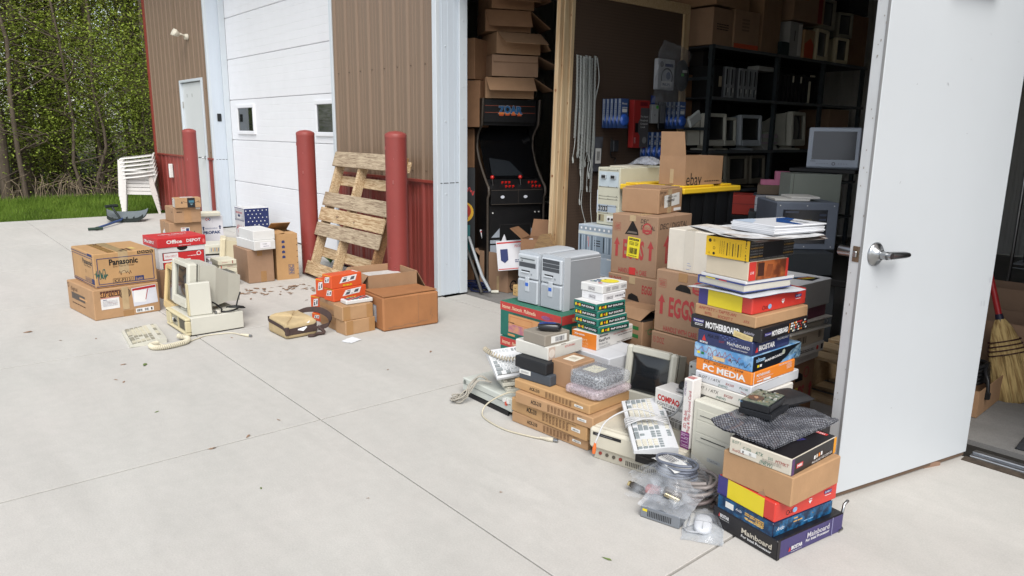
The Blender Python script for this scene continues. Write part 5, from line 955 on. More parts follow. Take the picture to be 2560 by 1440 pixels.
b = B(); b.box(-.20, 0, 0, .24, 0, .05, M((222, 218, 198), .55, .04, 9), .004); b.box(-.198, .001, .003, .237, .01, .04, M((206, 204, 190))); b.obj('slipcase', None, (-9.60, 2.95, .352), -8, label='cream slipcased manual lying on the PROPAK carton', category='manual')
def star(b, F, R, T):
    b.rec(R, .5, .5, .99, .99, M((40, 50, 98), .5, .05)); k = 0
    for j in range(9):
        for i in range(6):
            x, y = .08+.165*i+(.08 if j % 2 else 0), .93-.105*j
            if x < .96: b.disc(R, x, y, .0075, WHT, 8)
    b.rec(F, .5, .985, .99, .02, INKB); b.txt(F, 'THE PICNIC', .46, .86, .055, RED, .7, bold=.02); b.disc(F, .46, .75, .028, INKB, sx=1.3); b.rec(F, .46, .71, .3, .05, WHT)
    for i in range(8): b.rec(F, .06+.125*i, .80, .03, .32, INKB); b.disc(F, .06+.125*i, .64, .012, INKB, 12)
    b.rec(F, .46, .80, .74, .22, WHT); b.txt(F, 'THE PICNIC', .46, .86, .05, RED, .66, bold=.02); b.disc(F, .46, .76, .022, INKB, sx=1.5); b.rec(F, .46, .735, .32, .04, WHT); b.txt(F, 'Akid', .5, .42, .17, RED, .74, sh=.35); b.txt(F, 'Food', .52, .30, .1, RED, .5, sh=.35); b.txt(F, 'PICNIC', .3, .13, .05, PEN, .3)
carton('food_carton', 'white and navy carton with white stars by the garage door', 'box', (-9.37, 3.42), 0, (.33, .33, .448), 0, M((230, 230, 232), .55, .03, 6), star, 'boxes by the garage door', parts=lambda t, F, R, T, s: patch(t, 'flap', T, .55, .5, .7, .9, M((222, 222, 222)), None, 3, .008))
carton('cardboard_box', 'brown box with tape, under two white boxes, by the garage door', 'box', (-6.796, 2.489), 0, (.42, .251, .327), -2, CB3, None, 'boxes by the garage door', parts=lambda t, F, R, T, s: (patch(t, 'tape', R, .46, .90, .2, .18, TAPE), patch(t, 'tape', R, .58, .18, .22, .32, TAPE)), c=.006)
carton('cardboard_box', 'lower of two white boxes with a white address label', 'box', (-6.72, 2.532), .328, (.41, .21, .0895), 2.8, M((224, 224, 222), .6, .02, 9), None, 'boxes by the garage door', parts=lambda t, F, R, T, s: patch(t, 'label', R, .52, .52, .5, .62, M((240, 240, 244)), lambda b, f: (b.txt(f, '17A06', .45, .7, .2, M((60, 60, 80)), .4), b.lines(f, .55, .3, .5, .14, 1, M((110, 110, 130)), 2, .5))))
carton('cardboard_box', 'upper of two plain white boxes on the brown box', 'box', (-6.763, 2.541), .418, (.378, .213, .092), -.2, M((226, 226, 224), .6, .02, 9), None, 'boxes by the garage door')
t = thing('monitor_box', 'tall brown box lettered NEC with raised top flaps', 'box', (-6.80, 2.772, 0), -6.5, 'boxes by the garage door')
flapbox(t, .34, .215, .455, CB4, (('F', .10, -80), ('L', .20, -62), ('R', .12, -86))); b = B(); R = FR(.34, .215, .455, 'R')
f2 = (R[0]+V((0, R[3], 0)), V((0, 0, 1)), V((0, -1, 0)), R[4], R[3]); b.txt(f2, 'NEC', .22, .34, .18, M((110, 104, 120)), .18, bold=.05); b.frame(f2, .22, .34, .22, .26, .004, M((96, 92, 110)))
for k, s_ in enumerate(('=', 'T', 'Y', 'II')): b.rec(f2, .50+.11*k, .66, .05, .14, INKB); b.rec(f2, .50+.11*k+.012, .66, .05, .05, INKB)
for k in range(7): b.rec(R, .96, .1+.13*k, .06, .012, BRK)
b.obj('printing', t)
for i in range(6):
    bk_ = B(); z = .0425*i; mt = M((224, 220, 198), .55, .04, 9); bk_.box(-.23, 0, 0, .17, 0, .041, mt, .003); fr = FR(.23, .17, .041, 'R')
    if i == 5: bk_.rec(fr, .78, .5, .05, .7, M((150, 70, 60))); bk_.lines(fr, .35, .5, .3, .3, 1, M((196, 150, 140)), 3)
    if i == 4: bk_.rec(fr, .12, .5, .05, .6, RED); bk_.lines(fr, .6, .5, .3, .3, 1, M((196, 150, 140)), 4)
    if i == 1: bk_.rec(fr, .68, .5, .16, .7, M((110, 150, 140))); bk_.rec(fr, .48, .5, .16, .7, WHT)
    bk_.obj('manual', None, (-6.80+RND.uniform(-.008, .008), 2.215+RND.uniform(-.006, .006), z), RND.uniform(-2, 3), label='cream slipcased manual, '+('bottom one', 'second from bottom, with green tab', 'third from bottom', 'fourth from bottom', 'second from top, red band at left', 'topmost, brown band at right')[i]+' of the stack of six', category='manual', group='stack of cream manuals')
t = thing('paper_box', 'white box of loose papers with raised lid beside the cream manuals', 'box', (-6.83, 1.87, 0), 0, 'boxes by the garage door')
PWB = M((222, 222, 232), .55, .03, 8); b = B(); b.box(-.34, 0, 0, .30, 0, .245, PWB, .004); b.obj('box_body', t); b = B(); b.hull8([(-.34, 0, .25), (-.02, -.005, .248), (-.01, .30, .285), (-.34, .30, .262)], [(-.34, 0, .255), (-.02, -.005, .253), (-.01, .30, .291), (-.34, .30, .268)], PWB); b.obj('lid', t)
b = B()
for k in range(3): b.grid((lambda k: lambda u, v: V((-.33+.3*u+.01*k, .01+.28*v, .25+.004*k+.018*sin(u*3+k)*v)))(k), 8, 8, M((232, 232, 240)))
b.obj('papers', t)
crt('crt_monitor', 'yellowed grey monitor with a blank front, on the ground behind the white paper box', (-8.42, 2.76, 0), -18, .30, .245, .34, BEI2, .0, 6, screen=M((176, 178, 164), .3, .08, 9), base=False, sw=.86, sh=.84, sy=.5)
t = thing('external_drive', 'low cream computer case behind the red lidded box', 'computer', (-8.66, 2.62, 0), -12); b = B(); b.box(-.32, 0, 0, .36, .02, .13, BEI, .006); b.box(-.3, -.02, .02, .34, 0, .02, BLK); b.obj('case', t); b = B(); b.box(0, .004, .1, .25, .04, .10, M((196, 190, 170))); [b.box(.004, .006, .12+.02*k, .13+.02*k, .05, .09, (M((120, 130, 150)), M((190, 150, 110)))[k % 2]) for k in range(6)]; b.obj('label', t)
# old computers on the concrete
t = thing('desktop_computer', 'cream desktop computer with open drive bays under the cream monitor', 'computer', (-5.247, 1.47, 0), .8); XT = M((214, 212, 200), .5, .03, 6, bump=.06); XTF = M((216, 204, 166), .5, .05, 6)
b = B(); b.box(-.46, 0, .02, .395, .008, .134, XT, .004); b.box(-.45, -.01, .01, .38, 0, .008, BLK); b.obj('case', t)
b = B(); b.box(-.46, .001, -.018, .02, .006, .03, XTF, .008); b.box(-.46, .001, -.018, .02, .112, .136, XTF, .008); b.box(-.46, -.36, -.016, .02, .03, .112, XTF, .004); b.box(-.03, .001, -.018, .02, .03, .112, XTF, .006); b.box(-.36, -.03, .0, .02, .03, .112, M((150, 146, 130), .6, .1)); b.lines((V((-.455, -.0185, .112)), V((1, 0, 0)), V((0, 0, 1)), .1, .024), .4, .5, .5, .4, 1, PEN, 2); b.obj('front_bezel', t)
b = B(); b.box(-.205, -.195, -.012, .0, .03, .112, XTF); b.box(-.35, -.21, -.004, .0, .04, .105, M((172, 168, 150), .5, .1)); b.box(-.34, -.22, -.006, -.004, .066, .072, BLK); b.box(-.30, -.27, -.014, -.004, .06, .08, M((40, 40, 40))); b.box(-.335, -.31, -.01, -.004, .062, .08, WHT); b.box(-.19, -.035, -.004, .0, .034, .108, M((128, 124, 110), .6))
for k in range(7): b.box(-.185, -.04, -.006, -.004, .04+.01*k, .044+.01*k, M((96, 92, 80)))
b.obj('drive_bays', t)
crt('crt_monitor', 'cream CRT monitor standing on the cream desktop computer', (-5.555, 1.505, .134), 2, .36, .335, .40, XT if False else BEI, .035, 5, sw=.72, sh=.70, sy=.55)
crt('crt_monitor', 'yellowed amber rimmed CRT monitor on the ground beside the cream desktop computer', (-5.92, 1.53, 0), 0, .36, .35, .36, AMB, .055, 7, sw=.82, sh=.74)
t = thing('external_drive', 'thin cream drive case standing upright on the cream desktop computer', 'drive', (-5.30, 1.503, .135), -4, rot=(0, radians(-3), radians(-4)))
b = B(); b.box(-.052, 0, 0, .155, 0, .238, XT, .006); b.obj('case', t); b = B(); b.box(-.054, .002, -.006, .004, .002, .236, XTF, .005); b.box(-.02, -.008, -.008, -.006, .15, .16, KRFW); b.obj('front_bezel', t)
t = thing('cable', 'black video cable tied in a bundle on the cream desktop computer', 'cable', (-5.33, 1.78, .137), 0); b = B(); KC = M((30, 30, 32), .45, .1)
b.tube(spline([(.0, -.16, .09), (.0, -.10, .07), (.01, -.05, .02), (.05, -.06, .008), (.08, .0, .01), (.05, .06, .02), (.02, .02, .03), (.06, -.01, .035), (.09, .06, .03), (.04, .1, .02), (.0, .05, .025), (.03, -.02, .03)], 6), .006, KC); b.tube(spline([(-.06, .12, .11), (-.02, .08, .05), (.03, .06, .02), (.08, .10, .02)], 6), .006, KC); b.obj('cord', t); b = B(); b.box(.03, .075, -.10, -.075, .0, .022, M((216, 212, 200), .45), .004); b.box(.035, .07, -.115, -.10, .004, .018, STEEL, .002); b.obj('connector', t)
keyboard('keyboard', 'cream keyboard with thick coiled cord lying on the concrete in front of the desktop computer', (-5.66, 1.125, 0), (0, 0, radians(-6)), .44, .23, BEI, M((206, 200, 178)), M((150, 146, 130)), .016, .036)
t = thing('cord', 'cream coiled keyboard cord with plug lying on the concrete', 'cable', (0, 0, 0)); b = B(); CC = M((222, 214, 190), .5, .05)
b.tube(coil(spline([(-5.22, 1.39, .03), (-5.15, 1.43, .024), (-5.08, 1.40, .02), (-5.045, 1.32, .02), (-5.035, 1.24, .02), (-5.07, 1.19, .02), (-5.13, 1.19, .02), (-5.16, 1.24, .02)], 6), .014, 46, 9), .0055, CC, 5)
b.tube(spline([(-5.16, 1.24, .02), (-5.12, 1.27, .008), (-5.09, 1.32, .006), (-5.10, 1.40, .006), (-5.16, 1.50, .006), (-5.20, 1.58, .006), (-5.16, 1.73, .006), (-5.06, 1.77, .008)], 8), .0042, CC); b.obj('cord', t); b = B(); b.tube([(-5.06, 1.77, .011), (-5.03, 1.785, .011), (-5.02, 1.79, .011), (-4.99, 1.805, .011)], .01, CC, 9, [.006, .009, .011, .011]); b.cyl((-4.99, 1.805, .011), (-4.975, 1.813, .011), .009, STEEL, n=12); b.obj('plug', t)
# ---- middle group by the pallet
def stain(b, F, R, T):
    R_ = random.Random(9); x, y = .62, .98
    for k in range(9): b.rec(R, x, y-.045, .006, .1, CB5, R_.uniform(-8, 8)); y -= .095; x += R_.uniform(-.01, .012)
    for k in range(10): b.rec(R, .12+.07*k, .10+.006*k+.02*sin(k*1.7), .08, .02, CB5, 4); 
    for k in range(5): b.rec(R, .86+.02*sin(k*2.), .2+.08*k, .008, .1, CB5, 30*sin(k*2))
t = carton('cardboard_box', 'large worn brown box with dark stain lines, nearest the open bay', 'box', (-4.516, 2.621), 0, (.34, .47, .26), -4.5, M((172, 118, 76), .75, .1, 6, bump=.2), stain, 'brown boxes by the pallet', parts=lambda t, F, R, T, s: (patch(t, 'label', F, .52, .45, .3, .5, M((150, 160, 176)), lambda b, f: b.rec(f, .7, .5, .4, .9, WHT)), None), c=.012)
b = B(); b.hull8([(-.33, .0, .262), (.0, .004, .262), (-.012, .46, .268), (-.17, .46, .262)], [(-.33, .0, .268), (.0, .004, .268), (-.012, .46, .274), (-.17, .46, .268)], M((172, 118, 76), .75, .1, 6, bump=.2)); b.obj('flap', t)
t = thing('cardboard_box', 'open topped brown box with flaps folded out behind the stained box', 'box', (-4.90, 2.72, 0), -6, 'brown boxes by the pallet'); flapbox(t, .42, .42, .352, CB2, (('F', .18, 142), ('K', .20, 150), ('L', .18, 150)))
b = B(); b.box(-.40, -.02, .02, .40, .02, .30, M((212, 210, 206), .6, .12, 14)); b.obj('contents', t)
for c_, (x, lb) in enumerate(((-4.6, 'nearest the stained box'), (-4.748, 'in the middle of the row of three'), (-4.892, 'at the left of the row of three'))):
    for l_ in range(2):
        if c_: carton('cardboard_box', ('lower', 'upper')[l_]+' small plain brown box '+lb, 'box', (x, 2.36+.006*c_), .1055*l_, (.14, .248, .105), 1, (CB1, CB2)[l_], lambda b, F, R, T: b.rec(F, .5, .55, .98, .3, M((180, 136, 92), .5)), 'small brown boxes beside the canvas bag')
        else: carton('cardboard_box', ('lower', 'upper')[l_]+' small plain brown box '+lb, 'box', ((-4.598, 2.358), (-4.615, 2.345))[l_], .1055*l_, (.14, .25, .105), (3, 0)[l_], CB1, lambda b, F, R, T: (b.rec(R, .14, .5, .22, .98, M((176, 134, 88), .5)), b.rec(R, .88, .5, .2, .98, M((176, 134, 88), .5))), 'small brown boxes beside the canvas bag')
OJ = M((222, 92, 50), .5, .05, 9)
def mobile(b, F, R, T):
    for f, q in ((R, 1.), (F, 1.)):
        b.pol(f, [(.26, .36), (.36, .80), (.84, .90), (.78, .46)], WHT)
        for pl in ([(.34, .42), (.39, .64), (.51, .67), (.47, .45)], [(.40, .70), (.41, .76), (.52, .78), (.51, .72)], [(.60, .52), (.65, .76), (.77, .79), (.73, .55)], [(.52, .47), (.53, .52), (.58, .53), (.57, .48)]): b.pol(f, pl, M((92, 92, 100)))
    b.txt(R, 'MOBILES', .52, .18, .12, YEL, .3, bold=.03); b.rec(F, .5, .95, .96, .03, YEL); b.rec(T, .5, .92, .6, .06, WHT)
carton('phone_box', 'lower orange box with white handset pictures, on the small brown boxes', 'box', (-4.789, 2.368), .2125, (.13, .29, .095), 6, OJ, mobile, 'orange boxes with handset pictures')
carton('phone_box', 'upper orange box with white handset pictures, top of the pile', 'box', (-4.80, 2.358), .3085, (.125, .265, .10), 5, OJ, mobile, 'orange boxes with handset pictures')
carton('phone_box', 'orange box standing on end left of the two stacked orange boxes', 'box', (-4.945, 2.375), .2125, (.115, .11, .14), 10, OJ, mobile, 'orange boxes with handset pictures')
carton('phone_box', 'orange box standing on end, lowest and farthest left', 'box', (-5.09, 2.40), .058, (.115, .11, .135), 12, OJ, mobile, 'orange boxes with handset pictures')
carton('phone_box', 'orange box lying flat on the concrete under the leftmost upright orange box', 'box', (-5.06, 2.39), 0, (.12, .2, .0575), 10, OJ, mobile, 'orange boxes with handset pictures')
t = thing('keypad', 'white keypad unit leaning on top of the upper small brown box', 'keypad', (-4.655, 2.40, .2125), -2); b = B(); b.box(-.10, 0, 0, .215, 0, .03, M((222, 222, 220), .45, .03), .005); b.obj('case', t); b = B(); [b.box(-.085+.02*i, -.07+.02*i, .02+.03*j, .04+.03*j, .03, .034, M((90, 92, 96)) if (i+j) % 3 else RED) for i in range(4) for j in range(6)]; b.obj('keys', t)
# canvas bag
t = thing('messenger_bag', 'tan canvas messenger bag with dark brown straps and white papers inside', 'bag', (-4.76, 1.981, 0), 1); CAN = M((196, 174, 134), .9, .1, 14, bump=.3); STP = M((78, 62, 58), .85, .12, 20, bump=.2)
b = B()
def bagf(top):
    def f(u, v):
        th, ph = 2*pi*u, pi*(v-.5); q = lambda x, e: (abs(x)**e)*(1 if x > 0 else -1)
        n = noise.noise(V((cos(th)*1.6, sin(th)*1.6, v*2.2))); return V((-.15+.158*q(cos(ph), .16)*q(cos(th), .18)*(1+.03*n), .115+.122*q(cos(ph), .16)*q(sin(th), .18)*(1+.03*n), .060+.060*q(sin(ph), .36)+.016*n*(v > .5)+.02*(v > .5)*max(0, -cos(th))*.6))
    return f
b.grid(bagf(0), 56, 26, CAN); b.obj('bag_body', t)
b = B()
for z0, z1, k in ((.075, .102, 1.022), (.028, .052, 1.018)):
    n = 48; vs = []
    for i in range(n+1):
        th = 2*pi*i/n; q = lambda x, e: (abs(x)**e)*(1 if x > 0 else -1)
        if z0 > .05 or (cos(th) > -.1):
            for z in (z0, z1): vs.append((-.15+.158*k*q(cos(th), .18), .115+.122*k*q(sin(th), .18), z+.012*sin(th*2)*(z0 > .05)-.02*(z0 > .05)*max(0, cos(th))))
    m = len(vs)//2
    if z0 > .05: b.add(vs, [(2*i, 2*i+1, 2*i+3, 2*i+2)[::-1] for i in range(m-1)], STP)
b.box(-.004, .012, .0, .235, .03, .066, STP, .004); b.box(-.01, .016, -.008, .02, .03, .09, STP, .005); b.obj('band', t)
b = B()
pth = spline([(.0, .24, .05), (.035, .30, .075), (-.02, .33, .12), (-.12, .30, .15), (-.22, .25, .14), (-.27, .2, .115)], 8)
vs = []
for p in pth: vs += [p+V((0, 0, -.02)), p+V((.012, .016, .02))]
b.add(vs, [(2*i, 2*i+1, 2*i+3, 2*i+2) for i in range(len(pth)-1)], STP, True); b.add([v+V((.004, .004, 0)) for v in vs], [(2*i, 2*i+1, 2*i+3, 2*i+2)[::-1] for i in range(len(pth)-1)], STP, True)
pth = spline([(.0, .24, .06), (.04, .27, .02), (.03, .22, .012), (.05, .18, .012), (.03, .15, .01)], 6); b.tube(pth, .012, STP, 6); b.obj('strap', t)
b = B(); b.hull8([(.006, .06, .066), (.02, .12, .05), (.02, .15, .075), (.0, .14, .08)], [(.007, .06, .067), (.021, .12, .051), (.021, .15, .076), (.0, .14, .081)], WHT); b.hull8([(-.02, .09, .108), (.01, .17, .10), (.0, .18, .112), (-.03, .14, .116)], [(-.02, .09, .109), (.01, .17, .101), (.0, .18, .113), (-.03, .14, .117)], WHT); b.obj('papers', t)
b = B(); b.grid(lambda u, v: V(((u-.5)*.09, (v-.5)*.11, .003+.008*abs(noise.noise(V((u*3, v*3, 2))))+.008*(1-u)*v)), 8, 8, M((236, 240, 244), .5, .02)); b.obj('paper_slip', None, (-4.46, 2.33, 0), 20, label='small white slip of paper on the concrete in front of the brown boxes', category='paper')
# leaning pallet
t = thing('pallet', 'weathered wooden pallet leaning against the wall behind the bollard', 'pallet', (-6.86, 3.20, 0), -1)
WD = M((222, 198, 160), .75, .1, 7, kind='wood', c2=(160, 126, 88), bump=.1); WD2 = M((204, 186, 158), .78, .1, 6, kind='wood', c2=(142, 122, 100), bump=.1); WD3 = M((168, 128, 88), .8, .1, 7, kind='wood', c2=(120, 88, 60))
PX = Matrix.Rotation(radians(72.0), 4, 'X')   # local y runs up the pallet, local z is its outer face
hp = bpy.data.objects
def board(nm, x0, x1, y0, y1, z0, z1, mat, w=0):
    b = B(); b.X = PX @ Matrix.Rotation(radians(w), 4, 'Z'); b.box(x0, x1, y0, y1, z0, z1, mat, .003); 
    if nm == 'deck_board' and z0 > .05:
        for x in (x0+.04, (x0+x1)/2, x1-.04):
            for y in (y0+.03, y1-.03): b.cyl((x, y, z1), (x, y, z1+.0008), .004, M((70, 56, 46)), n=6)
    return b.obj(nm, t)
W_ = 1.30
for y0, y1, m_ in ((0, .13, WD), (.40, .535, WD2), (.555, .69, WD), (.71, .85, WD2), (1.12, 1.27, WD2)): board('deck_board', 0, W_, y0, y1, .107, .125, m_, RND.uniform(-.4, .4))
for y0, y1 in ((.20, .30), (.95, 1.05), (1.14, 1.24)): board('deck_board', 0, W_, y0, y1, -.0, .018, WD)
for x in (.04, .53, W_-.08): board('stringer', x, x+.04, 0, 1.27, .018, .107, WD3 if x > 1 else WD)
b = B(); fr = (V((W_-.04, 0, 0)), V((0, 1, 0)), V((0, 0, 1)), 1.27, .125); b.X = PX; b.txt(fr, '98 x 46 KVPT', .88, .5, .4, BRK, .16); b.obj('stamp', t)
R_ = random.Random(12); LEAFB = M((150, 122, 100), .8, .25, 30); LEAFG = M((110, 130, 70), .8, .2, 30)
def dryleaf(x, y, s, m_, z=0):
    b = B(); a = R_.uniform(0, 6.3); c_, s_ = cos(a), sin(a); k = R_.uniform(.25, .7)
    pr = [(-1, 0, .1), (-.4, .42*k+.2, .3), (.3, .5*k+.1, .15), (1, .05, .35), (.2, -.45*k-.1, .2), (-.5, -.35*k-.15, .35)]
    ps = [(x+s*(p*c_-q*s_), y+s*(p*s_+q*c_), z+.001+s*h*R_.uniform(.1, 1)*.8) for p, q, h in pr]; b.add(ps+[(x, y, z+s*.25)], [(i, (i+1) % 6, 6) for i in range(6)], m_)
    return b.obj('dry_leaf', None, label='dry brown leaf on the concrete' if m_ is LEAFB else 'green leaf on the concrete', category='leaf', group='dry leaves scattered on the concrete' if m_ is LEAFB else 'green leaves on the concrete')
for i in range(46): dryleaf(-6.30+R_.gauss(0, .14), 2.62+R_.gauss(0, .22), R_.uniform(.018, .045), LEAFB)
for i in range(12): dryleaf(-6.45+R_.gauss(0, .06), 2.36+R_.gauss(0, .07), R_.uniform(.018, .04), LEAFB)
for i in range(8): dryleaf(-5.95+R_.gauss(0, .2), 2.75+R_.gauss(0, .2), R_.uniform(.015, .03), LEAFB)
for x, y, s in ((-6.077, .607, .045), (-4.856, .956, .03), (-4.574, .854, .025), (-4.508, .882, .028), (-3.265, .973, .03), (-3.294, 1.152, .03), (-4.95, 2.0, .02), (-5.4, 2.2, .025), (-5.05, 1.7, .02), (-3.9, 2.62, .03), (-3.75, 2.2, .015), (-5.7, .75, .02), (-5.6, .95, .02), (-3.4, 1.35, .02), (-2.4, 1.3, .012), (-2.1, 1.75, .012)): dryleaf(x, y, s*.7, LEAFB)
for x, y, s in ((-4.766, 1.058, .035), (-1.498, 1.733, .02), (-3.9, .9, .015), (-2.75, 1.0, .012)): dryleaf(x, y, s, LEAFG)
for x, y in ((.40, .62), (.75, .60)):
    p = PX @ V((x, y, .13)); dryleaf(-6.86+p.x, 3.20+p.y, .04, LEAFB, p.z)
# little weed by the garage door
t = B(); WG = M((84, 128, 58), .6, .2, 30)
for k in range(9):
    a = k*.7; r = .07+.05*(k % 3); t.grid((lambda a, r: lambda u, v: V((cos(a)*r*u*1.2-sin(a)*(v-.5)*.03*sin(u*pi), sin(a)*r*u*.6+cos(a)*(v-.5)*.03*sin(u*pi), .16*u-.10*u*u+.03*k/9)))(a, r), 4, 2, WG)
t.obj('weed', None, (-7.33, 3.60, .0), label='small green weed at the garage door corner behind the pallet', category='plant')
# ---- white stacking chairs, snow scoop
PLW = M((232, 230, 226), .38, .02, 5, sp=.5); PLS = M((214, 206, 200), .4, .03, 5)
def chair():
    t = thing('plastic_chair', 'lowest white plastic armchair of the stack, legs on the ground', 'chair', (-13.84, 3.27, 0), -16, 'stack of white plastic chairs')
    b = B(); b.grid(lambda u, v: V(((u-.5)*.44*(1-.08*v), (v-.5)*.42, .40-.02*v+.018*(abs(2*u-1)**3)-.03*(max(0, .12-v)/.12)**2)), 10, 10, PLW); b.grid(lambda u, v: V(((u-.5)*.45*(1-.08*v), -.212, .385-.05*v*(1-.5*(1-abs(2*u-1))))), 10, 2, PLW)
    for sx in (-1, 1): b.grid((lambda sx: lambda u, v: V((sx*.222*(1-.08*u), (u-.5)*.42, .40-.02*u-.055*v)))(sx), 8, 2, PLW)
    b.obj('seat', t)
    b = B()
    for q in range(7):
        x = (q-3)*.058; b.grid((lambda x: lambda u, v: V((x+(u-.5)*.034, .205+.10*v-.03*cos(x*5), .40+.29*v)))(x), 2, 8, PLW)
    b.tube(spline([(-.225, .19, .40), (-.225, .255, .58), (-.21, .285, .67), (0, .30, .71), (.21, .285, .67), (.225, .255, .58), (.225, .19, .40)], 6), .016, PLW, 8); b.obj('backrest', t)
    for sx in (-1, 1):
        b = B(); pth = spline([(sx*.24, .27, .69), (sx*.275, .12, .67), (sx*.285, -.05, .65), (sx*.275, -.20, .635), (sx*.265, -.235, .60)], 6); vs = []
        for p in pth: vs += [p+V((-.026*sx, 0, .004)), p+V((.026*sx, 0, 0)), p+V((.03*sx, 0, -.022)), p+V((.026*sx, 0, -.004))]
        n = len(pth); b.add(vs, [((i*4+k), (i*4+(k+1) % 4), (i+1)*4+(k+1) % 4, (i+1)*4+k) for i in range(n-1) for k in range(4)], PLW, False); b.obj('armrest', t)
        b = B(); b.hull8([(sx*.255, -.285, 0), (sx*.30, -.285, 0), (sx*.30, -.24, 0), (sx*.255, -.255, 0)][::sx], [(sx*.235, -.25, .61), (sx*.295, -.25, .61), (sx*.295, -.18, .61), (sx*.245, -.20, .61)][::sx], PLW); b.obj('leg', t)
        b = B(); b.hull8([(sx*.235, .27, 0), (sx*.275, .27, 0), (sx*.275, .31, 0), (sx*.25, .31, 0)][::sx], [(sx*.185, .17, .41), (sx*.245, .17, .41), (sx*.245, .23, .41), (sx*.20, .23, .41)][::sx], PLS); b.obj('leg', t)
    return t
ch = chair()
for k in range(1, 6): dup(ch, (-13.84-.001*k, 3.27-.006*k, .064*k), -16, ('', 'second', 'third', 'fourth', 'fifth', 'topmost')[k]+' white plastic armchair of the stack, counted from the ground' if k < 5 else 'topmost white plastic armchair of the stack by the building corner')
t = thing('snow_scoop', 'black snow scoop with blue shaft and green grip lying on the concrete', 'snow shovel', (-12.55, 2.72, 0), 70); SCB = M((34, 42, 40), .5, .1, 9); SCG = M((112, 120, 124), .45, .08, 9); BLU = M((54, 84, 140), .45, .08); GRP = M((40, 62, 50), .6)
b = B(); b.grid(lambda u, v: V(((u-.5)*(.50+.10*v), -.03+.33*v, .012+.13*v*v+.07*(abs(2*u-1)**4)*(1-.3*v))), 14, 8, SCG); b.grid(lambda u, v: V(((u-.5)*(.51+.10*v), -.034+.332*v, .002+.13*v*v+.066*(abs(2*u-1)**4)*(1-.3*v))), 14, 8, SCB); b.grid(lambda u, v: V(((u-.5)*.51, -.036, .002+.06*v+.066*abs(2*u-1)**4)), 14, 2, SCB)
for k in range(5): b.box(-.2+.1*k-.006, -.2+.1*k+.006, .06, .22, .03, .07, SCB)
b.obj('scoop', t)
b = B(); b.tube([(-.05, .02, .06), (-.06, -.12, .05), (-.25, -.86, .03)], .017, BLU, 10); b.obj('shaft', t); b = B(); b.tube([(-.25, -.86, .03), (-.27, -.94, .03)], .02, GRP, 10); b.tube([(-.36, -.98, .028), (-.27, -.965, .03), (-.18, -.93, .028)], .02, GRP, 10); b.obj('grip', t); b = B(); b.tube([(-.06, -.08, .06), (-.14, .05, .16), (-.19, .1, .24)], .018, SCB, 10); b.tube([(-.27, .04, .25), (-.19, .10, .255), (-.12, .16, .25)], .024, SCB, 10); b.obj('grip', t)
# ================================================================ inside the bay
PINE = M((220, 194, 154), .65, .1, 5, kind='wood', c2=(198, 166, 124)); PINEV = PINE
def vwood(c, c2): return M(c, .65, .1, 4, kind='rib', c2=c2)
PV = vwood((222, 196, 156), (200, 164, 122))
# pegboard partition
t = thing('pegboard_wall', 'dark brown pegboard partition framed in pale pine studs, hung with cables', 'partition', (-4.45, 4.23, 0))
pm = bpy.data.materials.new('pegboard'); pm.use_nodes = True; nt = pm.node_tree; N, L = nt.nodes, nt.links; pb = N['Principled BSDF']; pb.inputs['Roughness'].default_value = .6
vo = N.new('ShaderNodeTexVoronoi'); vo.inputs['Scale'].default_value = 1/.0254; vo.inputs['Randomness'].default_value = 0; vo.voronoi_dimensions = '2D'
tc = N.new('ShaderNodeTexCoord'); sp = N.new('ShaderNodeSeparateXYZ'); cb = N.new('ShaderNodeCombineXYZ'); L.new(tc.outputs['Object'], sp.inputs[0]); L.new(sp.outputs['Y'], cb.inputs['X']); L.new(sp.outputs['Z'], cb.inputs['Y']); L.new(cb.outputs[0], vo.inputs['Vector'])
mr = N.new('ShaderNodeMapRange'); mr.inputs['From Min'].default_value = .12; mr.inputs['From Max'].default_value = .2; L.new(vo.outputs['Distance'], mr.inputs['Value'])
mx = N.new('ShaderNodeMix'); mx.data_type = 'RGBA'; mx.inputs[6].default_value = (.008, .007, .006, 1); mx.inputs[7].default_value = (.085, .055, .038, 1); L.new(mr.outputs[0], mx.inputs[0]); L.new(mx.outputs[2], pb.inputs['Base Color'])
b = B(); b.box(-.006, 0, .16, 1.66, .05, 2.57, pm); b.obj('pegboard', t)
for k, (y0, x0, x1) in enumerate(((0, -.045, .0), (.0395, -.04, .012), (.079, -.045, .004), (.1185, -.04, .018))):
    b = B(); b.X = Matrix(((1, 0, 0, 0), (0, 1, .022, 0), (0, 0, 1, 0), (0, 0, 0, 1))); b.box(x0, x1, y0, y0+.038, .02, 2.95, PV, .003)
    for q in range(3): b.cyl((x1-.02, y0-.0005, .4+.7*q+.2*k), (x1-.02, y0-.0012, .4+.7*q+.2*k), .012, M((150, 96, 60)), n=10)
    b.obj('stud', t)
b = B(); b.box(-.05, .02, .158, 1.75, 2.57, 2.66, PINE, .003); b.obj('top_rail', t); b = B(); b.box(-.05, .02, 1.66, 1.75, .05, 2.57, PV, .003); b.obj('stud', t)
b = B(); b.prism([(-.20, .40), (-.08, .60), (.02, .62), (.16, .46), (.16, .40)], 'xz', -.05, -.012, M((170, 138, 96), .7, .2, 8, kind='wood', c2=(140, 110, 80))); b.obj('brace', t)
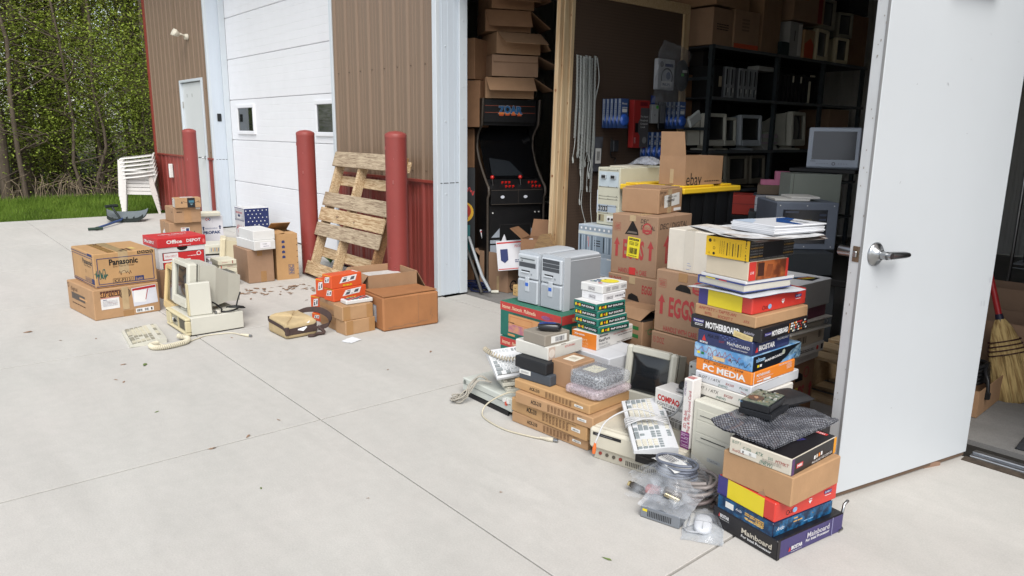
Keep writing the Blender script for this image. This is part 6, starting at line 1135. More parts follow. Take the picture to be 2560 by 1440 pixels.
# stuff hanging on the pegboard
GCO = M((196, 200, 196), .45, .05)
R_ = random.Random(4)
for i in range(9):
    y = 4.445+.022*i; x = -4.40+.018*(i % 3); z0 = 2.09-.006*(i % 4); z1 = (1.42, 1.28, 1.16, 1.45, .98, 1.3, 1.5, 1.22, .96)[i]-.0; b = B()
    b.tube(coil([(x, y, z0-.0), (x+.004, y+.004, (z0+z1)/2), (x+.006*(i % 2), y-.006, z1)], .0095, int((z0-z1)/.0115), 7), .0036, GCO, 4)
    dz = R_.uniform(.12, .3); e = V((x+R_.uniform(-.01, .04), y+R_.uniform(-.05, .03), z1-dz)); b.tube(spline([(x, y, z1), (x+.02, y+R_.uniform(-.04, .04), z1-dz*.5), e], 5), .0035, GCO, 5); b.tube([e, e+V((0, .004, -.025)), e+V((0, .006, -.05))], .008, GCO, 6, [.006, .009, .006])
    b.obj('coiled_cable', None, label=('coiled grey cord, one of the bunch hanging beside the pine post on the pegboard' if i not in (4, 8) else ('longest coiled grey cord of the hanging bunch, nearest its right side' if i == 8 else 'long coiled grey cord in the middle of the hanging bunch')), category='cable', group='coiled cords hanging on the pegboard')
b = B(); b.tube(spline([(-4.38, 4.66, 2.08), (-4.37, 4.68, 1.9), (-4.38, 4.65, 1.7), (-4.38, 4.66, 1.4), (-4.37, 4.63, 1.2), (-4.38, 4.65, 1.14), (-4.38, 4.60, 1.10)], 6), .005, GCO); b.obj('cable', None, label='smooth grey cable hanging at the right edge of the coiled cords', category='cable')
BLU2 = M((62, 90, 146), .35, .1, 30, sp=.6); BLW = M((196, 206, 222), .4, .05)
def pack(x, y, z, lb, h=.245, w_=.125):
    t = thing('blister_pack', lb, 'pack', (x, y, z), 0, 'blue blister packs on the pegboard')
    b = B(); b.box(-.001, .001, 0, w_, -h, 0, BLU2); fr = (V((.001, 0, -h)), V((0, 1, 0)), V((0, 0, 1)), w_, h); b.rec(fr, .12, .5, .22, .98, BLW); b.lines(fr, .12, .6, .14, .5, 8, M((110, 130, 170)), 3, .5); b.txt(fr, 'Mouse', .62, .84, .07, WHT, .5, bold=.02); b.lines(fr, .65, .7, .5, .06, 1, WHT, 4); b.rec(fr, .64, .6, .5, .12, LBL); b.pol(fr, [(.0, .0), (.24, .0), (.24, .22), (.06, .3)], BLU2); b.obj('card', t)
    b = B(); b.X = Matrix.Translation((.002, w_*.62, -h*.72)) @ Matrix.Rotation(pi/2, 4, 'Y'); b.lathe([(.050, 0), (.048, .016), (.03, .022), (.004, .023)], M((54, 100, 196), .15, .1, sp=.8), 18); b.obj('blister', t)
for i in range(5): pack(-4.40+.045*i, 4.77, 1.75, ('blue pack with white edge, second row of the pegboard left bunch' if 0 else 'front blue pack of the left bunch beside the red box' if i == 4 else 'blue pack behind the front one in the left bunch beside the red box'))
for i in range(4): pack(-4.40+.05*i, 5.62, 1.755, 'front blue pack of the right bunch, behind the white rounded gadget' if i == 3 else 'blue pack behind the front one in the right bunch')
for i in range(5): pack(-4.40+.05*i, 5.30+.012*i, 1.475, 'front blue pack of the lower bunch, partly behind the open ebay box' if i == 4 else 'blue pack behind the front one in the lower bunch')
t = thing('red_pack', 'tall red retail box hanging between the blue packs', 'box', (-4.36, 5.12, 1.335), 0); b = B(); RP = M((180, 52, 50), .4, .06); b.box(-.04, .02, 0, .21, 0, .42, RP, .003, {'R': M((92, 90, 92), .4, .1)}); fr = (V((.02, 0, 0)), V((0, 1, 0)), V((0, 0, 1)), .21, .42)
b.pol(fr, [(0, 0), (.42, 0), (.42, .25), (.3, .32), (.3, .55), (.42, .62), (.42, .84), (.99, .84), (.99, .99), (0, .99)], RP); b.rec(fr, .20, .42, .2, .2, BLK); b.txt(fr, 'The Original', .68, .66, .035, WHT, .5); b.txt(fr, 'Notebook', .68, .58, .04, WHT, .5); b.txt(fr, 'Computer', .68, .51, .04, WHT, .5); b.txt(fr, 'Lock', .62, .44, .04, WHT, .3); b.disc(fr, .74, .16, .03, M((150, 150, 150))); b.rec(fr, .62, .92, .5, .08, M((120, 30, 40))); f2 = (fr[0]+V((0, .21, 0)), V((0, 0, 1)), V((0, -1, 0)), .42, .21); b.txt(f2, 'LOCK', .16, .9, .1, WHT, .12); b.obj('box_body', t)
t = thing('headset_pack', 'clear bag with a boxed headset hanging high on the pegboard', 'pack', (-4.38, 5.42, 1.86), 0); b = B(); b.box(-.005, .045, 0, .24, 0, .27, M((190, 192, 198), .4, .03), .004); fr = (V((.045, 0, 0)), V((0, 1, 0)), V((0, 0, 1)), .24, .27); b.disc(fr, .54, .40, .085, M((40, 42, 50))); b.disc(fr, .54, .40, .072, M((200, 204, 214))); b.disc(fr, .62, .46, .034, M((110, 120, 150))); b.rec(fr, .54, .18, .62, .2, WHT); b.txt(fr, 'PHILIPS', .52, .17, .09, INKB, .46, bold=.03); b.rec(fr, .64, .80, .5, .1, INKB); b.disc(fr, .2, .82, .026, PEN); b.obj('card', t)
b = B(); b.grid(sheetbag(.46, .56, lambda u, v: .02+.05*(1-abs(2*u-1)**2), 31, .03), 20, 24, film((150, 154, 160), .62, .15)); o = b.obj('plastic_bag', t, (.06, .16, .10), (radians(90), radians(12), radians(90))); b = B(); b.X = Matrix.Translation((.03, .38, .14)) @ Matrix.Rotation(pi/2, 4, 'Y') @ Matrix.Diagonal((1.15, .8, .4, 1)); b.lathe([(.12, -.05), (.125, 0), (.1, .04), (.01, .05)], M((60, 62, 66), .35, .1), 20); fr = (V((.055, .33, .12)), V((0, 1, 0)), V((0, 0, 1)), .1, .08); b.X = None; b.rec(fr, .5, .7, .7, .3, LBL); b.rec(fr, .2, .3, .4, .3, M((90, 200, 90))); b.obj('headphones', t)
t = thing('grey_bag', 'grey antistatic bag with bar code label hanging low on the pegboard', 'bag', (-4.42, 4.66, 1.13), 0); b = B(); b.grid(lambda u, v: V((.014+.012*sin(pi*u)*sin(pi*v), .14*u-.03*(1-v), .30*v)), 8, 10, M((96, 98, 106), .25, .15, 20, sp=.7)); b.obj('bag_film', t); b = B(); b.box(.030, .0312, .03, .10, .07, .2, LBL); b.bars((V((.0312, .03, .07)), V((0, 1, 0)), V((0, 0, 1)), .07, .13), .5, .5, .5, .6, BLK, 10); b.obj('label', t)
b = B(); b.box(-4.40, -4.36, 4.89, 4.96, 1.30, 1.40, M((52, 54, 58), .5), .006); b.tube(spline([(-4.38, 4.88, 1.42), (-4.37, 4.86, 1.34), (-4.37, 4.87, 1.26), (-4.37, 4.93, 1.24), (-4.37, 4.92, 1.20)], 6), .005, BLK); b.obj('power_adapter', None, label='dark power adapter with cord hanging beside the grey antistatic bag', category='adapter')
t = thing('cable_box', 'small white boxed cable with green sticker on the pegboard', 'pack', (-4.40, 5.40, 1.555), 0); b = B(); b.box(0, .035, 0, .095, 0, .17, M((186, 188, 190), .45, .04), .004); fr = (V((.035, 0, 0)), V((0, 1, 0)), V((0, 0, 1)), .095, .17); b.rec(fr, .76, .86, .34, .16, M((90, 200, 80))); b.txt(fr, '@', .45, .45, .1, PEN); b.obj('box_body', t); b = B(); b.box(-.003, .0, .02, .08, .17, .25, M((50, 74, 160), .3)); b.obj('hanger_card', t)
b = B(); b.box(-4.40, -4.38, 5.52, 5.62, 1.5, 1.75, M((30, 32, 36), .3, sp=.6), .004); b.box(-4.38, -4.374, 5.54, 5.60, 1.56, 1.72, M((120, 122, 126), .3)); b.obj('cable_pack', None, label='black and grey cable pack between the white box and the right blue packs', category='pack')
t = B(); t.X = Matrix.Translation((-4.14, 5.72, 1.60)) @ Matrix.Rotation(radians(28), 4, 'X'); t.box(0, .03, -.095, .095, -.05, .05, M((206, 210, 206), .35, .03), .014); t.obj('router', None, label='white rounded gadget hanging in front of the right blue packs', category='gadget')
# arcade machine
ARB = M((18, 18, 20), .45, .25, 4, sp=.5); MOLD = M((86, 78, 70), .5, .08); ARG = M((170, 178, 188), .5, .08, 6)
t = thing('arcade_cabinet', 'black upright arcade cabinet with two red joysticks in the left of the bay', 'arcade game', (-5.43, 4.53, 0), 72)
prof = [(-.30, 0), (-.30, .86), (-.335, .90), (-.325, .955), (-.22, 1.04), (-.08, 1.18), (-.01, 1.31), (-.03, 1.43), (-.14, 1.53), (-.165, 1.76), (.32, 1.76), (.32, 0)]
for sx in (-1, 1):
    b = B(); b.prism(prof, 'yz', sx*.285-.011, sx*.285+.011, ARB); b.obj('side_panel', t); b = B(); b.tube([(sx*.285, y-.002, z) for y, z in [(-.30, 0), (-.30, .86), (-.335, .90)]+[tuple(p)[1:] for p in spline([(0, *q) for q in prof[3:9]], 5)]+[(-.165, 1.76)]], .012, MOLD, 6); b.obj('trim_moulding', t)
b = B(); b.box(-.263, .263, -.13, .3, 1.55, 1.755, ARB); fr = (V((-.263, -.13, 1.55)), V((1, 0, 0)), V((0, 0, 1)), .526, .205)
for y in (.42, .72): b.rec(fr, .5, y, .96, .016, M((180, 90, 66)))
for dx, m_, k in ((0, M((150, 156, 164)), 1.12), (0, M((44, 100, 150)), 1.0)):
    for i, ch in enumerate('ZOAR'): b.txt(fr, ch, .33+.115*i, .58-.02*abs(i-1.5), .30*k, m_, .12*k, bold=.05*k)
for i, ch in enumerate('ZOAR'): b.rec(fr, .33+.115*i, .42-.02*abs(i-1.5), .10, .10, M((226, 130, 66)), 0); b.rec(fr, .33+.115*i, .34-.02*abs(i-1.5), .08, .06, M((206, 90, 50)))
b.obj('marquee', t)
b = B(); b.add([(-.263, -.20, 1.03), (.263, -.20, 1.03), (.263, .06, 1.52), (-.263, .06, 1.52)], [(0, 1, 2, 3)], M((12, 13, 15), .12, .1, 3, sp=.7)); b.box(-.263, .263, -.10, .3, 1.52, 1.55, ARB); b.add([(-.2, -.187, 1.058), (.12, -.187, 1.058), (.0, -.12, 1.19), (-.2, -.105, 1.22)], [(0, 1, 2, 3)], M((40, 44, 48), .1, .1, 3, sp=.8)); b.obj('screen', t)  # grey quad low on the glass is a painted reflection
b = B(); b.hull8([(-.263, -.325, .80), (.263, -.325, .80), (.263, -.1, .80), (-.263, -.1, .80)], [(-.263, -.325, .935), (.263, -.325, .935), (.263, -.19, 1.03), (-.263, -.19, 1.03)], ARB)
fr = (V((-.263, -.3255, .80)), V((1, 0, 0)), V((0, 0, 1)), .526, .135); [b.disc(fr, x, .52, .014, M((226, 230, 240)), sx=1.4) for x in (.22, .66)]; b.rec(fr, .5, .02, .98, .03, MOLD); b.rec(fr, .5, .98, .98, .03, MOLD); b.rec(fr, .52, .5, .005, .9, MOLD); b.obj('control_panel', t)
JR = M((206, 40, 34), .25, .05, sp=.6)
for x in (-.22, .06): b = B(); b.cyl((x, -.265, .975), (x-.01, -.275, 1.03), .005, STEEL); b.X = Matrix.Translation((x-.012, -.277, 1.03)); b.grid(lambda u, v: ell(u, v, .019, .019, .019, 2), 16, 10, JR); b.obj('joystick', t)
b = B()
for x0 in (-.10, .17):
    for i in range(3):
        for j in range(2): x, q = x0+.035*i-.02*j, .25+.35*j; b.cyl((x, -.325+.135*q, .935+.095*q), (x, -.333+.135*q, .947+.095*q), .011, JR, n=12)
b.obj('buttons', t)
b = B(); b.box(-.263, .263, -.285, .3, .0, .80, ARB)
fr = (V((-.263, -.285, 0)), V((1, 0, 0)), V((0, 0, 1)), .526, .80)
for s_ in (0, 1):
    mx_ = (lambda x: x) if not s_ else (lambda x: 1-x)
    for pl in ([(.02, .58), (.20, .58), (.20, .54), (.02, .54)], [(.04, .61), (.20, .72), (.20, .61)], [(.02, .10), (.20, .10), (.20, .20), (.11, .20), (.11, .32), (.20, .32), (.20, .52), (.02, .52)]): b.pol(fr, [(mx_(x), y) for x, y in (pl if not s_ else pl[::-1])], ARG)
b.box(-.15, .15, -.288, -.285, .14, .60, M((12, 12, 13), .6)); b.frame((V((-.16, -.2885, .13)), V((1, 0, 0)), V((0, 0, 1)), .32, .48), .5, .5, 1, 1, .006, M((46, 44, 44))); [b.cyl((x, -.286, .72), (x, -.292, .72), .007, LBL, n=8) for x in (-.23, .2, .24)]; b.obj('coin_door', t)
# open cartons piled on the cabinet
fl_ = [(('F', .20, 128), ('R', .22, 120)), (('F', .06, 170), ('R', .24, 112)), (('F', .24, 118), ('R', .18, 140)), (('F', .20, 140), ('R', .24, 126)), (('F', .24, 126), ('R', .20, 118))]
for i in range(5):
    a = .46-.012*i; h = .185; x, y = -5.43+(.0, .02, .03, -.04, -.03)[i], 4.53+(.0, .02, .03, -.02, .0)[i]; r = 66+(-4, 2, 6, -3, 4)[i]
    t = thing('open_carton', ('lowest', 'second lowest', 'middle', 'second highest', 'highest')[i]+' brown open carton of the pile on the arcade cabinet', 'box', (x+.24*cos(radians(r))+.15*sin(radians(r)), y+.24*sin(radians(r))-.15*cos(radians(r)), 1.765+(h+.012)*i), r, 'open cartons on the arcade cabinet')
    flapbox(t, a, .40, h, (CB2, CB3, CB2, CB5, CB5)[i], fl_[i])
b = B(); b.grid(puff(.12, .16, 0, .42, 9, .1), 30, 20, bubble_wrap((200, 204, 210), .3)); b.obj('bubble_wrap', None, (-5.72, 4.30, 1.72), 30, label='bundle of bubble wrap beside the open cartons, left edge of the bay', category='packaging')
for i, (x, y, z, a, b2, h, rz, lb) in enumerate(((-5.42, 4.22, 1.50, .34, .3, .42, 30, 'brown carton end showing at the left jamb above the arcade cabinet'), (-5.45, 4.18, 1.93, .3, .3, .36, 24, 'brown carton higher at the left jamb, beside the bubble wrap'), (-5.55, 4.25, 0, .5, .42, 1.49, 20, 'tall dark brown carton behind the left jamb of the bay'))): carton('cardboard_box', lb, 'box', (x, y), z, (a, b2, h), rz, CB5, None)
k = 0
for x, y, z, a, b2, h, m_, lb in ((-4.62, 5.7, 0, .9, .5, .62, CB5, 'large brown box on the floor between arcade cabinet and pegboard'), (-4.65, 5.75, .63, .85, .5, .12, M((60, 62, 66), .5), 'low dark case with white fittings on the large brown box'), (-4.62, 5.8, 1.06, .9, .5, .48, CB5, 'brown printed box above the white carton, right of the arcade screen'), (-4.60, 5.85, 1.55, .95, .5, .5, CB5, 'upper brown box behind the arcade marquee'), (-4.66, 5.9, 2.06, .9, .5, .42, CB5, 'highest dark brown box right of the open cartons')):
    carton('cardboard_box', lb, 'box', (x, y), z, (a, b2, h), 0, m_, (lambda b, F, R, T: (b.lines(F, .7, .7, .3, .2, 2, BRK, 3), b.disc(F, .5, .8, .02, BRK))) if k in (2, 4) else None, 'dark boxes behind the arcade cabinet'); k += 1
carton('cardboard_box', 'white carton standing on the low dark case right of the arcade screen', 'box', (-4.80, 5.74), .755, (.26, .3, .23), -14, M((206, 208, 212), .5, .04), None, 'dark boxes behind the arcade cabinet')
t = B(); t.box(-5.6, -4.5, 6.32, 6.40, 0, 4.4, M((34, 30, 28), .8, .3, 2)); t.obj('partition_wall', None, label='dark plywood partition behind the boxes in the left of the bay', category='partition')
# leaning painted board, white strips, extension cord, mail boxes
t = thing('painted_board', 'tall black board with yellow disc and red stripe leaning at the left jamb', 'panel', (-5.33, 4.02, .0), 52, rot=(radians(-5), 0, radians(52))); b = B(); b.box(-.15, .06, 0, .015, .28, 1.14, M((22, 24, 26), .4), .004); fr = (V((-.15, 0, .28)), V((1, 0, 0)), V((0, 0, 1)), .21, .86); b.rec(fr, .42, .20, .7, .36, M((40, 110, 112))); b.disc(fr, .46, .52, .098, M((226, 176, 44))); b.disc(fr, .46, .53, .074, M((176, 52, 40))); b.rec(fr, .44, .56, .3, .08, WHT, 20); b.rec(fr, .5, .47, .34, .06, INKB); b.pol(fr, [(.38, .0), (.62, .02), (.56, .3), (.40, .3)], M((186, 50, 42))); b.rec(fr, .48, .35, .22, .05, WHT); b.scrawl(fr, .4, .82, .5, .16, M((170, 176, 184)), 3, .012, 8); b.scrawl(fr, .8, .74, .3, .1, RED, 5, .008, 8); b.obj('panel', t)
b = B(); b.tube([(-5.33, 4.02, .50), (-5.05, 3.96, .18), (-4.93, 3.96, .06)], .015, M((176, 182, 186), .4), 4); b.obj('trim_strip', None, label='white metal strip leaning to the floor inside the left jamb', category='strip')
b = B(); b.tube([(-5.36, 4.00, .42), (-5.14, 3.98, .14), (-5.08, 3.98, .02)], .016, M((84, 82, 78), .6), 4); b.obj('trim_strip', None, label='grey strip leaning behind the white one inside the left jamb', category='strip')
t = thing('extension_cord', 'dark blue extension cord with white plug heaped on the floor inside the left jamb', 'cord', (0, 0, 0)); b = B(); R_ = random.Random(8); pts = [(-5.30+.13*cos(i*.8)+.02*sin(i*1.3), 4.10+.07*sin(i*.8)+.02*cos(i*2.1), .012+.0016*i) for i in range(34)]+[(-5.28, 4.02, .02), (-5.22, 3.99, .01), (-5.12, 4.05, .01), (-5.07, 4.10, .012)]; b.tube(spline(pts, 4), .0075, M((30, 40, 78), .45, .08), 6); b.obj('cord', t); b = B(); b.tube([(-5.08, 4.09, .014), (-5.05, 4.12, .014), (-5.03, 4.14, .014)], .018, M((222, 220, 206), .45), 8, [.012, .018, .016]); b.obj('plug', t)
t = thing('cardboard_box', 'open brown box holding white mail boxes, on the floor by the pine post', 'box', (-4.99, 4.22, .0), 8, 'boxes by the pine post'); flapbox(t, .36, .36, .30, CB3, (('L', .12, 60), ('R', .20, 35))); b = B(); b.box(-.362, .0, -.006, -.001, 0, .36, CB3); b.disc((V((0, 0, 0)), V((0, 1, 0)), V((0, 0, 1)), .36, .30), .2, .2, .05, BLK); b.disc((V((0, 0, 0)), V((0, 1, 0)), V((0, 0, 1)), .36, .30), .2, .2, .036, CB3); b.rec((V((0, 0, 0)), V((0, 1, 0)), V((0, 0, 1)), .36, .30), .2, .2, .3, .03, BLK); b.obj('front_panel', t); patch(t, 'tape', FR(.36, .36, .30, 'F'), .66, .25, .08, .45, CLTAPE, thick=.008)
MW = M((226, 226, 230), .5, .03)
def mail(t, w_, h, words):
    b = B(); b.box(-w_/2, w_/2, 0, .05, 0, h, MW, .003); fr = (V((-w_/2, 0, 0)), V((1, 0, 0)), V((0, 0, 1)), w_, h); b.rec(fr, .5, .93, .96, .05, RED); b.txt(fr, words, .7, .80, .1, RED, .42, sh=.2); b.pol(fr, [(.10, .35), (.2, .25), (.3, .35), (.3, .72), (.10, .72)], INKB); b.lines(fr, .68, .3, .4, .12, 2, INKB, 3); b.rec(fr, .5, .05, .96, .03, RED); b.obj('box_body', t)
t = thing('mail_box', 'white mail box lettered PRIORITY sticking out of the open brown box', 'parcel', (-4.86, 4.21, .24), 0, 'boxes by the pine post', rot=(radians(-10), radians(-6), radians(46))); mail(t, .34, .27, 'PRIORITY MAIL')
t = thing('mail_box', 'white mail box leaning highest and tilted out of the open brown box', 'parcel', (-5.19, 4.27, .305), 0, 'boxes by the pine post', rot=(radians(-14), radians(-18), radians(44))); mail(t, .22, .30, 'EXPRESS')
b = B(); b.box(0, .14, 0, .10, 0, .10, M((226, 190, 130), .7, .1, 6, kind='wood', c2=(200, 160, 104)), .004); [b.cyl((x, -.0005, z), (x, -.001, z), .006, BLK, n=6) for x in (.03, .08, .11) for z in (.03, .07)]; b.obj('wood_block', None, (-4.90, 4.20, -.004), 6, label='short pine timber block on the floor beside the open brown box', category='timber')
t = thing('cardboard_box', 'open brown box with raised flaps behind the grey towers at the post', 'box', (-4.52, 4.27, .32), 24, 'boxes by the pine post'); flapbox(t, .26, .2, .22, CB5, (('L', .14, 55), ('K', .16, 20), ('R', .10, 40)))
carton('cardboard_box', 'brown box under the raised flap box at the foot of the post', 'box', (-4.50, 4.25), 0, (.30, .14, .32), 14, CB5, None, 'boxes by the pine post')
# ---- grey rack computers right of the pegboard
IND = M((206, 204, 184), .5, .04, 7); INB = M((180, 192, 204), .45, .05, 8)
t = thing('industrial_computer', 'tall beige industrial computer with connectors on its front panel', 'computer', (-3.23, 3.698, .842), 0); b = B(); w_, h = .2, .39; b.box(-w_, 0, 0, .55, 0, h, IND, .004); fr = FR(w_, .55, h, 'F')
b.rec(fr, .5, .80, .9, .26, M((196, 208, 214))); b.rec(fr, .45, .29, .86, .13, INB); b.rec(fr, .02, .4, .03, .4, M((220, 228, 240)))
for y in (.95, .66, .50, .45, .33, .20): b.rec(fr, .5, y, .86, .006, PEN); [b.disc(fr, x, y+.012, .003, PEN, 6) for x in (.12, .5, .88)]
b.obj('case', t); b = B()
for x in (.30, .72): b.box(-w_+x*w_-.022, -w_+x*w_+.022, -.012, 0, .84*h-.014, .84*h+.014, M((190, 196, 200), .35, me=.5), .003); b.box(-w_+x*w_-.016, -w_+x*w_+.016, -.014, -.012, .84*h-.009, .84*h+.009, BLK)
for k in range(4): b.box(-w_+.02+.022*k, -w_+.032+.022*k, -.006, 0, .245*h, .325*h, BLK); b.box(-w_+.024+.022*k, -w_+.028+.022*k, -.008, -.006, .26*h, .31*h, LBL)
b.box(-w_+.02, -w_+.07, -.004, 0, .06*h, .18*h, M((160, 150, 120))); b.box(-w_+.03, -w_+.04, -.008, -.004, .07*h, .17*h, PEN); b.box(-w_+.10, -w_+.18, -.005, 0, .06*h, .16*h, LBL); [b.cyl((-w_+.12+.03*k, -.005, .11*h), (-w_+.12+.03*k, -.012, .11*h), .008, PEN, n=8) for k in range(2)]; b.obj('connectors', t)
b = B(); b.box(-.16, 0, 0, .26, 0, .004, M((226, 220, 200), .7)); b.box(-.17, -.02, .01, .27, .0045, .008, M((196, 190, 176), .7)); b.obj('papers', None, (-3.235, 3.80, 1.233), 8, label='loose papers lying on top of the tall beige industrial computer', category='paper')
b = B(); b.grid(sheetbag(.22, .14, dome(.05), 41, .015), 20, 14, film((200, 204, 216), .6)); b.obj('plastic_bag', None, (-3.29, 4.03, 1.243), 0, label='small crumpled clear bag on the tall beige industrial computer', category='bag')
t = thing('rack_computer', 'grey blue rack computer with open drive slots under the beige industrial one', 'computer', (-3.02, 3.62, .50), 0); b = B(); w_, h = .50, .338; b.box(-w_, 0, .02, .5, 0, h, M((196, 204, 208), .45, .04), .003); b.obj('case', t); b = B(); b.box(-w_, 0, -.004, .02, 0, h, INB, .003); fr = (V((-w_, -.004, 0)), V((1, 0, 0)), V((0, 0, 1)), w_, h); b.rec(fr, .5, .93, .97, .08, M((150, 164, 176))); b.rec(fr, .5, .84, .99, .06, M((214, 218, 210))); b.rec(fr, .5, .63, .96, .34, M((130, 146, 160)))
for k in range(11): b.rec(fr, .06+.085*k, .93, .03, .045, WHT)
for k in range(26): b.rec(fr, .05+.036*k, .63, .016, .32, M((176, 190, 202)) if k % 3 else M((90, 102, 114)))
b.rec(fr, .2, .66, .02, .2, RED); b.rec(fr, .19, .72, .02, .1, ORG); [b.rec(fr, .36, .6+.05*k, .12, .02, BLK) for k in range(3)]; b.rec(fr, .5, .42, .97, .06, M((150, 164, 176))); b.rec(fr, .5, .2, .94, .3, M((164, 178, 190))); b.rec(fr, .62, .33, .14, .08, LBL); b.obj('front_panel', t)
carton('cardboard_box', 'brown box carrying the grey blue rack computer', 'box', (-3.0, 3.60), 0, (.54, .5, .48), 0, CB5, None); b = B(); b.box(-3.56, -2.98, 3.58, 4.12, .482, .498, M((210, 210, 204), .5)); b.obj('shelf_board', None, label='white board under the grey blue rack computer', category='board')
# tote with yellow lid, ebay box and small brown box
t = thing('storage_tote', 'black storage tote with yellow lid behind the egg cartons', 'tote', (-2.715, 3.69, .70), 0); TB = M((22, 23, 25), .45, .12, 6, sp=.45); TY = M((240, 198, 48), .4, .04, 6)
b = B(); b.hull8([(-.44, .05, 0), (-.04, .05, 0), (-.04, .55, 0), (-.44, .55, 0)], [(-.47, .02, .40), (-.01, .02, .40), (-.01, .58, .40), (-.47, .58, .40)], TB); [b.box(-.012, -.002, .10+.14*k, .14+.14*k, .05, .39, TB) for k in range(4)]; b.obj('tub', t)
b = B(); b.box(-.50, .02, -.01, .61, .395, .43, TY, .006); [b.box(x0, x1, y0, y1, .43, .442, TY, .004) for x0, x1, y0, y1 in ((-.46, -.36, 0, .6), (-.12, -.02, .04, .36), (-.12, -.02, .46, .56), (-.32, -.16, .0, .04))]; b.obj('lid', t)
t2_ = thing('storage_tote', 'lower plain black tote under the yellow lidded one', 'tote', (-2.71, 3.69, 0), 0); b = B(); b.box(-.47, -.01, .02, .58, 0, .698, TB, .01); b.obj('tub', t2_); b = B(); b.box(-.02, .0, .0, .6, .64, .69, TB, .006); b.obj('lid', t2_)
t = thing('cardboard_box', 'brown ebay box with tall raised flap on the yellow tote lid', 'box', (-2.755, 3.76, 1.143), 0); flapbox(t, .20, .40, .18, CB2, (('F', .15, 6), ('R', .0012, 0))); b = B(); fr = FR(.20, .40, .18, 'R'); b.txt(fr, 'ebay', .24, .22, .46, BLK, .40, bold=.0); b.lines(fr, .72, .12, .4, .06, 1, BLK, 4); b.obj('printing', t); patch(t, 'tape', FR(.20, .40, .18, 'F'), .5, .3, .14, .5, CLTAPE)
def sbx(b, F, R, T): b.txt(R, 'Jazz mp', .16, .88, .12, PEN, .26, sh=.2); b.scrawl(R, .14, .55, .16, .6, PEN, 4, .002, 10)
carton('cardboard_box', 'small brown box with white label on top of the DEC egg carton', 'box', (-2.64, 3.37), .998, (.25, .29, .143), 9.8, CB2, sbx, None, parts=lambda t, F, R, T, s: (patch(t, 'label', R, .55, .52, .64, .5, LBL, lambda b, f: (b.txt(f, '1402-500-19362', .5, .78, .13, PEN, .6), b.lines(f, .4, .5, .5, .2, 2, PEN, 3)), 4), patch(t, 'tape', R, .45, .5, .16, .99, CLTAPE), patch(t, 'label', R, .8, .12, .3, .12, WHT), patch(t, 'flap', T, .5, .5, .96, .8, CB3, None, 0, .008)))
# ---- steel shelving with computers
t = thing('shelf_unit', 'tall dark steel shelving full of monitors and computers', 'shelving', (-4.27, 6.14, 0)); SM = M((62, 70, 74), .45, .1, 8, me=.3); SHD = M((44, 46, 48), .6, .1, 6)
for k, y in enumerate((0, 1.2, 2.2, 3.2)):
    for x in (0, -.58):
        b = B(); b.box(x-.04, x, y, y+.004, 0, 2.31, SM); b.box(x-.004, x, y+.004, y+.045, 0, 2.31, SM)
        for q in range(22): b.box(x-.0005, x+.0006, y+.016, y+.03, .1+.1*q, .125+.1*q, BLK)
        b.obj('upright', t)
for z in (.44, .88, 1.28, 1.80, 2.28): b = B(); b.box(-.62, -.003, .01, 3.3, z, z+.022, SHD, .003); b.box(-.004, .002, .046, 3.3, z-.004, z+.026, M((96, 100, 102), .5, .1), .002); b.obj('shelf', t)
for z in (1.98, 1.5): b = B(); b.box(-.58, -.02, -.006, .0, z, z+.03, SM); b.obj('cross_bar', t)
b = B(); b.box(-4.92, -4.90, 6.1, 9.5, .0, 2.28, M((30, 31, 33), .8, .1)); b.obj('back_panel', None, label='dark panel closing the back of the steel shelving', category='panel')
SIL = M((150, 154, 158), .4, .06, 20); k = 0
for y in (6.46, 6.55, 6.70, 6.79, 6.88, 6.97):
    t = thing('slim_computer', ('left', 'second', 'third', 'fourth', 'fifth', 'right')[k]+' silver slim computer in the row of six standing on the shelf', 'computer', (-4.33, y, 1.826), 0, 'slim computers standing on the shelf'); b = B(); b.box(-.38, 0, 0, .078, 0, .30, M((96, 98, 102), .5), .003); b.obj('case', t); b = B(); b.box(0, .012, 0, .078, 0, .30, SIL, .004); fr = (V((.012, 0, 0)), V((0, 1, 0)), V((0, 0, 1)), .078, .3); b.rec(fr, .3, .68, .26, .5, BLK); b.rec(fr, .72, .7, .12, .44, M((110, 112, 116))); b.rec(fr, .3, .2, .2, .26, BLK); b.rec(fr, .68, .25, .2, .14, LBL); b.obj('front_panel', t); k += 1
b = B(); b.box(-4.7, -4.34, 6.30, 6.44, 1.826, 2.13, M((20, 21, 23), .5), .004); b.box(-4.34, -4.339, 6.38, 6.43, 1.93, 2.03, M((190, 176, 150))); b.obj('computer_tower', None, label='black computer with tan sticker left of the silver slim computers', category='computer'); b = B(); b.box(-4.86, -4.40, 6.0, 6.10, 1.83, 2.1, M((64, 72, 70), .6)); 
for i in range(9): b = B(); y = 7.42+.085*i; b.box(-4.68, -4.33, y, y+.05, 1.826, 2.12+.02*sin(i*2), M((24, 25, 27), .5, .2), .004); b.obj('black_case', None, label='black case standing on edge in the row right of the silver slim computers', category='case', group='black cases standing on the shelf')
for y, z, w_, h, lb in ((7.76, 2.04, .014, .07, 'left one of two thin white clips above the black cases'), (7.93, 2.04, .014, .07, 'right one of two thin white clips above the black cases'), (8.12, 1.83, .03, .24, 'narrow cream plastic bezel standing right of the black cases'), (8.14, 2.12, .1, .02, 'small white stick lying above the cream bezel')): b = B(); b.box(-4.325, -4.31, y, y+w_, z, z+h, M((206, 200, 180)), .003); b.obj('plastic_piece', None, label=lb, category='plastic piece')
b = B(); b.box(-4.5, -4.36, 7.12, 7.42, 2.13, 2.18, M((190, 190, 186), .5), .006); b.obj('white_case', None, label='white flat case on top of the black cases at the middle upright', category='case')
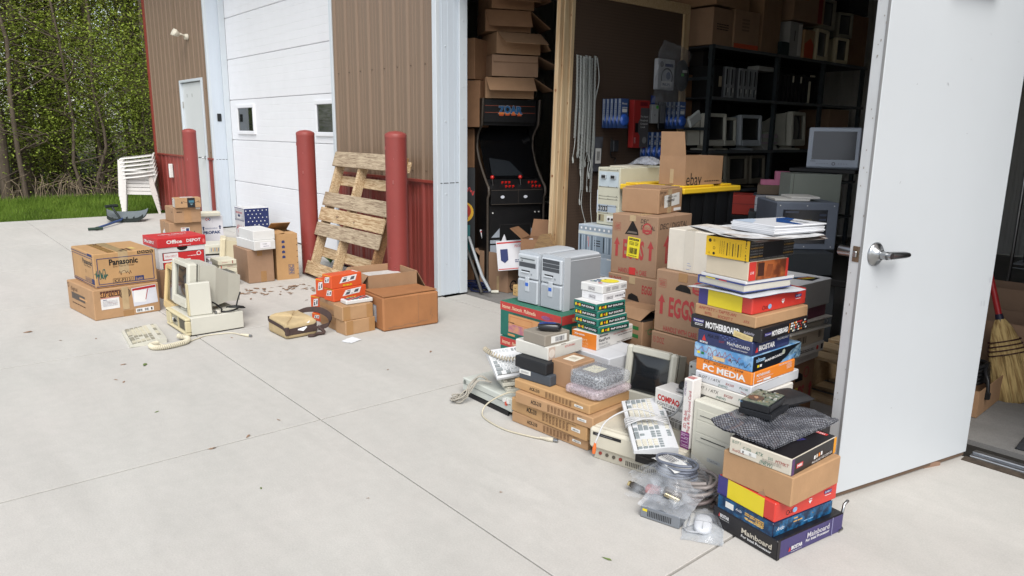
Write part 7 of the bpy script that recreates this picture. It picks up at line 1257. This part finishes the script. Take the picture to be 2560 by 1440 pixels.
def shelf_crt(lb, y, z, w_, h, d_, col=BEI, rz=90, x=-4.30, **k): return crt('crt_monitor', lb, (x, y, z), rz, w_, h, d_, col, .045, 3, group='CRT monitors on the steel shelving', screen=M((14, 15, 17), .1, .1, 3, sp=.7), seg=6, **k)
DKC = M((150, 146, 130), .5, .05, 8); col_of[DKC] = (150, 146, 130)
shelf_crt('large beige CRT at the left end of the middle shelf', 6.36, 1.305, .36, .32, .46)
shelf_crt('beige CRT partly behind the large one on the middle shelf', 6.66, 1.305, .30, .29, .36, x=-4.36)
shelf_crt('grey CRT with small green sticker in the middle of the middle shelf', 6.99, 1.305, .36, .32, .36, GRY, 84)
shelf_crt('beige CRT right of the white paper pile on the middle shelf', 7.98, 1.305, .46, .38, .44, BEI, 100)
shelf_crt('dark beige CRT low behind the ebay box', 6.40, .905, .40, .33, .4, DKC); shelf_crt('grey CRT in the middle of the low shelf', 6.80, .905, .38, .30, .4, DKB); shelf_crt('grey CRT at the middle upright of the low shelf', 7.18, .905, .30, .30, .4, DKB)
R_ = random.Random(6)
for i in range(9): b = B(); b.box(-4.62, -4.34, 0, .30-.004*i, 0, .021, M((204-4*(i % 3), 204-5*(i % 4), 200-6*(i % 3)), .6), .002); b.obj('booklet', None, (R_.uniform(-.02, .02), 7.28+R_.uniform(-.01, .03), 1.305+.0215*i), 0, label='white booklet in the pile between two CRT monitors on the middle shelf' if i < 8 else 'topmost white booklet of the pile on the middle shelf', category='booklet', group='pile of white booklets')
# cartons and small monitors on top of the shelving
HD_ = M((206, 84, 48), .6, .05)
def depot(b, F, R, T):
    for f in (F, R): b.rec(f, .5, .62, .36, .42, HD_); b.txt(f, 'THE HOME', .5, .72, .1, M((226, 196, 170)), .28, ang=28, bold=.03); b.txt(f, 'DEPOT', .52, .58, .12, M((226, 196, 170)), .24, ang=28, bold=.03)
def depot2(b, F, R, T): b.rec(R, .86, .5, .14, .98, M((150, 50, 44))); b.rec(R, .3, .6, .3, .4, HD_); b.txt(R, 'DEPOT', .3, .6, .12, CB3, .24, ang=28)
for i, (y, z, a, b2, h, m_, ar, lb) in enumerate(((6.12, 2.305, .5, .34, .34, CB3, lambda b, F, R, T: b.lines(R, .5, .5, .6, .2, 3, BRK, 3), 'brown carton on the shelving top nearest the pegboard'), (6.48, 2.305, .5, .42, .36, CB3, lambda b, F, R, T: (b.rec(R, .5, .06, .98, .12, HD_), [b.rec(R, .3+.03*k, .75-.09*j, .014, .05, BRK) for k in range(10) for j in range(4)]), 'brown carton with printed dots and orange foot on the shelving'), (6.15, 2.67, .55, .62, .42, CB2, depot, 'large carton with orange square on the highest layer, left'), (6.98, 2.305, .5, .46, .58, CB2, None, 'tall plain brown carton with bulging top on the shelving'), (7.56, 2.68, .55, .62, .55, CB3, depot2, 'large carton with red stripe and orange square on the highest layer'), (7.84, 2.305, .4, .22, .30, CB1, lambda b, F, R, T: b.pol(R, [(.05, .02), (.95, .02), (.95, .5), (.6, .72), (.05, .5)], HD_), 'narrow brown carton with orange picture on the shelving'))):
    carton('cardboard_box', lb, 'box', (-4.27, y), z, (a, b2, h), (2, -2, 3, 8, -2, 0)[i], m_, ar, 'cartons on top of the steel shelving')
carton('product_box', 'white box with dark printing beside the narrow carton on the shelving', 'box', (-4.29, 7.56), 2.305, (.4, .26, .36), 0, M((176, 176, 174), .5, .05), lambda b, F, R, T: (b.rec(R, .82, .5, .3, .9, LBL), b.rec(R, .4, .6, .06, .3, PEN)), 'cartons on top of the steel shelving')
b = B(); b.box(-.3, 0, 0, .18, 0, .14, M((36, 52, 54), .5), .004); b.obj('bin', None, (-4.29, 7.40, 2.305), 0, label='small dark teal bin at the front of the shelving top', category='bin')
for i, (y, z, lb) in enumerate(((8.34, 2.65, 'upper beige portable monitor with dark screen on the shelving'), (8.28, 2.305, 'lower beige portable monitor under the similar one on the shelving'), (8.78, 2.60, 'upper small monitor at the right end of the shelving top'), (8.76, 2.305, 'lower small monitor at the right end of the shelving top'))): crt('small_monitor', lb, (-4.28, y, z), 90+(0, 6, -10, -4)[i], (.36, .36, .28, .28)[i], (.33, .34, .28, .29)[i], .38, BEI2 if i % 2 else DKC, .0, 0, base=False, group='small monitors on top of the steel shelving', screen=M((40, 44, 46), .1, .1, 3, sp=.7), sw=.72, sh=.76, sy=.52)
carton('black_case', 'black ribbed case above the small monitors at the open white door', 'case', (-4.30, 8.85), 2.90, (.5, .5, .3), 0, M((24, 26, 30), .5), lambda b, F, R, T: b.rec(R, .5, .5, .98, .02, M((60, 62, 66))), None); carton('cardboard_box', 'brown box under the black ribbed case at the end of the shelving', 'box', (-4.32, 9.02), 2.305, (.4, .42, .59), 0, CB5, None, 'cartons on top of the steel shelving')
for y, z, lb in ((8.62, 1.305, 'lower brown box at the right end of the middle shelf'), (8.64, 1.56, 'upper brown box at the right end of the middle shelf')): carton('cardboard_box', lb, 'box', (-4.30, y), z, (.4, .5, .25 if z < 1.5 else .22), 0, CB3, None, 'boxes at the shelf end')
# ---- heap on a low table in front of the shelving
t = thing('work_table', 'low dark table carrying old computers in front of the steel shelving', 'table', (-2.9, 4.35, 0)); b = B(); b.box(-.25, 1.05, -.05, 1.35, .56, .60, M((40, 38, 36), .6), .004); b.obj('table_top', t)
for x in (-.2, .98):
    for y in (.0, 1.28): b = B(); b.box(x, x+.05, y, y+.05, 0, .56, M((34, 34, 34), .5)); b.obj('leg', t)
carton('tool_box', 'red lidded box on the heap right of the yellow lid', 'box', (-2.97, 4.98), .86, (.28, .26, .15), 28, M((176, 62, 52), .5, .05), lambda b, F, R, T: (b.rec(R, .5, .55, .99, .015, PEN), b.rec(F, .5, .55, .99, .015, PEN)), None); carton('cardboard_box', 'black box carrying the red lidded box', 'box', (-2.95, 4.95), .602, (.36, .32, .256), 24, BLK, None)
carton('cardboard_box', 'dull brown box under the pink foam', 'box', (-2.79, 5.09), 1.02, (.22, .3, .072), 30, M((120, 104, 86), .7), None); carton('cardboard_box', 'dark box carrying the dull brown box', 'box', (-2.78, 5.10), .602, (.26, .3, .416), 30, SLA, None)
b = B(); b.prism([(-.2, 0), (0, 0), (0, .10), (-.10, .10), (-.10, .036), (-.2, .036)], 'xz', 0, .12, M((214, 130, 160), .8, .1, 20)); b.obj('foam_block', None, (-2.795, 5.105, 1.0935), 34, label='stepped pink foam block on the dull brown box', category='foam')
carton('flat_case', 'pale grey flat case under white papers left of the grey workstation', 'case', (-2.545, 4.74), .93, (.26, .25, .10), 30, M((176, 182, 190), .5), lambda b, F, R, T: b.rec(F, .5, .5, .99, .02, PEN), None); carton('computer_case', 'dark computer case under the pale grey flat case', 'computer', (-2.53, 4.72), .602, (.3, .3, .326), 30, M((60, 64, 68), .5), None, None)
def mon(t, w_, h, col, scr):
    b = B(); b.box(-w_/2, w_/2, 0, .05, 0, h, col, .008); b.box(-w_*.42, w_*.42, .05, .12, h*.1, h*.9, col, .01); b.obj('housing', t); b = B(); b.box(-w_/2+.03, w_/2-.03, -.002, 0, h*.2, h-.03, scr); b.obj('screen', t)
t = thing('flat_monitor', 'silver flat monitor with dark screen beside the open white door', 'monitor', (-2.51, 5.16, 1.235), 27, rot=(radians(-10), 0, radians(27))); mon(t, .345, .29, M((176, 184, 196), .4, .03), M((18, 19, 22), .15, sp=.6)); b = B(); fr = (V((-.1725, -.0005, 0)), V((1, 0, 0)), V((0, 0, 1)), .345, .29); b.ring(fr, .52, .1, .012, .004, PEN); [b.rec(fr, .2+.05*k, .1, .02, .014, M((120, 126, 136))) for k in range(5)]; [b.rec(fr, .62+.05*k, .1, .02, .014, M((120, 126, 136))) for k in range(4)]; b.txt(fr, 'NORVEL', .12, .16, .03, PEN, .1); b.obj('buttons', t)
b = B(); b.box(-2.74, -2.26, 4.98, 5.40, 1.205, 1.233, BLK, .004); b.obj('black_slab', None, label='thin black slab under the silver flat monitor', category='slab')
carton('computer_case', 'grey green computer case standing with its broad side showing under the flat monitor', 'computer', (-2.345, 4.985), 1.0, (.345, .25, .20), 46, M((142, 148, 138), .5, .04), lambda b, F, R, T: b.rec(F, .06, .5, .008, .98, PEN), None); carton('computer_case', 'dark case under the grey green computer case', 'computer', (-2.35, 5.0), .602, (.36, .3, .396), 40, M((52, 54, 56), .5), None, None)
t = thing('workstation_monitor', 'grey framed workstation with window panel above the newspapers', 'computer', (-2.13, 4.53, .745), 49); b = B(); b.box(-.39, 0, 0, .4, 0, .30, M((112, 120, 134), .45, .05), .006); b.obj('case', t); b = B(); b.box(-.35, -.07, -.003, 0, .04, .255, M((22, 26, 38), .15, .3, 30, sp=.7)); fr = (V((-.35, -.003, .04)), V((1, 0, 0)), V((0, 0, 1)), .28, .215); b.disc(fr, .25, .5, .014, M((60, 66, 80))); [b.rec(fr, .9, .85-.14*k, .16, .06, M((70, 78, 96))) for k in range(5)]; b.rec(fr, .2, .93, .3, .05, M((90, 96, 110))); b.lines(fr, .55, .55, .2, .4, 4, M((110, 100, 80)), 3); b.obj('window_panel', t); b = B(); [b.cyl((x, -.002, z), (x, .0, z), .004, LBL, n=6) for x in (-.37, -.2, -.03) for z in (.02, .28)]; b.obj('screws', t)
for k in range(2): b = B(); b.box(-.26+.10*k, -.04+.06*k, .03, .25, 0, .014, M((216, 214, 208), .6), .002); b.obj('papers', None, (-2.24, 4.47, 1.0465+.0145*k), 46, label=('lower', 'upper')[k]+' bundle of white papers on the grey framed workstation', category='paper')
carton('computer_case', 'dark grey computer case under the grey framed workstation', 'computer', (-2.07, 4.40), .602, (.36, .36, .142), 49, M((56, 60, 64), .5), None, None); carton('computer_case', 'dark grey tower behind the grey software box by the door', 'computer', (-2.02, 4.36), 0, (.34, .3, .60), 49, M((60, 64, 68), .5), None, None)
carton('computer_case', 'pale blue grey case on the floor behind the binder by the door', 'computer', (-1.92, 4.75), 0, (.2, .4, .60), 20, M((160, 170, 180), .45), lambda b, F, R, T: b.rec(R, .5, .86, .99, .01, PEN), None); carton('computer_case', 'black tower left of the grey framed workstation', 'computer', (-2.46, 4.33), .602, (.3, .3, .28), 44, BLK, None, None)
t = thing('pallet', 'pine pallet on the floor behind the egg carton by the open white door', 'pallet', (-1.95, 3.75, 0), 0)
for z, nm in ((0, 'deck_board'), (.24, 'deck_board')):
    for k in range(4): b = B(); b.box(0, .62, .04+.2*k, .16+.2*k, z+.0, z+.02, PINE, .002); b.obj(nm, t)
for x in (0, .29, .58): b = B(); b.box(x, x+.04, .02, .8, .02, .24, PINE, .002); b.obj('stringer', t)
t = thing('pallet', 'thin pallet boards under the torn egg carton', 'pallet', (-2.38, 2.97, 0), 0)
for z in (0, .07):
    for k in range(3): b = B(); b.box(0, .42, .01+.14*k, .11+.14*k, z, z+.018, PINE, .002); b.obj('deck_board', t)
for x in (.0, .38): b = B(); b.box(x, x+.04, .01, .39, .018, .07, PINE, .002); b.obj('stringer', t)
# ---- right of the open door
t = thing('broom', 'corn broom with red handle leaning inside the right doorway', 'broom', (-1.08, 4.72, .0), 0, rot=(radians(-12), radians(-14), radians(40))); STR = M((206, 178, 120), .85, .3, 8, kind='brush', c2=(150, 120, 74), bump=.4)
b = B(); rings = [(.0, .115, .048), (.12, .112, .046), (.24, .098, .042), (.34, .075, .036), (.42, .05, .03), (.47, .024, .022)]; n = 40; vs = []
for z, rx, ry in rings: vs += [(rx*cos(2*pi*i/n)*(1+.05*sin(i*7.3)), ry*sin(2*pi*i/n)*(1+.08*sin(i*5.1)), z+(.012*sin(i*9.7) if z == 0 else 0)) for i in range(n)]
b.add(vs, [(j*n+i, j*n+(i+1) % n, (j+1)*n+(i+1) % n, (j+1)*n+i) for j in range(len(rings)-1) for i in range(n)]+[tuple(reversed(range(n)))], STR, True)
R_ = random.Random(5)
for i in range(260):
    a = R_.uniform(0, 6.28); r = sqrt(R_.random()); x, y = .118*r*cos(a), .05*r*sin(a); b.tube([(x, y, R_.uniform(-.012, .012)), (x*.93, y*.95, .14), (x*.80+R_.uniform(-.004, .004), y*.9+(.004 if y > 0 else -.004), .27)], .0017, STR, 3)
b.obj('bristles', t); b = B()
for z in (.27, .295, .32, .345): k = 1.04*(.092-.16*(z-.27))/.092; b.tube([(.094*k*cos(2*pi*i/24), .043*k*sin(2*pi*i/24), z) for i in range(25)], .004, M((60, 24, 26), .6), 5)
b.obj('stitching', t); b = B(); b.cyl((0, 0, .45), (0, 0, .50), .024, M((40, 40, 60), .4), .019); b.cyl((0, 0, .50), (0, 0, 1.5), .0165, M((170, 40, 44), .35, .05, sp=.5)); b.obj('handle', t)
t = thing('cardboard_box', 'open brown box with a coil of black cable in the right doorway', 'box', (-1.135, 4.23, .0), 2, 'boxes in the right doorway'); flapbox(t, .30, .52, .145, CB2, ())
t = thing('cable_coil', 'coil of black cable with plug hanging over the open brown box', 'cable', (-1.27, 4.45, .10), 0); b = B(); pts = [(.10*cos(i*.62)*(1-.002*i), .12*sin(i*.62), .02+.0021*i+.02*sin(i*.62+1)) for i in range(52)]+[(.1, -.06, .12), (.13, -.10, .08), (.14, -.11, .02)]; b.tube(spline(pts, 2), .011, KC, 6); b.obj('cord', t); b = B(); b.box(-.014, .014, -.012, .012, -.02, .02, BLK, .004); b.obj('plug', t, (.14, -.11, .0))
for x, y, a, b2, h, rz, lb in ((-1.12, 4.86, .5, .4, .40, 4, 'open brown box behind the box with black cable'), (-1.06, 5.35, .6, .3, .52, 4, 'wide brown box behind the broom in the right doorway')): t = thing('cardboard_box', lb, 'box', (x, y, 0), rz, 'boxes in the right doorway'); flapbox(t, a, b2, h, CB3, ())
for i in range(5):
    t = carton('cardboard_sheet', ('first', 'second', 'third', 'fourth', 'fifth')[i]+' folded brown cardboard sheet leaning in the right doorway, counted from the left', 'cardboard', (-1.10+.14*i, 5.85+.05*i), 0, (.012, .75, 1.15-.12*(i % 3)), 0, (CB5, CB3)[i % 2], None, 'cardboard sheets leaning in the right doorway', rot=(0, radians(-9-2*i), radians(8)))
b = B(); b.box(-.5, 0, 0, .4, 0, .012, M((52, 54, 58), .95, .3, 60), .004); b.obj('door_mat', None, (-.38, 3.98, -.004), 4, label='dark grey rubber backed mat inside the right doorway', category='mat')
t = thing('wire_shelving', 'wire shelving with red trimmed boxes seen past the right edge of the white door', 'shelving', (-1.7, 6.6, 0))
for x in (0, 1.6):
    for y in (0, .5): b = B(); b.cyl((x, y, 0), (x, y, 2.4), .013, STEEL, n=8); b.obj('upright', t)
for z in (.5, 1.1, 1.5, 1.9, 2.3):
    b = B(); [b.tube([(0, .05*k, z), (1.6, .05*k, z)], .004, STEEL, 4) for k in range(11)]; b.tube([(0, 0, z-.03), (1.6, 0, z-.03)], .005, STEEL, 4); b.obj('shelf', t)
R_ = random.Random(9)
for z in (.51, 1.11, 1.51, 1.91):
    x = -1.66
    for j in range(4):
        w_ = R_.uniform(.28, .4); h = R_.uniform(.2, .33); carton('product_box', ('bottom', 'second', 'third', 'top')[int((z-.5)/.4)]+' shelf box '+('at the left end', 'second from the left', 'third from the left', 'at the right end')[j]+' of the wire shelving', 'box', (x+w_, 6.65), z, (w_-.02, .36, h), 0, R_.choice((CB5, M((70, 72, 76)), M((150, 150, 150)), M((130, 44, 44)), M((40, 42, 46)))), lambda b, F, R, T: b.rec(F, .5, .5, .5, .3, M((150, 150, 146))), 'boxes on the wire shelving'); x += w_
# ================================================================ woods and grass beyond the concrete
def leafmat(c, c2, name):
    m = bpy.data.materials.new(name); m.use_nodes = True; nt = m.node_tree; N, L = nt.nodes, nt.links; pb = N['Principled BSDF']; pb.inputs['Roughness'].default_value = .7; pb.inputs['Specular IOR Level'].default_value = .12
    tc = N.new('ShaderNodeTexCoord'); no = N.new('ShaderNodeTexNoise'); no.inputs['Scale'].default_value = 1.4; no.inputs['Detail'].default_value = 6; L.new(tc.outputs['Object'], no.inputs['Vector'])
    n2 = N.new('ShaderNodeTexWhiteNoise'); n2.noise_dimensions = '3D'; ge = N.new('ShaderNodeNewGeometry'); L.new(ge.outputs['Random Per Island'], n2.inputs['Vector'])
    ad = N.new('ShaderNodeMath'); ad.operation = 'ADD'; ml = N.new('ShaderNodeMath'); ml.operation = 'MULTIPLY'; ml.inputs[1].default_value = .5; L.new(n2.outputs['Value'], ml.inputs[0]); L.new(ml.outputs[0], ad.inputs[0])
    mr = N.new('ShaderNodeMapRange'); mr.inputs['From Min'].default_value = .35; mr.inputs['From Max'].default_value = .65; mr.inputs['To Max'].default_value = .5; L.new(no.outputs['Fac'], mr.inputs['Value']); L.new(mr.outputs[0], ad.inputs[1])
    mx = N.new('ShaderNodeMix'); mx.data_type = 'RGBA'; mx.inputs[6].default_value = [lin(x) for x in c]+[1]; mx.inputs[7].default_value = [lin(x) for x in c2]+[1]; L.new(ad.outputs[0], mx.inputs[0]); L.new(mx.outputs[2], pb.inputs['Base Color'])
    tr = N.new('ShaderNodeBsdfTranslucent'); L.new(mx.outputs[2], tr.inputs['Color']); ms = N.new('ShaderNodeMixShader'); ms.inputs[0].default_value = .3; L.new(pb.outputs[0], ms.inputs[1]); L.new(tr.outputs[0], ms.inputs[2]); L.new(ms.outputs[0], N['Material Output'].inputs['Surface'])
    return m
LF1 = leafmat((104, 124, 46), (170, 186, 84), 'spring_leaf'); LF2 = leafmat((88, 108, 44), (148, 168, 76), 'deep_leaf'); LF3 = leafmat((128, 140, 58), (190, 196, 100), 'yellow_leaf')
BARK = M((104, 92, 80), .9, .3, 5, kind='rib', bump=.5); BARK2 = M((86, 78, 70), .9, .3, 5, kind='rib', bump=.5); DEAD = M((150, 134, 112), .9, .2, 5)
GR = random.Random(21)
def leaves(b, cs, n, sg, s0, s1, mat):
    vs = []; fs = []
    for c in cs:
        for _ in range(n):
            p = V((c[0]+GR.gauss(0, sg), c[1]+GR.gauss(0, sg), c[2]+GR.gauss(0, sg*.75))); s = GR.uniform(s0, s1)
            a = V((GR.gauss(0, 1), GR.gauss(0, 1), GR.gauss(0, .5))).normalized(); q = a.cross(V((GR.gauss(0, .5), GR.gauss(0, .5), 1))).normalized()
            k = len(vs); vs += [p-a*s, p+q*s*.5, p+a*s, p-q*s*.5]; fs.append((k, k+1, k+2, k+3))
    b.add(vs, fs, mat)
def make_tree(label, h, r, z0, nb, nl, mat, bark, tr, group, sg=.32, ls=(.05, .085), lean=.0):
    t = thing('forest_tree', label, 'tree', (0, 0, -300), 0, group); tb = B(); pts = [V((0, 0, -.2))]; n = 8
    for i in range(1, n+1): pts.append(V((pts[-1].x+GR.gauss(lean, .10), pts[-1].y+GR.gauss(0, .10), h*.93*i/n)))
    tb.tube(pts, tr, bark, 7, [tr*(1.15-1.0*i/n)+.008 for i in range(n+1)]); cs = []
    for i in range(nb):
        z = z0+(h-z0)*(i+GR.random())/nb; f = min(z/(h*.93)*n, n-.01); k = int(f); p = pts[k].lerp(pts[k+1], f-k); a = GR.uniform(0, 6.283); u = (z-z0)/(h-z0); R = r*(.35+.9*sin(pi*min(1, .18+.75*u)))*GR.uniform(.5, 1.1)
        e = p+V((cos(a)*R, sin(a)*R, R*GR.uniform(.1, .75))); m_ = p.lerp(e, .5)+V((GR.gauss(0, .1), GR.gauss(0, .1), GR.uniform(-.02, .15)))
        tb.tube(spline([p, m_, e], 3), .02, bark, 4, [max(.006, .28*tr*(1-.14*q)) for q in range(7)])
        for q in (.4, .62, .82, 1.0):
            c = p.lerp(m_, q*2) if q < .5 else m_.lerp(e, q*2-1); cs.append(c+V((GR.gauss(0, .2), GR.gauss(0, .2), GR.gauss(0, .18))))
            if GR.random() < .6: o_ = V((GR.gauss(0, .4), GR.gauss(0, .4), GR.gauss(0, .3))); tb.tube([c, c+o_], .006, bark, 3); cs.append(c+o_)
    tb.obj('trunk', t); cb_ = B(); leaves(cb_, cs, max(2, nl//len(cs)), sg, ls[0], ls[1], mat); cb_.obj('crown', t)
    return t
GT = 'trees of the woods beyond the grass'
kinds = [make_tree('bushy light green young tree at the edge of the woods', 6.5, 2.2, .5, 44, 12000, LF1, BARK, .06, GT, .36, (.020, .040)), make_tree('tall leafy tree with dark trunk inside the woods', 13, 3.2, 1.6, 44, 11000, LF2, BARK2, .15, GT, .5, (.028, .052)), make_tree('yellow green airy tree at the edge of the woods', 8.5, 2.3, 1.0, 40, 10000, LF3, BARK, .08, GT, .36, (.022, .042)), make_tree('tall slim tree with bare lower trunk and thin crown in the woods', 14, 2.4, 3.2, 32, 7000, LF1, BARK2, .13, GT, .45, (.032, .06), .06), make_tree('low dense green shrub at the foot of the woods', 3.2, 1.3, .1, 24, 5600, LF1, BARK, .035, GT, .34, (.018, .036))]
spots = []
for i in range(5): spots.append((4, GR.uniform(-19.6, -18.2), -1.5+1.7*i+GR.uniform(-.2, .2)))
for i in range(7): spots.append((0, GR.uniform(-22.5, -19.8), -1.6+1.35*i+GR.uniform(-.3, .3)))
for i in range(8): spots.append((2, GR.uniform(-24, -20.5), -1.4+1.2*i+GR.uniform(-.4, .4)))
for i in range(10): spots.append((1, GR.uniform(-31, -23), -2.5+1.35*i+GR.uniform(-.5, .5)))
for i in range(9): spots.append((3, GR.uniform(-27, -20.5), -2+1.25*i+GR.uniform(-.5, .5)))
for i in range(9): spots.append((0, GR.uniform(-29, -24), -2+1.5*i))
for i in range(6): spots.append((1, GR.uniform(-42, -33), -5+3.6*i))
used = set()
for k, x, y in spots:
    loc = (x, y, -.1); s = GR.uniform(.85, 1.2); rz = GR.uniform(0, 360)
    if k in used: o = dup(kinds[k], loc, rz)
    else: o = kinds[k]; o.location = loc; o.rotation_euler = (0, 0, radians(rz)); used.add(k)
    o.scale = (s, s, s*GR.uniform(.92, 1.1))
for x, y, r, h in ((-18.9, 1.85, .10, 12), (-18.7, 2.15, .05, 9), (-19.2, 1.62, .045, 10), (-18.8, 3.25, .035, 7), (-21.0, 2.55, .10, 11), (-24, 4.7, .12, 13), (-20.6, 1.8, .06, 8), (-23, 3.0, .09, 11), (-19.9, 3.9, .05, 8)):
    b = B(); pts = [(x+GR.gauss(0, .04)+.04*i*GR.uniform(-1, 1), y+GR.gauss(0, .04)+.05*i*GR.uniform(-1, .6), -.2+h*i/8) for i in range(9)]; b.tube(pts, r, BARK, 8, [r*(1.1-.1*i) for i in range(9)])
    for q in range(10): z = GR.uniform(1, h*.8); f = z/h*8; p = V(pts[int(f)]); b.tube(spline([p, p+V((GR.gauss(.1, .4), GR.gauss(0, .6), .35)), p+V((GR.gauss(.2, .6), GR.gauss(0, 1.3), .8))], 3), .02, BARK, 4, [.022*(1-.13*k) for k in range(7)])
    b.obj('tree_trunk', None, label='bare grey trunk with thin side branches among the leafy trees', category='tree', group='bare trunks in the woods')
b = B(); cs = [(GR.uniform(-48, -36), GR.uniform(-9, 20), GR.uniform(0, 1)**1.2*13) for _ in range(1300)]; leaves(b, cs, 44, .9, .07, .15, LF2); cs = [(GR.uniform(-30, -19), GR.uniform(-4, 10), GR.uniform(.1, 1.6)) for _ in range(300)]; leaves(b, cs, 26, .4, .03, .06, LF2); cs = []
while len(cs) < 620:
    p = V((GR.uniform(-26, -19.5), GR.uniform(-3, 9), 5.5*GR.random()**1.3))
    if noise.noise(V((p.x*.45, p.y*.8, p.z*.8+9))) > .12: cs.append(p)
leaves(b, cs, 90, .24, .020, .042, LF3); b.obj('woods_undergrowth', kind='stuff')
b = B()
for i in range(300):
    x, y = GR.uniform(-19.6, -17.9), GR.uniform(-1.5, 6); h = GR.uniform(.15, .55); dx, dy = GR.gauss(0, .22), GR.gauss(0, .22); b.tube([(x, y, -.1), (x+dx*.4, y+dy*.4, h*.6), (x+dx*1.2, y+dy*1.2, h*.9)], .006, DEAD if i % 3 else BARK, 3)
b.obj('dry_stalks', kind='stuff')
b = B(); n = 40; b.grid(lambda u, v: V((-13.55-6.5*u, -9+19*v, -.075+.03*noise.noise(V((u*6, v*18, 0)))+.02*u)), 12, 30, M((86, 108, 46), .9, .25, 4, c2=(110, 108, 62))); b.obj('grass_verge', kind='structure')
b = B(); b.grid(lambda u, v: V((-17.6-30*u, -14+36*v, -.055+.05*noise.noise(V((u*9, v*9, 3))))), 20, 20, M((70, 58, 44), .95, .3, 2, c2=(60, 64, 36))); b.obj('forest_floor', kind='structure')
gm = leafmat((70, 96, 34), (126, 152, 62), 'grass_blade'); vs = []; fs = []
for i in range(26000):
    u = GR.random()**1.3; x, y = -13.56-4.5*u, GR.uniform(-.6, 5.2); 
    if x > -13.9 and y > 3.6: continue
    h = GR.uniform(.03, .085)*(1+.9*u+.6*max(0, noise.noise(V((x*1.5, y*1.5, 0))))); a = GR.uniform(0, 6.28); w_ = .006+.004*u; dx, dy = GR.gauss(0, .04), GR.gauss(0, .04); k = len(vs)
    vs += [(x-cos(a)*w_, y-sin(a)*w_, -.09), (x+cos(a)*w_, y+sin(a)*w_, -.09), (x+dx+.02, y+dy, -.06+h)]; fs.append((k, k+1, k+2))
b = B(); b.add(vs, fs, gm); b.obj('grass', kind='stuff')
